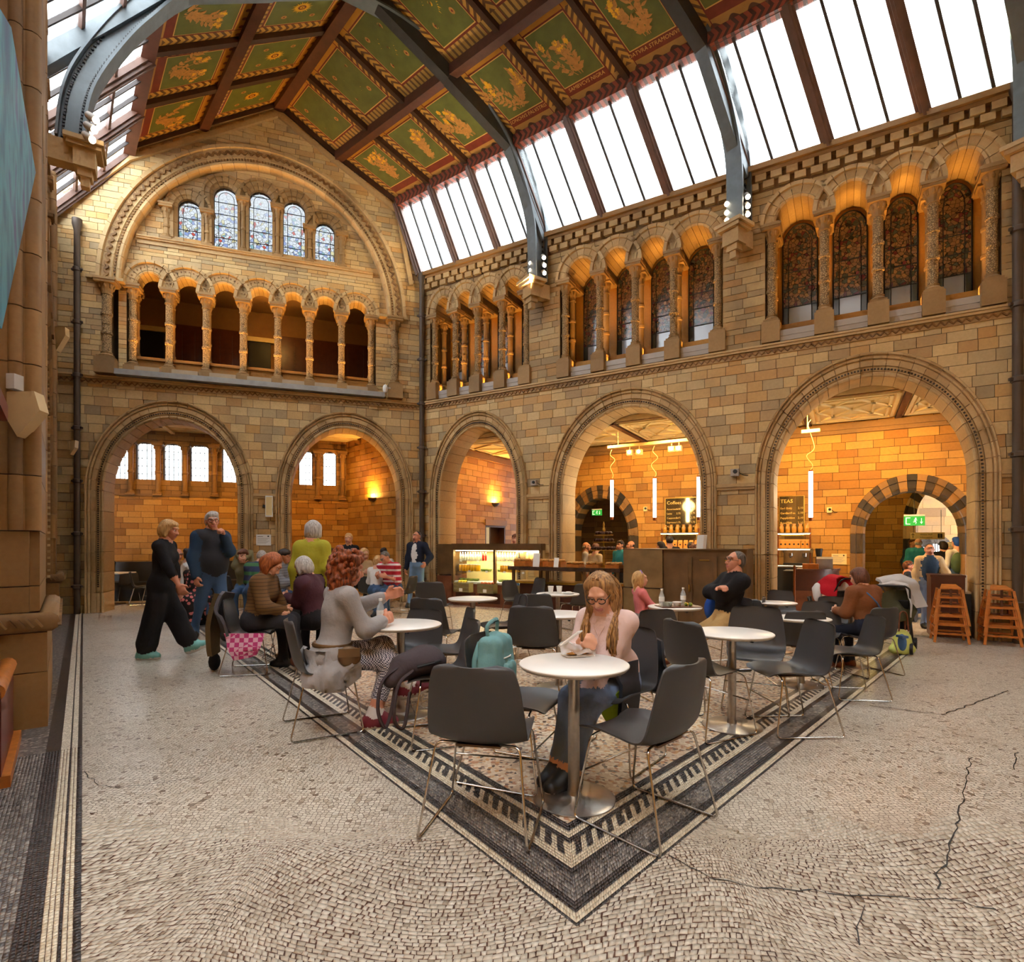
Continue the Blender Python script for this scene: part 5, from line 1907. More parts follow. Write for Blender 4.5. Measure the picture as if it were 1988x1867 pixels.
def rounded(P, r=.03, n=4):
 """polyline with its corners rounded"""
 P = [np.asarray(p, float) for p in P]
 out = [P[0]]
 for a, b, c in zip(P[:-2], P[1:-1], P[2:]):
  d0, d1 = unit(a - b), unit(c - b)
  rr = min(r, np.linalg.norm(a - b) * .45, np.linalg.norm(c - b) * .45)
  p, q = b + d0 * rr, b + d1 * rr
  for k in range(n + 1):
   t_ = k / n
   out.append((1 - t_) ** 2 * p + 2 * t_ * (1 - t_) * b + t_ ** 2 * q)
 out.append(P[-1])
 return out
SHELL = chair_shell()
SLEDS = []
for s in (-1, 1):
 SLEDS.append(MB().tube(rounded([(s * .10, -.14, .432), (s * .205, -.165, .438), (s * .262, -.275, .007), (s * .255, .235, .007), (s * .205, .165, .425), (s * .10, .15, .437)], .035), .0065, 6).mesh('sled_leg', 'chrome', smooth=60))
XB = MB().tube([(-.236, .205, .24), (.236, .205, .24)], .005, 6).mesh('crossbar', 'chrome', smooth=60)
BR_ = MB().box(-.11, .11, -.16, .15, .420, .430).mesh('bracket', 'bronze_dark')
def chair(p, face, label, s=1.0, grp='charcoal shell chairs around the cafe tables'):
 g = empty('cafe_chair', (p[0], p[1], 0.004), math.atan2(-face[0], face[1]))
 g.scale = (s, s, s)
 tag(g, label, 'chair', grp)
 for nm, me in (('shell', SHELL), ('sled_leg', SLEDS[0]), ('sled_leg', SLEDS[1]), ('crossbar', XB), ('bracket', BR_)):
  link(bpy.data.objects.new(nm, me), g)
 return g
TABLE_ME = {}
def table(px, py, d, label, s=1.0, top_z=.74):
 """round pedestal table whose top centre shows at this pixel"""
 z = top_z * s
 p = ground(px, py, z)
 g = empty('pedestal_table', (p[0], p[1], 0.004))
 tag(g, label, 'table', 'white round pedestal tables')
 key = round(d, 2), round(z, 2)
 if key not in TABLE_ME:
  r = d / 2
  TABLE_ME[key] = (MB().lathe([(r - .012, z - .026), (r, z - .012), (r, z - .006), (r - .004, z - .004)], 48).mesh('table_edge', 'table_edge', smooth=40),
                         MB().lathe([(r - .004, z - .006), (r - .004, z - .0035), (r - .006, z - .002)], 48).mesh('table_top', 'table_white', smooth=40),
                         MB().lathe([(.032 * s, .012), (.032 * s, z - .028)], 20).mesh('pole', 'steel_brushed', smooth=40),
                         MB().lathe([(.225 * s, 0), (.225 * s, .006), (.215 * s, .011), (.05 * s, .018), (.036 * s, .024), (.034 * s, .05)], 40).mesh('base_disc', 'steel_brushed', smooth=40),
                         MB().tube(rounded([(r * .55, 0, z - .026), (r * .55, 0, z - .05), (r * .55 + .03, 0, z - .05), (r * .55 + .03, 0, z - .04)], .01), .006, 5).mesh('bag_hook', 'black', smooth=60),
                         MB().lathe([(.09 * s, z - .034), (.09 * s, z - .026)], 16).mesh('flange', 'black'))
 for nm, me in zip(('table_edge', 'table_top', 'pole', 'base_disc', 'bag_hook', 'flange'), TABLE_ME[key]):
  o = link(bpy.data.objects.new(nm, me), g)
  if nm == 'bag_hook':
   o.rotation_euler[2] = -1.1
 return np.array([p[0], p[1], z + .004])
T_MAIN = table(1114, 1287, .60, 'white round table in front of the young woman with glasses')
T_LEFT = table(778, 1211, .66, 'white round table the curly haired woman leans on')
T_RIGHT = table(1421, 1227, .60, 'empty white round table ringed by four empty chairs, to the right of the young woman', .97)
T_MID = table(918, 1161, .62, 'empty white round table in front of the glass food display', .97)
T_CUPS = table(1083, 1152, .60, 'white round table with two paper cups', .95)
T_MID2 = table(1085, 1191, .60, 'white round table directly behind the young woman with glasses', .97)
T_FAM = table(1310, 1177, .58, 'white round table with lunch trays between child and man', .95)
T_R1 = table(1507, 1169, .50, 'small white round table in front of the stone pier', .86)
T_R2 = table(1556, 1199, .53, 'white round table in the middle of the right-hand group, behind the empty four-chair table', .9)
T_R3 = table(1652, 1184, .5, 'white round table half hidden by the woman in brown jacket', .86)
T_TEA = table(588, 1163, .60, 'white round table with a tea cup beside the grey-haired woman', .95)
T_BACK = table(745, 1117, .60, 'white round table of the man in red striped shirt', .95)
CH = [
 ((-.13, 2.80), (.21, .98), 'dark shell chair seen from behind, closest of all to the viewer', 1.0),
 ((.66, 2.82), (-.68, .73), 'dark shell chair turned left, closest to the mosaic corner', 1.0),
 ((.64, 3.60), (-.62, -.78), 'dark shell chair the young woman with glasses sits on', 1.0),
 ((.02, 3.36), (.92, -.39), 'dark shell chair holding the teal backpack', 1.0),
 ((-.52, 4.02), (-.96, -.28), 'dark shell chair holding the dark open backpack', 1.0),
]
def chs(px, py, face, label, s=1.0):
 p = ground(px, py, .445 * s)
 CH.append(((p[0], p[1]), face, label, s))
chs(862, 1264, (-.96, -.25), 'empty dark shell chair facing left just behind the dark backpack', .97)
chs(853, 1226, (.45, .89), 'empty dark shell chair seen from behind at the empty table before the display')
chs(842, 1176, (.1, 1), 'dark shell chair whose rounded top shows left of the empty display table')
chs(977, 1215, (-.93, -.36), 'empty dark shell chair turned left, in profile behind the teal backpack', .95)
chs(1041, 1250, (.22, .97), 'empty dark shell chair seen from behind, left of the young woman with glasses')
chs(1038, 1206, (.0, 1), 'dark shell chair peeping out above the chair left of the young woman', .95)
chs(1006, 1166, (.75, -.66), 'dark shell chair near the counter, left of a pair by the cups table', .9)
chs(1030, 1158, (-.85, -.5), 'dark shell chair near the counter, right of a pair by the cups table', .9)
chs(1118, 1172, (-.5, .86), 'dark shell chair behind the young woman at the cups table', .9)
chs(1236, 1216, (.95, -.3), 'dark shell chair the child in pink sits on', .93)
chs(1302, 1266, (.3, -.95), 'empty dark shell chair facing the viewer beneath the outstretched khaki legs', .93)
chs(1372, 1300, (.9, .43), 'empty dark shell chair left of the four-chair table, seen from behind')
chs(1466, 1270, (-.42, -.9), 'empty dark shell chair behind the four-chair table, facing the viewer')
chs(1546, 1248, (.1, 1), 'empty dark shell chair seen from behind, near side of the middle right-hand table', .9)
chs(1532, 1302, (-.97, -.05), 'empty dark shell chair right of the four-chair table, facing left', .97)
chs(1592, 1230, (-.5, -.86), 'empty dark shell chair facing the viewer, right of the middle right-hand table', .88)
chs(1474, 1212, (.85, .5), 'empty dark shell chair left of the middle right-hand table', .86)
chs(1522, 1190, (-.2, -.97), 'empty dark shell chair against the stone pier, behind the small table', .84)
chs(1448, 1205, (-.9, .4), 'empty dark shell chair right behind the man in black sweater', .84)
chs(1630, 1212, (-.15, -.98), 'empty dark shell chair facing the viewer in front of the red pushchair', .86)
chs(1608, 1208, (.8, -.5), 'dark shell chair half hidden left of the red pushchair', .84)
chs(1684, 1236, (-.25, .97), 'dark shell chair the woman in brown jacket sits on', .88)
chs(1652, 1266, (-.97, .12), 'empty dark shell chair facing left behind the woman in brown jacket', .88)
chs(1408, 1222, (-.93, -.2), 'dark shell chair the man in black sweater sits on', .93)
CH.append(((-1.42, 4.22), (.88, .47), 'dark shell chair the curly haired woman sits on', 1.0))
CH.append(((-2.86, 6.1), (.97, .2), 'dark shell chair draped with coats, holding the woman in brown quilted jacket', .95))
chs(578, 1205, (-.1, -.99), 'empty dark shell chair facing the viewer behind the tea cup table', .95)
chs(800, 1262, (-.4, -.9), 'dark shell chair behind the table of the curly haired woman', .92)
chs(722, 1150, (.25, .97), 'dark shell chair seen from behind at the striped shirt table', .9)
chs(784, 1150, (-.93, .3), 'dark shell chair right of the striped shirt table', .9)
chs(536, 1158, (.9, -.1), 'dark shell chair of the man in grey quilted jacket', .92)
chs(446, 1148, (.2, .98), 'dark shell chair behind the walking man in gilet', .9)
chs(375, 1152, (.1, .99), 'dark shell chair under the floral dress', .9)
chs(352, 1143, (.5, .86), 'dark shell chair of the diner in white shirt', .9)
chs(276, 1139, (.8, .5), 'pale seated dark chair nearest the far-left cafe table', .9)
chs(304, 1140, (-.5, -.85), 'dark shell chair beside the black wall bench', .9)
chs(250, 1136, (-.6, .8), 'pale stool-like chair under the black wall bench', .85)
for (p, f_, lb, s) in CH:
 chair(p, f_, lb, s)
# rectangular cafe table in the left aisle
p = ground(207, 1111, .74)
g = empty('cafe_table', (p[0], p[1], 0), .1)
tag(g, 'white rectangular cafe table at far left before the black bench', 'table')
MB().box(-.45, .45, -.35, .35, .715, .74).build('table_top', 'table_white', g)
for s in (-1, 1):
 MB().lathe([(.03, 0), (.03, .715)], 12, (s * .12, 0, 0)).build('leg', 'steel_brushed', g)
MB().box(-.3, .3, -.22, .22, 0, .02).build('base_plate', 'steel_brushed', g)
# black upholstered bench along the aisle wall
g = empty('banquette_seat', M=FB.M)
tag(g, 'long black upholstered bench along the left aisle wall', 'bench')
for k in range(4):
 a, b = -.9 + k * 1.5, -.9 + (k + 1) * 1.5 - .02
 MB().box(a, b, VB - .75, VB - .2, .28, .46).build('seat', 'leather_black', g)
 MB().box(a, b, VB - .3, VB - .18, .47, .95).build('backrest', 'leather_black', g)
MB().box(-.9, 5.1, VB - .7, VB - .2, 0, .28).build('base', 'black', g)
# ---- counters
def on_floor_frame(pa, pb):
 return Frame(pa[:2], pb[:2])
# glass fronted food display
pa, pb = ground(877, 1174), ground(1064, 1188)
pb = pa + (pb - pa)
FD = Frame(pa, FR.P(FR.loc(pa)[0] + 2.35, FR.loc(pa)[1])[:2])
g = empty('food_display', M=FD.M)
tag(g, 'bronze food display counter with two lit glass fronted bays', 'display counter')
DL_, DD, DH = 2.3, .62, 1.40
MB().box(0, DL_, .05, DD, 0, .52).build('plinth', 'copper_panel', g)
for k in range(2):
 MB().box(-.42, -.005, .0 + k * .004, DD, .02 + .68 * k, .67 + .7 * k + (.02 if k else 0)).build('side_panel', 'copper_panel' if k == 0 else 'bronze_dark', g)
MB().box(0, DL_, -.01, DD, DH - .14, DH).build('top_rail', 'bronze_dark', g)
for x in (0, DL_ / 2 - .02, DL_ - .04):
 MB().box(x, x + .05, -.01, .06, .5, DH - .14).build('post', 'bronze_dark', g)
MB().box(0, DL_, DD - .03, DD, .5, DH - .14).build('back_panel', 'cream_plaster', g)
MB().box(DL_ - .03, DL_, 0, DD, .5, DH - .14).build('end_panel', 'cream_plaster', g)
MB().box(.0, DL_, .03, DD, .5, .55).build('floor_shelf', 'white_paper', g)
for z in (.76, 1.0):
 for k in range(2):
  MB().box(.06 + k * DL_ / 2, DL_ / 2 * (k + 1) - .1 - .12 * k, .15, DD - .04, z, z + .012).build('glass_shelf', 'clear_glass', g)
MB().box(.05, DL_ - .05, .0, .006, .5, DH - .14).build('front_glass', 'clear_glass', g)
for z in (DH - .15,):
 MB().box(.05, DL_ - .05, .08, .16, z - .015, z).build('light_strip', 'strip_glow', g) if 'strip_glow' in MATS else (emit('strip_glow', (1, .86, .5, 1), 7), MB().box(.05, DL_ - .05, .08, .16, z - .015, z).build('light_strip', 'strip_glow', g))
l = light('display_lamp', 'AREA', (DL_ / 2, .2, DH - .18), 34, (1, .82, .42), DL_ * .9, g, size_y=.1)
for k in range(3):
 MB().box(.08 + k * .65, .62 + k * .65, .04, .05, .08, .3).build('louvre', 'dark_wood', g)
plain('juice', srgb(240, 176, 20), 0.25, var=0.1)
plain('glass_bottle', srgb(206, 206, 190), 0.15, var=0.1)
plain('bottle_red', srgb(176, 30, 26), 0.25, var=0.15)
plain('bottle_clear', srgb(222, 228, 230), 0.1, 0, 0.8, var=0.03)
plain('pastry', srgb(206, 150, 78), 0.6, var=0.3, scale=40)
plain('salad', srgb(120, 140, 50), 0.5, var=0.4, scale=40)
plain('banana', srgb(232, 196, 30), 0.45, var=0.15)
plain('peach', srgb(216, 108, 60), 0.5, var=0.3)
plain('crisp_blue', srgb(66, 140, 196), 0.35, var=0.15)
plain('crate', srgb(132, 118, 74), 0.6, var=0.15)
plain('chocolate', srgb(70, 36, 26), 0.5, var=0.3, scale=40)
def inst(name, me, loc, label, cat, grp=None, parent_M=None, rz=0.0, s=1.0):
 o = bpy.data.objects.new(name, me)
 link(o)
 Mx = Matrix.Translation(loc) @ Matrix.Rotation(rz, 4, 'Z') @ Matrix.Scale(s, 4)
 o.matrix_world = (parent_M @ Mx) if parent_M is not None else Mx
 tag(o, label, cat, grp)
 return o
def bottle_mesh(name, mat, r=.03, h=.2, cap='white_paper'):
 return MB().lathe([(r * .9, 0), (r, .01), (r, h * .6), (r * .85, h * .7), (r * .42, h * .84), (r * .42, h * .93)], 12).lathe([(r * .47, h * .93), (r * .47, h)], 10, mi=1).mesh(name, [mat, cap], smooth=40)
ME_J = MB().lathe([(.032, 0), (.036, .01), (.036, .12), (.03, .14)], 12).lathe([(.031, .14), (.031, .155)], 12, mi=1).mesh('juice_bottle', ['juice', 'white_paper'], smooth=40)
ME_G = bottle_mesh('glass_bottle', 'glass_bottle', .026, .19)
ME_R = bottle_mesh('red_bottle', 'bottle_red', .026, .19)
for k in range(2):
 for i in range(7):
  x = .1 + i * .075 + k * 1.12
  for r_ in range(2):
   inst('juice_bottle', ME_J, (x, .2 + r_ * .09, .775), 'yellow juice bottle, %s row, middle shelf of the %s bay of the food display' % (['front', 'back'][r_], ['left', 'right'][k]), 'bottle', 'juice bottles in the food display', FD.M)
 for i in range(11):
  x = .1 + i * .07 + k * 1.0
  red = k == 0 and i > 8
  inst('red_bottle' if red else 'glass_bottle', ME_R if red else ME_G, (x, .2, 1.015),
             ('red drink bottle on the top shelf of the lit food display' if red else 'clear drink bottle on the top shelf, %s bay of the lit food display' % ['left', 'right'][k]), 'bottle', 'drink bottles in the food display', FD.M)
ME_SAL = MB().lathe([(.05, 0), (.07, .04), (.06, .055)], 12).mesh('salad_bowl', 'salad', smooth=40)
for k in range(2):
 for i in range(4):
  inst('salad_bowl', ME_SAL, (.14 + i * .13 + k * 1.05, .22, .552), 'small green salad bowl on the bottom shelf, %s bay of food display' % ['left', 'right'][k], 'bowl', 'salad bowls in the food display', FD.M)
 for i in range(3):
  inst('fruit_pot', ME_SAL, (.68 + i * .07 + k * .0 - k * .56 + (1.0 if k else 0), .3, .775), 'fruit pot beside the juice bottles on the middle shelf of the lit food display', 'bowl', 'fruit pots in the food display', FD.M)
# price cards along the shelves
for i in range(8):
 inst('price_card', MB().box(-.03, .03, -.002, .002, 0, .045).mesh('price_card', 'white_paper') if i == 0 else bpy.data.meshes['price_card'], (.15 + i * .235, .145, .75 if i % 2 else .99), 'small white price card clipped to a shelf of the food display', 'card', 'price cards in the food display', FD.M)
# three crates hung on the front: bananas, peaches, blue crisp packets
for i, (what, col) in enumerate((('bananas', 'banana'), ('peaches', 'peach'), ('blue crisp packets', 'crisp_blue'))):
 x = .18 + i * .64
 g = empty('fruit_crate', M=FD.M @ Matrix.Translation((x, -.17, .32)))
 tag(g, 'wooden crate of %s hung on the food display front' % what, 'crate')
 for k in range(3):
  MB().box(0, .42, -.01, .0, .02 + k * .065, .075 + k * .065).build('slat', 'crate', g)
 MB().box(0, .01, 0, .17, 0, .21).box(.41, .42, 0, .17, 0, .21).box(0, .42, 0, .17, 0, .012).build('crate_body', 'crate', g)
 MB().box(.16, .25, -.014, -.011, .02, .09).build('price_label', 'white_paper', g)
 for k in range(6):
  if col == 'banana':
   c = np.array([.12 + .03 * k, .05 + .02 * (k % 3), .2])
   pth = [c + np.array([.0, -.03 + .02 * j, .05 * math.sin(PI * j / 4)]) for j in range(5)]
   o = MB().tube(pth, [.006, .016, .018, .016, .006], 6).build('banana', col, None, smooth=60)
  elif col == 'peach':
   o = MB().sphere((.08 + .05 * k, .07 + .04 * (k % 2), .21), .036).build('peach', col, None, smooth=80)
  else:
   o = MB().obox((.1 + .05 * k, .08, .22), (.012, .01, 0), (0, .0, .06), (-.03, .045, 0)).build('crisp_packet', col, None)
  o.matrix_world = g.matrix_world.copy()
  tag(o, {'banana': 'yellow banana in the crate on the food display front', 'peach': 'orange peach in the crate on the food display front',
    'crisp_blue': 'blue crisp packet in the crate on the food display front'}[col], {'banana': 'fruit', 'peach': 'fruit', 'crisp_blue': 'packet'}[col], what + ' in the hanging crate')
# pastry counter between the display and the bronze cabinet
FP = Frame(FD.P(1.95, -.75)[:2], FD.P(4.4, -.75)[:2])
g = empty('pastry_counter', M=FP.M)
tag(g, 'dark marble topped pastry counter left of the bronze cabinet', 'counter')
plain('marble_dark', srgb(66, 48, 38), 0.25, var=0.5, scale=12)
PLN = FP.u(1207) - .03
MB().box(0, PLN, 0, .6, .88, .95).build('counter_top', 'marble_dark', g)
MB().box(.05, PLN - .05, .05, .55, .62, .66).build('rail_shelf', 'brass', g)
for x in (.06, PLN * .35, PLN * .68, PLN - .1):
 MB().box(x, x + .05, .06, .11, 0, .88).build('leg', 'bronze_dark', g)
MB().box(.1, PLN - .1, .3, .55, 0, .62).build('cupboard', 'dark_wood', g)
ME_T = MB().box(-.17, .17, -.13, .13, 0, .02).mesh('pastry_tray', 'dark_wood')
ME_P = MB().sphere((0, 0, .025), (.05, .035, .028), 8, 5).mesh('pastry', 'pastry', smooth=80)
ME_M = MB().lathe([(.024, 0), (.033, .03), (.036, .038), (.026, .055), (.004, .064)], 10).mesh('muffin', 'chocolate', smooth=60)
for i in range(6):
 x = .2 + i * (PLN - .4) / 5
 h = .1 if i < 3 else .06
 MB_ = MB().box(x - .13, x + .13, .12, .38, .95, .95 + h)
 o = MB_.build('bread_box', 'oak', M=FP.M)
 tag(o, 'wooden riser box under pastries, %s along the pastry counter' % ['first', 'second', 'third', 'fourth', 'fifth', 'last'][i], 'box')
 for j in range(9):
  inst('pastry', ME_P, (x - .1 + (j % 3) * .1, .16 + (j // 3) * .08, .95 + h), 'golden baked pastry heaped on the %s riser along the pastry counter' % ['first', 'second', 'third', 'fourth', 'fifth', 'last'][i], 'pastry', 'pastries on the counter', FP.M, rz=random.random() * 3)
for (x, z, w) in ((.62, .95, .13), (1.05, .95, .09)):
 o = MB().obox((x, .05, z + w), (w * .55, 0, 0), (0, .002, 0), (0, .02, w)).build('counter_sign', 'white_paper', M=FP.M)
 tag(o, ('tall' if w > .1 else 'short') + ' white paper sign standing on the pastry counter', 'sign')
# tiered brass cake stand
cs = ground(1170, 1145, .95)
cs = FP.P(FP.u(1172, .3), .3, .95)
g = empty('cake_stand', tuple(cs))
tag(g, 'three tier brass cake stand with muffins on the pastry counter', 'cake stand')
MB().lathe([(.1, 0), (.08, .03), (.02, .06), (.014, .1), (.014, .66), (.03, .68), (.03, .72), (.012, .76), (.02, .8), (.004, .86)], 16).build('stem', 'brass', g, smooth=40)
for z, r in ((.18, .0), (.32, .24), (.47, .2), (.60, .17)):
 if r:
  MB().lathe([(r, z), (r + .01, z + .015), (r, z + .012)], 24).build('tier', 'brass', g, smooth=40)
  n = int(r * 60)
  for k in range(n):
   a = 2 * PI * k / n
   inst('muffin', ME_M, (cs[0] + (r - .045) * math.cos(a), cs[1] + (r - .045) * math.sin(a), cs[2] + z + .013), 'chocolate muffin on the %s tier of the brass cake stand' % {.32: 'bottom', .47: 'middle', .60: 'top'}[z], 'muffin', 'muffins on the cake stand')
# bronze cabinet with panelled doors
pc0, pc1 = ground(1288, 1214), ground(1450, 1210)
c0 = FR.loc(pc0)
FC = Frame(FR.P(c0[0], -.95)[:2], FR.P(c0[0] + 1.95, -.95)[:2])
zt = 1.29
g = empty('bronze_cabinet', M=FC.M)
tag(g, 'large bronze service cabinet with panelled doors behind the family', 'cabinet')
uL = FC.u(1211)
WC = FC.u(1450)
MB().box(0, WC, .02, .75, 0, zt).build('carcass', 'bronze_dark', g)
for k in range(2):
 MB().box(uL, -.01, -.02, .7, .02 + .62 * k, .62 + (zt - .62) * k + (0 if k else 0)).build('side_panel', 'bronze', g)
for k, (a, b) in enumerate(((.05, WC * .36), (WC * .39, WC * .66), (WC * .69, WC - .05))):
 d = MB().box(a, b, -.005, .02, .12, 1.18).build('door', 'bronze_dark', g)
 MB().box(a + .06, b - .06, -.014, -.004, .2, 1.1).build('door_panel', 'bronze_dark', d)
 MB().box(b - .05, b - .03, -.03, -.005, .6, .72).build('handle', 'brass', d)
 if k:
  MB().box(a + .08, b - .12, -.02, -.006, 1.12, 1.135).build('vent', 'brass', d)
for k in range(5):
 MB().box(WC - .26, WC - .06, -.02, -.006, .1 + k * .05, .125 + k * .05).build('louvre', 'black', g)
MB().box(uL - .01, WC + .02, -.03, .76, zt, zt + .02).build('cabinet_top', 'bronze_dark', g)
# clutter on its top
o = MB().obox((.55, .4, zt + .14), (.02, .03, .0), (.06, -.02, .0), (.01, 0, .12)).build('till_screen', 'white_paper', M=FC.M)
tag(o, 'white back of a till screen on the bronze cabinet', 'screen')
# service station counter at the right, with the stacked high chairs
pq = ground(1812, 1240)
qq = FR.loc(pq)
g = empty('service_counter', M=FR.M @ Matrix.Translation((qq[0], -.02, 0)))
tag(g, 'reddish brown service counter standing inside the rightmost arch', 'counter')
wS = FR.u(1886) - qq[0]
for k in range(1):
 MB().box(0, wS * .84, 0, .5, 0, .90).build('front_panel', 'dark_wood', g)
MB().box(wS * .84, wS, .02, .5, 0, .66).build('open_side', 'black', g)
MB().box(wS * .84, wS, .02, .5, .66, .69).build('side_shelf', 'steel_brushed', g)
MB().box(wS * .85, wS * .9, .02, .5, .69, .93).build('white_screen', 'white_paper', g)
MB().box(-.01, wS * .86, -.01, .51, .90, .93).build('counter_top', 'dark_wood', g)
def high_chair_mesh():
 parts = []
 W, D, H = .215, .22, .54
 for sx in (-1, 1):
  for sy in (-1, 1):
   parts.append(('leg', MB().beam((sx * W * .95, sy * D, 0), (sx * W * .62, sy * D * .55, H), .032, .026, up=(0, 1, 0)).mesh('leg', 'oak')))
 for z, f_ in ((.12, .88), (.27, .78), (.40, .70)):
  b = MB()
  for sy in (-1, 1):
   b.box(-W * f_, W * f_, sy * D * f_ * .95 - .01, sy * D * f_ * .95 + .01, z, z + .03)
  parts.append(('rail', b.mesh('rail', 'oak')))
  b = MB()
  for sx in (-1, 1):
   b.box(sx * W * f_ - .01, sx * W * f_ + .01, -D * f_, D * f_, z - .035, z - .01)
  parts.append(('side_rail', b.mesh('side_rail', 'oak')))
 parts.append(('seat', MB().add([(-W * .6, -D * .6, H), (W * .6, -D * .6, H), (W * .4, D * .3, H + .05), (-W * .4, D * .3, H + .05), (-W * .6, -D * .6, H + .02), (W * .6, -D * .6, H + .02), (W * .4, D * .3, H + .07), (-W * .4, D * .3, H + .07)],
         [(0, 3, 2, 1), (4, 5, 6, 7), (0, 1, 5, 4), (1, 2, 6, 5), (2, 3, 7, 6), (3, 0, 4, 7)]).mesh('seat', 'oak')))
 parts.append(('strap', MB().box(-.015, .015, -D * .66, -D * .6, H - .13, H + .01).box(-W * .5, W * .5, -D * .62, -D * .58, H - .09, H - .07).mesh('strap', 'dark_wood')))
 return parts
HC = high_chair_mesh()
for (px, py, nm) in ((1843, 1245, 'against the brown service counter'), (1940, 1250, 'beside the drainpipe')):
 p = ground(px, py)
 lc = FR.loc(p)
 p = FR.P(lc[0], min(lc[1], -.32))
 for k in range(3):
  g = empty('high_chair', (p[0], p[1], .005 + k * .125), math.atan2(FR.U[1], FR.U[0]))
  g.scale = (.95, .95, .92)
  tag(g, 'wooden high chair, %s of the stack %s' % (['bottom', 'middle', 'top'][k], nm), 'high chair', 'stacked wooden high chairs')
  for n_, me in HC:
   link(bpy.data.objects.new(n_, me), g)
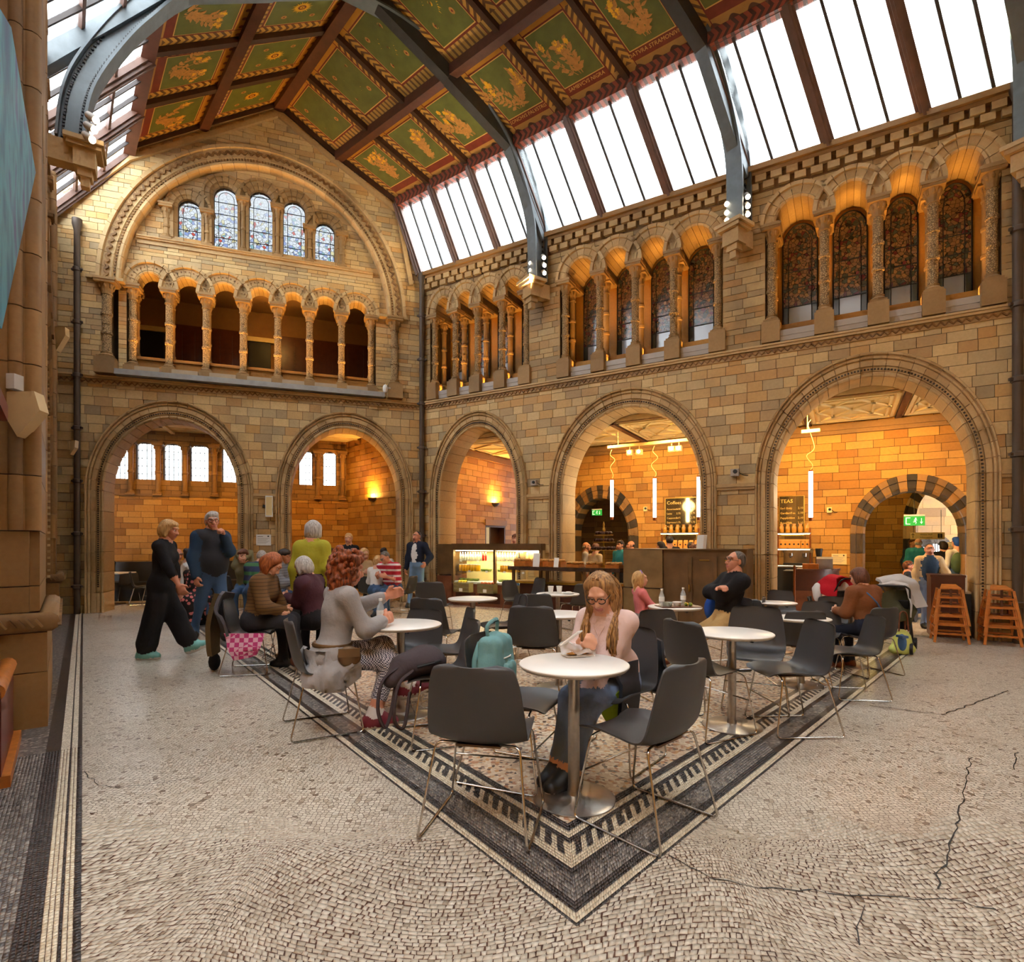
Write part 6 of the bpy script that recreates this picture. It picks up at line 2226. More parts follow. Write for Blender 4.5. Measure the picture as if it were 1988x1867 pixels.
# ------------------------------------------------------------------ people: bodies grown as one smooth surface from a posed skeleton
def surface(prims, vox, k=45.0):
 """prims: (kind, a, b, c, mat). Smooth union on a grid, then dual-contoured. Returns verts, quads, per-face material"""
 bb = []
 for p in prims:
  if p[0] == 'cap':
   a, b, (r1, r2) = np.asarray(p[1], float), np.asarray(p[2], float), p[3]
   r = max(r1, r2)
   bb.append((np.minimum(a, b) - r, np.maximum(a, b) + r))
  else:
   c, r = np.asarray(p[1], float), np.asarray(p[2], float)
   R = p[3] if p[3] is not None else np.eye(3)
   e = np.sqrt(((R * r) ** 2).sum(1))
   bb.append((c - e, c + e))
 lo = np.min([b[0] for b in bb], 0) - vox * 4
 hi = np.max([b[1] for b in bb], 0) + vox * 4
 n = np.ceil((hi - lo) / vox).astype(int) + 1
 ax = [lo[i] + vox * np.arange(n[i]) for i in range(3)]
 E = np.zeros(n)
 D = np.full(n, 9.0, np.float32)
 MT = np.zeros(n, np.int16)
 mg = 4.5 / k
 for p, (l, h) in zip(prims, bb):
  i0 = np.clip(((l - mg - lo) / vox).astype(int), 0, n - 1)
  i1 = np.clip(((h + mg - lo) / vox).astype(int) + 2, 1, n)
  sl = tuple(slice(i0[i], i1[i]) for i in range(3))
  X, Y, Z = np.meshgrid(ax[0][sl[0]], ax[1][sl[1]], ax[2][sl[2]], indexing='ij')
  if p[0] == 'cap':
   a, b, (r1, r2) = np.asarray(p[1], float), np.asarray(p[2], float), p[3]
   ba = b - a
   L2 = ba @ ba + 1e-9
   h_ = np.clip(((X - a[0]) * ba[0] + (Y - a[1]) * ba[1] + (Z - a[2]) * ba[2]) / L2, 0, 1)
   d = np.sqrt((X - a[0] - h_ * ba[0]) ** 2 + (Y - a[1] - h_ * ba[1]) ** 2 + (Z - a[2] - h_ * ba[2]) ** 2) - (r1 + (r2 - r1) * h_)
  else:
   c, r = np.asarray(p[1], float), np.asarray(p[2], float)
   R = p[3] if p[3] is not None else np.eye(3)
   q = [(X - c[0]) * R[0, j] + (Y - c[1]) * R[1, j] + (Z - c[2]) * R[2, j] for j in range(3)]
   k0 = np.sqrt(sum((q[j] / r[j]) ** 2 for j in range(3)))
   k1 = np.sqrt(sum((q[j] / r[j] ** 2) ** 2 for j in range(3))) + 1e-9
   d = k0 * (k0 - 1) / k1
  E[sl] += np.exp(np.clip(-k * d, -30, 60))
  better = d < D[sl]
  D[sl] = np.where(better, d, D[sl])
  MT[sl] = np.where(better, p[4], MT[sl])
 f = -np.log(E + 1e-9) / k
 f = f.astype(np.float32)
 # cells that the surface crosses
 ins = f < 0
 c = [ins[dx:n[0] - 1 + dx, dy:n[1] - 1 + dy, dz:n[2] - 1 + dz] for dx in (0, 1) for dy in (0, 1) for dz in (0, 1)]
 s = sum(x.astype(np.int8) for x in c)
 act = (s > 0) & (s < 8)
 idx = np.argwhere(act)
 if len(idx) == 0:
  return np.zeros((0, 3)), np.zeros((0, 4), int), np.zeros(0, int)
 I, J, K = idx.T
 vid = np.full(act.shape, -1, np.int64)
 vid[I, J, K] = np.arange(len(idx))
 acc = np.zeros((len(idx), 3))
 cnt = np.zeros(len(idx))
 cor = [(0, 0, 0), (0, 0, 1), (0, 1, 0), (0, 1, 1), (1, 0, 0), (1, 0, 1), (1, 1, 0), (1, 1, 1)]
 for a in range(8):
  for b in range(a + 1, 8):
   A, B = np.array(cor[a]), np.array(cor[b])
   if np.abs(A - B).sum() != 1:
    continue
   fa, fb = f[I + A[0], J + A[1], K + A[2]], f[I + B[0], J + B[1], K + B[2]]
   m = (fa < 0) != (fb < 0)
   t_ = np.where(m, fa / (fa - fb + 1e-12), 0)
   acc[m] += (A + (B - A) * t_[:, None])[m]
   cnt[m] += 1
 loc = acc / np.maximum(cnt, 1)[:, None]
 V = lo + (idx + loc) * vox
 vm = MT[I + (loc[:, 0] > .5), J + (loc[:, 1] > .5), K + (loc[:, 2] > .5)]
 Q = []
 for axis in range(3):
  o1, o2 = [(1, 2), (2, 0), (0, 1)][axis]
  sh = [slice(1, None)] * 3
  a = [slice(1, n[i] - 1) for i in range(3)]
  a[axis] = slice(0, n[axis] - 1)
  b = list(a)
  b[axis] = slice(1, n[axis])
  ia, ib = ins[tuple(a)], ins[tuple(b)]
  e = np.argwhere(ia != ib)
  if len(e) == 0:
   continue
  flip = ia[tuple(e.T)]
  base = e + np.array([a[i].start for i in range(3)])
  d1 = np.zeros(3, int)
  d1[o1] = 1
  d2 = np.zeros(3, int)
  d2[o2] = 1
  q = np.stack([vid[tuple((base - d1 - d2).T)], vid[tuple((base - d2).T)], vid[tuple(base.T)], vid[tuple((base - d1).T)]], 1)
  q[~flip] = q[~flip][:, ::-1]
  Q.append(q)
 Q = np.concatenate(Q)
 Q = Q[(Q >= 0).all(1)]
 return V, Q, vm[Q[:, 0]]
def fabric(name, col, rough=0.85, var=0.14, scale=30):
 t = NT(name, rough, 0, 0.3)
 p = t.obj()
 n = t.noise(p, scale, 3)
 n2 = t.noise(p, 5.0, 3)
 m = t.mix(n2, tuple(c * (1 - var * 1.6) for c in col[:3]) + (1,), tuple(min(1, c * (1 + var)) for c in col[:3]) + (1,))
 t.color(m)
 t.bump(t.math('ADD', t.math('MULTIPLY', n2, 2.5), n), 0.35, 0.012)
 return t.m
def stripes(name, a, b, freq, duty=.5, axis=2):
 t = NT(name, .85)
 x = t.n('SeparateXYZ', {0: t.obj()}).outputs[axis]
 k = t.math('LESS_THAN', t.math('FRACT', t.math('MULTIPLY', x, freq)), duty)
 t.color(t.mix(k, a, b))
 return t.m
for nm, col in (('skin_fair', (226, 168, 138)), ('skin_rosy', (214, 146, 116)), ('skin_tan', (184, 124, 90)), ('skin_brown', (120, 76, 52))):
 t = NT(nm, .55, 0, .4)
 n = t.noise(t.obj(), 22, 2)
 c_ = srgb(*col)
 t.color(t.mix(n, tuple(x * .86 for x in c_[:3]) + (1,), c_))
plain('lip', srgb(190, 112, 100), .45)
plain('eye_white', srgb(236, 232, 226), .3)
plain('eye_dark', srgb(40, 30, 26), .25)
def hair_mat(name, a, b):
 t = NT(name, .5, 0, .4)
 p = t.obj()
 mp = t.n('Mapping', {'Vector': p, 'Scale': (60, 60, 6)})
 n = t.noise(mp.outputs[0], 1.5, 3)
 t.color(t.ramp(n, [(.32, srgb(*a)), (.68, srgb(*b))]))
 t.bump(n, .5, .01)
 return t.m
hair_mat('hair_brown_blonde', (96, 62, 38), (196, 148, 88))
hair_mat('hair_auburn', (62, 24, 10), (172, 88, 44))
hair_mat('hair_ginger', (120, 54, 24), (190, 104, 50))
hair_mat('hair_blonde', (168, 118, 64), (226, 186, 124))
hair_mat('hair_grey', (140, 134, 128), (214, 208, 200))
hair_mat('hair_greydark', (62, 58, 54), (122, 114, 106))
hair_mat('hair_dark', (24, 18, 16), (58, 42, 34))
hair_mat('hair_brown', (70, 38, 24), (124, 72, 46))
fabric('cloth_black', srgb(24, 22, 26))
fabric('cloth_charcoal', srgb(46, 46, 52))
fabric('cloth_navy', srgb(34, 40, 58))
fabric('cloth_blueknit', srgb(44, 66, 92))
fabric('denim', srgb(70, 96, 132))
fabric('denim_dark', srgb(112, 130, 162))
fabric('denim_light', srgb(112, 142, 178))
fabric('cloth_yellow', srgb(178, 172, 52))
fabric('cloth_grey', srgb(156, 150, 148))
fabric('cloth_purple', srgb(74, 40, 50))
fabric('cloth_pinkwhite', srgb(226, 198, 192), var=.08)
fabric('cloth_pink', srgb(228, 128, 128))
fabric('cloth_white', srgb(226, 224, 222), var=.06)
fabric('cloth_khaki', srgb(196, 160, 104))
fabric('cloth_beige', srgb(206, 180, 140))
fabric('cloth_suede', srgb(134, 80, 46))
fabric('cloth_blue', srgb(38, 84, 176))
fabric('cloth_teal', srgb(40, 130, 150))
fabric('cloth_green', srgb(84, 108, 78))
fabric('cloth_olive', srgb(120, 112, 80))
fabric('sock_white', srgb(210, 202, 196))
stripes('cloth_quilted', srgb(112, 78, 40), srgb(78, 52, 26), 26, .22)
stripes('cloth_quilted_grey', srgb(122, 124, 132), srgb(86, 88, 96), 22, .22)
stripes('cloth_stripe_red', srgb(190, 36, 56), srgb(232, 214, 214), 9, .35)
stripes('cloth_stripe_green', srgb(52, 60, 92), srgb(70, 120, 78), 6, .4)
t = NT('cloth_check', .85)
ck = t.n('TexChecker', {'Vector': t.obj(), 'Color1': srgb(48, 46, 66), 'Color2': srgb(206, 200, 206), 'Scale': 95.0})
t.color(ck.outputs[0])
t = NT('cloth_floral', .85)
vo = t.n('TexVoronoi', {'Vector': t.obj(), 'Scale': 14.0})
t.color(t.ramp(vo.outputs[0], [(.25, srgb(206, 112, 112)), (.4, srgb(28, 20, 24))], 'CONSTANT'))
plain('shoe_black', srgb(22, 22, 24), .5)
plain('shoe_sole', srgb(222, 218, 212), .6)
plain('shoe_mint', srgb(118, 180, 176), .6, var=.2)
plain('shoe_maroon', srgb(116, 32, 46), .6, var=.2)
plain('boot_brown', srgb(120, 62, 34), .5, var=.2)
def rot(ax, deg):
 return np.array(Matrix.Rotation(math.radians(deg), 3, ax))
def ik(a, t_, l1, l2, pole):
 a, t_ = np.asarray(a, float), np.asarray(t_, float)
 d = t_ - a
 L = np.linalg.norm(d)
 if L > (l1 + l2) * .999:
  t_ = a + d / L * (l1 + l2) * .999
  d = t_ - a
  L = np.linalg.norm(d)
 u = d / (L + 1e-9)
 x = (l1 * l1 - l2 * l2 + L * L) / (2 * L)
 h = math.sqrt(max(l1 * l1 - x * x, 0))
 p = np.asarray(pole, float)
 p = p - u * (p @ u)
 return a + u * x + unit(p) * h, t_
PERSON_N = [0]
def person(label, pos, face, H=1.7, sit=False, pelvis_z=None, lean=0, side=0, twist=0, head=(0, 0, 0), hands=(None, None), feet=None,
           hair=('short', 'hair_dark'), top='cloth_black', bottom='denim', shoes='shoe_black', skin='skin_fair', sleeve=1.0, trouser=1.0, sock=None,
           bulk=0.0, wide=1.0, slim=1.0, extra=(), lod=1, glasses=None, elbow=(None, None), knee=(None, None), curl=(35, 35), handn=(None, None),
           sole=None, neck_open=True, belly=0.0, name='person', over=None, fem=False, hair_len=.2, brows=True, cat=None, smile=False, arm=None, pel=None):
 """local space: x to the figure's right, y ahead, z up; sizes for a 1.7 m figure then scaled"""
 sc_ = H / 1.7
 mats = []
 def mi(m):
  if m not in mats:
   mats.append(m)
  return mats.index(m)
 SK, TP, BT, SH = mi(skin), mi(top), mi(bottom), mi(shoes)
 OV = mi(over) if over else TP
 body, face_p, handp = [], [], []
 pz = pelvis_z if pelvis_z is not None else (.55 if sit else .93)
 P = np.array([0, 0, pz])
 Rt = rot('Y', side) @ rot('X', -lean)
 spine = Rt @ np.array([0, 0, 1.0])
 Rs = rot('Z', twist) @ Rt
 def T(x, y, z):
  return P + Rs @ np.array([x, y, z])
 b = bulk
 sw = (.165 if fem else .185) * wide
 # trunk
 body.append(('ell', P + Rt @ np.array([0, -.005, .02]), ((.165 if fem else .155) * wide + b * .5, .115 + b * .5, .12), Rt, mi(pel) if pel else BT))
 body.append(('ell', T(0, .005 + belly * .5, .16), ((.125 if fem else .14) * wide + b, .095 + b + belly, .13), Rs, TP))
 body.append(('ell', T(0, 0, .33), (.15 * wide + b, .105 + b + (.012 if fem else 0), .17), Rs, TP))
 if fem:
  for s in (-1, 1):
   body.append(('ell', T(s * .07, .085, .33), (.06, .05, .06), Rs, TP))
 body.append(('cap', T(-sw + .02, -.01, .455), T(sw - .02, -.01, .455), (.058 + b, .058 + b), TP))
 body.append(('cap', T(0, -.02, .47), T(0, -.0, .56), (.062, .052), SK))
 # arms
 sh = [T(-sw, -.01, .45), T(sw, -.01, .45)]
 hd = []
 for i, s in enumerate((-1, 1)):
  tgt = hands[i]
  if tgt is None:
   tgt = T(s * (sw + .07), .04, -.06)
  e0 = elbow[i] if elbow[i] is not None else (s * .6, -1, -.5)
  el, wr = ik(sh[i], tgt, .275, .25, e0)
  AR = mi(arm) if arm else TP
  am = AR if sleeve > .05 else SK
  body.append(('cap', sh[i], el, (.052 * slim + b * .9, .042 * slim + b * .8), am))
  if sleeve >= .95:
   body.append(('cap', el, wr - (wr - el) * .04, (.042 * slim + b * .8, .033 * slim + b * .5), AR))
   body.append(('cap', el, wr, (.034 * slim, .026 * slim), SK))
  else:
   cutp = el + (wr - el) * max(0, (sleeve - .5) * 2)
   if sleeve > .55:
    body.append(('cap', el, cutp, (.043 * slim + b, .039 * slim + b), TP))
   body.append(('cap', el, wr, (.037 * slim, .026 * slim), SK))
  hd.append((el, wr))
 # legs
 if feet is None:
  feet = ((-.1, .38, .08, 0), (.1, .38, .08, 0)) if sit else ((-.09, -.01, .08, 0), (.09, .02, .08, 0))
 for i, s in enumerate((-1, 1)):
  hp = P + Rt @ np.array([s * .085 * wide, 0, -.02])
  fx = np.array(feet[i][:3], float)
  kp = knee[i] if knee[i] is not None else ((0, .4, 1) if sit else (s * .1, 1, 0))
  kn, an = ik(hp, fx, .42, .42, kp)
  body.append(('cap', hp, kn, (.085 * slim + b * .3, .06 * slim + b * .2), BT))
  if trouser >= .95:
   body.append(('cap', kn, an + (kn - an) * .06, (.058 * slim, .048 * slim), BT))
  else:
   cutp = kn + (an - kn) * trouser
   if trouser > .05:
    body.append(('cap', kn, cutp, (.058 * slim, .052 * slim), BT))
   body.append(('cap', kn, an, (.05 * slim, .034 * slim), SK))
  body.append(('cap', an + (kn - an) * .1, an, (.04, .036), mi(sock) if sock else SK))
  fy = math.radians(feet[i][3])
  fp = math.radians(feet[i][4]) if len(feet[i]) > 4 else 0
  fd = np.array([math.sin(fy) * math.cos(fp), math.cos(fy) * math.cos(fp), math.sin(fp)])
  up = np.array([0, 0, 1.0])
  heel = an + np.array([0, 0, -.045]) - fd * .045
  toe = an + np.array([0, 0, -.05]) + fd * .15
  body.append(('cap', heel, an + fd * .06 + np.array([0, 0, -.035]), (.036, .038), SH))
  body.append(('cap', an + fd * .03 + np.array([0, 0, -.04]), toe, (.04, .03), SH))
  if sole:
   body.append(('cap', heel - np.array([0, 0, .022]), toe - np.array([0, 0, .015]), (.03, .026), mi(sole)))
 for ex in extra:
  ex = list(ex)
  ex[4] = mi(ex[4])
  body.append(tuple(ex))
 # head
 Hc = T(0, .02, .66)
 Rh = Rs @ rot('Z', head[0]) @ rot('X', -head[1]) @ rot('Y', head[2])
 def Hd(x, y, z):
  return Hc + Rh @ np.array([x, y, z])
 body.append(('cap', T(0, -.01, .54), Hd(0, -.015, -.05), (.052, .05), SK))
 fp_ = [('ell', Hd(0, -.012, .03), (.074, .094, .088), Rh, SK), ('ell', Hd(0, .03, -.045), (.056, .06, .068), Rh, SK), ('ell', Hd(0, .066, -.096), (.022, .02, .018), Rh, SK),
           ('cap', Hd(0, .084, .018), Hd(0, .107, -.022), (.008, .013), SK), ('ell', Hd(0, .098, -.028), (.018, .011, .009), Rh, SK)]
 for s in (-1, 1):
  fp_ += [('ell', Hd(s * .036, .062, -.022), (.024, .022, .024), Rh, SK), ('ell', Hd(s * .03, .076, .036), (.024, .012, .009), Rh, SK),
    ('ell', Hd(s * .075, -.008, -.002), (.009, .019, .03), Rh, SK)]
  if brows and lod >= 1:
   fp_.append(('cap', Hd(s * .016, .090, .040), Hd(s * .046, .077, .043), (.0035, .0025), mi(hair[1])))
 fp_.append(('ell', Hd(0, .084, -.058), (.019, .008, .0042), Rh, mi('lip')))
 fp_.append(('ell', Hd(0, .083, -.068), (.016, .008, .0045), Rh, mi('lip')))
 vb = {0: .024, 1: .016, 2: .0095}[lod]
 vh = {0: .016, 1: .0095, 2: .0058}[lod]
 parts = [surface(body, vb, 42 if lod else 36), surface(fp_, vh, 130 if lod > 1 else 90)]
 for i, s in enumerate((-1, 1)):
  el, wr = hd[i]
  d = unit(wr - el)
  if handn[i] is not None:
   hn, hdir = np.asarray(handn[i][0], float), (np.asarray(handn[i][1], float) if len(handn[i]) > 1 else d)
   d = unit(hdir)
  else:
   hn = np.array([-s, 0, 0.0])
  hn = unit(hn - d * (hn @ d))
  ac = np.cross(d, hn)
  if i == 0:
   pass
  th = unit(np.array([0, .4, 1.0]))
  if ac @ th < 0:
   ac = -ac
  Rm = np.column_stack([ac, d, hn])
  hp_ = [('cap', wr - d * .02, wr + d * .03, (.026, .026), SK), ('ell', wr + d * .055, (.042, .05, .017), Rm, SK)]
  cu = math.radians(curl[i])
  for j, (o_, L) in enumerate(((.031, .068), (.011, .077), (-.01, .071), (-.03, .055))):
   a0 = wr + d * .092 + ac * o_
   d1 = d * math.cos(cu) + hn * math.sin(cu)
   d2 = d * math.cos(cu * 2.1) + hn * math.sin(cu * 2.1)
   m_ = a0 + d1 * L * .55
   hp_ += [('cap', wr + d * .07 + ac * o_, a0, (.0105, .0098), SK), ('cap', a0, m_, (.0098, .0085), SK), ('cap', m_, m_ + d2 * L * .5, (.0085, .007), SK)]
  t0 = wr + d * .025 + ac * .034
  t1 = t0 + unit(d * .75 + ac * .75 + hn * .35) * .042
  t2 = t1 + unit(d * .95 + ac * .2 + hn * .45) * .032
  hp_ += [('cap', wr + d * .03, t0, (.018, .015), SK), ('cap', t0, t1, (.0125, .0105), SK), ('cap', t1, t2, (.0105, .008), SK)]
  parts.append(surface(hp_, {0: .018, 1: .008, 2: .0046}[lod], 150 if lod else 90))
 V, Q, I = [], [], []
 n = 0
 for (v, q, m_) in parts:
  V.append(v)
  Q.append(q + n)
  I.append(m_)
  n += len(v)
 V, Q, I = np.concatenate(V), np.concatenate(Q), np.concatenate(I)
 eb = None
 if lod >= 1:
  eb = MB()
  for s in (-1, 1):
   eb.sphere(Hd(s * .031, .0765, .012), (.0115, .0105, .0075), 8, 6, 0)
   eb.sphere(Hd(s * .031, .083, .0115), (.0062, .0055, .0062), 8, 6, 1)
 yaw = math.atan2(-face[0], face[1])
 g = empty(name, (pos[0], pos[1], pos[2] if len(pos) > 2 else .004), yaw)
 g.scale = (sc_, sc_, sc_)
 tag(g, label, cat or 'person')
 me = fast_mesh('body', V, Q, mats, I)
 me.polygons.foreach_set('use_smooth', [True] * len(me.polygons))
 if eb:
  # eyes belong to the same body mesh
  ev = np.concatenate(eb.V)
  tmp = bpy.data.meshes.new('eyes')
  tmp.from_pydata(ev.tolist(), [], eb.F)
  tmp.materials.append(MATS['eye_white'])
  tmp.materials.append(MATS['eye_dark'])
  tmp.polygons.foreach_set('material_index', eb.I)
  tmp.polygons.foreach_set('use_smooth', [True] * len(tmp.polygons))
  eo = link(bpy.data.objects.new('eyes', tmp), g)
 link(bpy.data.objects.new('body', me), g)
 # hair
 st, hm = hair
 hv = {0: .02, 1: .012, 2: .0065}[lod]
 hp = []
 strands = MB()
 r = random.Random(PERSON_N[0] * 13 + 5)
 PERSON_N[0] += 1
 if st != 'none':
  if st == 'bald':
   hp += [('ell', Hd(0, -.045, .0), (.08, .066, .05), Rh, 0)]
  elif st == 'curly':
   hp += [('ell', Hd(0, -.04, .06), (.105, .09, .09), Rh, 0), ('ell', Hd(0, -.06, -.03), (.12, .08, .10), Rh, 0)]
   for k in range(520):
    a, z = r.uniform(0, 2 * PI), r.uniform(-.19, .15)
    rad = .135 * math.sqrt(max(.15, 1 - (z / .2) ** 2)) * r.uniform(.85, 1.15)
    q = (rad * math.cos(a), rad * math.sin(a) * .85 - .035, z)
    if q[1] > .045 and z < .07:
     continue
    c = Hd(*q)
    rr = r.uniform(.010, .018)
    hp.append(('ell', c, (rr, rr, rr * 1.2), Rh, 0))
  else:
   up = 0
   hp += [('ell', Hd(0, -.026, .042), (.079, .090, .084), Rh, 0), ('ell', Hd(0, -.05, .0), (.0775, .062, .07), Rh, 0)] if st == 'crop' else [('ell', Hd(0, -.02, .05 - up), (.083 - up * .5, .096 - up * .3, .083 - up), Rh, 0), ('ell', Hd(0, -.05, .0), (.08 - up * .4, .07, .08), Rh, 0)]
   if st == 'short':
    hp += [('ell', Hd(0, .045, .092), (.062, .035, .022), Rh, 0), ('ell', Hd(-.02, .0, .115), (.05, .06, .025), Rh, 0)]
   if st == 'bob':
    for s in (-1, 1):
     hp += [('cap', Hd(s * .07, -.0, .05), Hd(s * .078, .0, -.07), (.03, .024), 0)]
    hp += [('ell', Hd(0, -.055, -.03), (.09, .06, .09), Rh, 0), ('ell', Hd(.02, .055, .085), (.06, .035, .025), Rh, 0)]
   if st == 'bun':
    hp += [('ell', Hd(0, -.11, .07), (.04, .04, .04), Rh, 0)]
   if st == 'long':
    hp[0] = ('ell', Hd(0, -.027, .052), (.086, .091, .086), Rh, 0)
    L = hair_len
    dn = np.array([0, 0, -1.0])
    for s in (-1, 1):
     a0, a1 = Hd(s * .068, .0, .06), Hd(s * .076, -.01, -.06)
     hp += [('cap', a0, a1, (.03, .03), 0), ('cap', a1, a1 + dn * L * .6 + Rs @ np.array([s * .015, -.01, 0]), (.034, .02), 0)]
    a1 = Hd(0, -.075, -.03)
    hp += [('ell', Hd(0, -.05, .0), (.085, .065, .09), Rh, 0), ('cap', a1, a1 + dn * L, (.065, .035), 0)]
  for k in range(0):
   pass
  v, q, m_ = surface(hp, hv, 220 if st == 'curly' else 70)
  hmsh = fast_mesh('hair', v, q, hm)
  hmsh.polygons.foreach_set('use_smooth', [True] * len(hmsh.polygons))
  link(bpy.data.objects.new('hair', hmsh), g)
 if glasses:
  gb = MB()
  for s in (-1, 1):
   pth = [Hd(s * .033 + .025 * math.cos(a) * (1.08), .102 - .006 * abs(math.cos(a)), .008 + .021 * math.sin(a)) for a in np.linspace(0, 2 * PI, 17)[:-1]]
   gb.tube(pth, .0032 if glasses == 'thick' else .002, 5, closed=True)
   gb.tube([Hd(s * .06, .098, .014), Hd(s * .077, .05, .014), Hd(s * .08, -.01, .01)], .0028 if glasses == 'thick' else .002, 5)
  gb.tube([Hd(-.008, .106, .012), Hd(.008, .106, .012)], .003, 5)
  gb.build('glasses', 'black', g, smooth=60)
 g['head'] = [float(x) for x in Hc]
 return g, dict(T=T, Hd=Hd, Rh=Rh, Rs=Rs, wr=[h[1] for h in hd], el=[h[0] for h in hd], P=P)
# ---- the young woman with glasses
def W2L(p, pos, face, sc_=1.0):
 """world point to a figure's local space"""
 f = unit(np.array([face[0], face[1]]))
 rx = np.array([f[1], -f[0]])
 d = np.asarray(p, float)[:2] - np.asarray(pos, float)[:2]
 return np.array([d @ rx, d @ f, p[2]]) / sc_
gp_, gf = (.67, 3.60), (-.60, -.80)
hR = W2L(at_depth(1130, 1246, 3.28), gp_, gf)      # hand with the phone
hL = W2L(at_depth(1082, 1372, 3.16), gp_, gf)      # hand between the knees
girl, G = person('young woman with glasses and long fair hair in a pale pink blouse, reading her phone', gp_, gf, H=1.60, sit=True, pelvis_z=.53, lean=18, head=(10, 15, 0),
                 hands=(W2L(at_depth(1130, 1350, 3.36), gp_, gf), hR), feet=((.02, .58, .085, 14), (.13, .52, .085, 8)), hair=('long', 'hair_brown_blonde'), hair_len=.34, top='cloth_pinkwhite', bottom='denim_dark',
                 shoes='shoe_black', sole='shoe_sole', skin='skin_fair', sleeve=.9, trouser=.8, bulk=.008, fem=True, lod=2, glasses='thick', brows=False, slim=.98, curl=(12, 50),
                 elbow=((-.45, -.3, -1), (.8, -.3, -1)), handn=(None, ((-.3, -.2, 1),)), wide=.95,
                 extra=[('ell', (.0, -.02, .66), (.15, .12, .12), None, 'cloth_pinkwhite')])
# loose strands of hair over her shoulders
r = random.Random(3)
sb = MB()
T_, Hd_ = G['T'], G['Hd']
for k in range(170):
 s = r.choice((-1, 1))
 a = r.uniform(.15, 1.0)
 yy = r.uniform(-.10, .015)
 p0 = Hd_(s * r.uniform(.002, .02), r.uniform(-.08, .03), .128)
 p1 = Hd_(s * .085, yy, r.uniform(.02, .06))
 p2 = Hd_(s * (.092 + r.uniform(0, .02)), yy * .9 + .0, -.09)
 p3 = T_(s * r.uniform(.07, .13), .145 + yy * .5 + r.uniform(-.02, .03), .42 - r.uniform(0, .05))
 p4 = T_(s * r.uniform(.06, .15), .175 + yy * .4 + r.uniform(-.02, .03), .30 - r.uniform(0, .16))
 pth = catmull([p0, p1, p2, p3, p4], 4)
 n = len(pth)
 sb.tube(pth, np.interp(np.linspace(0, 1, n), [0, .3, .8, 1], [.004, .0075, .007, .0015]), 5)
sb.build('hair_strands', 'hair_brown_blonde', girl, smooth=70)
# necklace cords of the blouse
cb_ = MB()
for s in (-1, 1):
 cb_.tube([T_(s * .045, .10, .47), T_(s * -.01, .135, .38), T_(s * .02, .15, .30)], .0025, 5)
cb_.build('blouse_cord', 'cloth_pinkwhite', girl)
Mg = girl.matrix_basis.copy()
girl_M = Matrix.Translation(girl.location) @ Matrix.Rotation(girl.rotation_euler[2], 4, 'Z') @ Matrix.Scale(girl.scale[0], 4)
wr = G['wr'][1]
ph = at_depth(1109, 1238, 3.17)
g = empty('phone', tuple(ph))
tag(g, 'white smartphone held by the young woman with glasses', 'phone')
d_ = unit(np.array([.55, -.35, .5]))
e_ = unit(np.cross(d_, (0, 0, 1)))
n_ = np.cross(e_, d_)
MB().obox((0, 0, 0), d_ * .068, e_ * .034, n_ * .004).build('case', 'white_paper', g)
MB().obox(n_ * .0045 * np.sign(n_[2]), d_ * .058, e_ * .031, n_ * .0006).build('screen', 'black', g)
# jacket over her chair with a lime lining
plain('jacket_navy', srgb(34, 38, 46), .5, var=.15)
fabric('lining_lime', srgb(126, 150, 28))
def cloth_sheet(name, mats, grid, th=.012, parent=None, wob=.012, seed=0, M=None, mi2=None):
 """folded cloth from a grid of points, with thickness; second material on the far side"""
 P = np.asarray(grid, float)
 n, m, _ = P.shape
 # refine
 R = 4
 gi, gj = np.linspace(0, n - 1, (n - 1) * R + 1), np.linspace(0, m - 1, (m - 1) * R + 1)
 def samp(a, b):
  i0, j0 = min(int(a), n - 2), min(int(b), m - 2)
  u, v = a - i0, b - j0
  u, v = u * u * (3 - 2 * u) * .5 + u * .5, v * v * (3 - 2 * v) * .5 + v * .5
  return (P[i0, j0] * (1 - u) * (1 - v) + P[i0 + 1, j0] * u * (1 - v) + P[i0, j0 + 1] * (1 - u) * v + P[i0 + 1, j0 + 1] * u * v)
 G_ = np.array([[samp(a, b) for b in gj] for a in gi])
 N_ = np.cross(np.gradient(G_, axis=0), np.gradient(G_, axis=1))
 N_ /= np.linalg.norm(N_, axis=2)[:, :, None] + 1e-9
 r = np.random.default_rng(seed)
 ph_ = r.uniform(0, 6, 4)
 ii, jj = np.meshgrid(gi, gj, indexing='ij')
 w = wob * (np.sin(ii * 2.9 + ph_[0] + jj) + np.sin(jj * 3.7 + ph_[1] - ii * .7) * .8 + .5 * np.sin(jj * 7 + ii * 5 + ph_[2]))
 G_ = G_ + N_ * w[:, :, None]
 a, b, _ = G_.shape
 V = np.concatenate([G_.reshape(-1, 3), (G_ - N_ * th).reshape(-1, 3)])
 K = a * b
 F, I = [], []
 for i in range(a - 1):
  for j in range(b - 1):
   q = i * b + j
   F.append((q, q + 1, q + b + 1, q + b))
   I.append(0)
   F.append((K + q, K + q + b, K + q + b + 1, K + q + 1))
   I.append(1 if len(mats) > 1 else 0)
 rim = [j for j in range(b)] + [i * b + b - 1 for i in range(1, a)] + [(a - 1) * b + j for j in range(b - 2, -1, -1)] + [i * b for i in range(a - 2, 0, -1)]
 for x, y in zip(rim, rim[1:] + rim[:1]):
  F.append((x, y, K + y, K + x))
  I.append(0)
 mb = MB()
 mb.V, mb.F, mb.I, mb.n = [V], F, I, len(V)
 return mb.build(name, mats, parent, smooth=60, M=M)
g = empty('draped_jacket', (.64, 3.60, 0), math.atan2(-gf[0], gf[1]))
tag(g, 'navy padded jacket with lime lining hanging over the chair of the young woman', 'jacket')
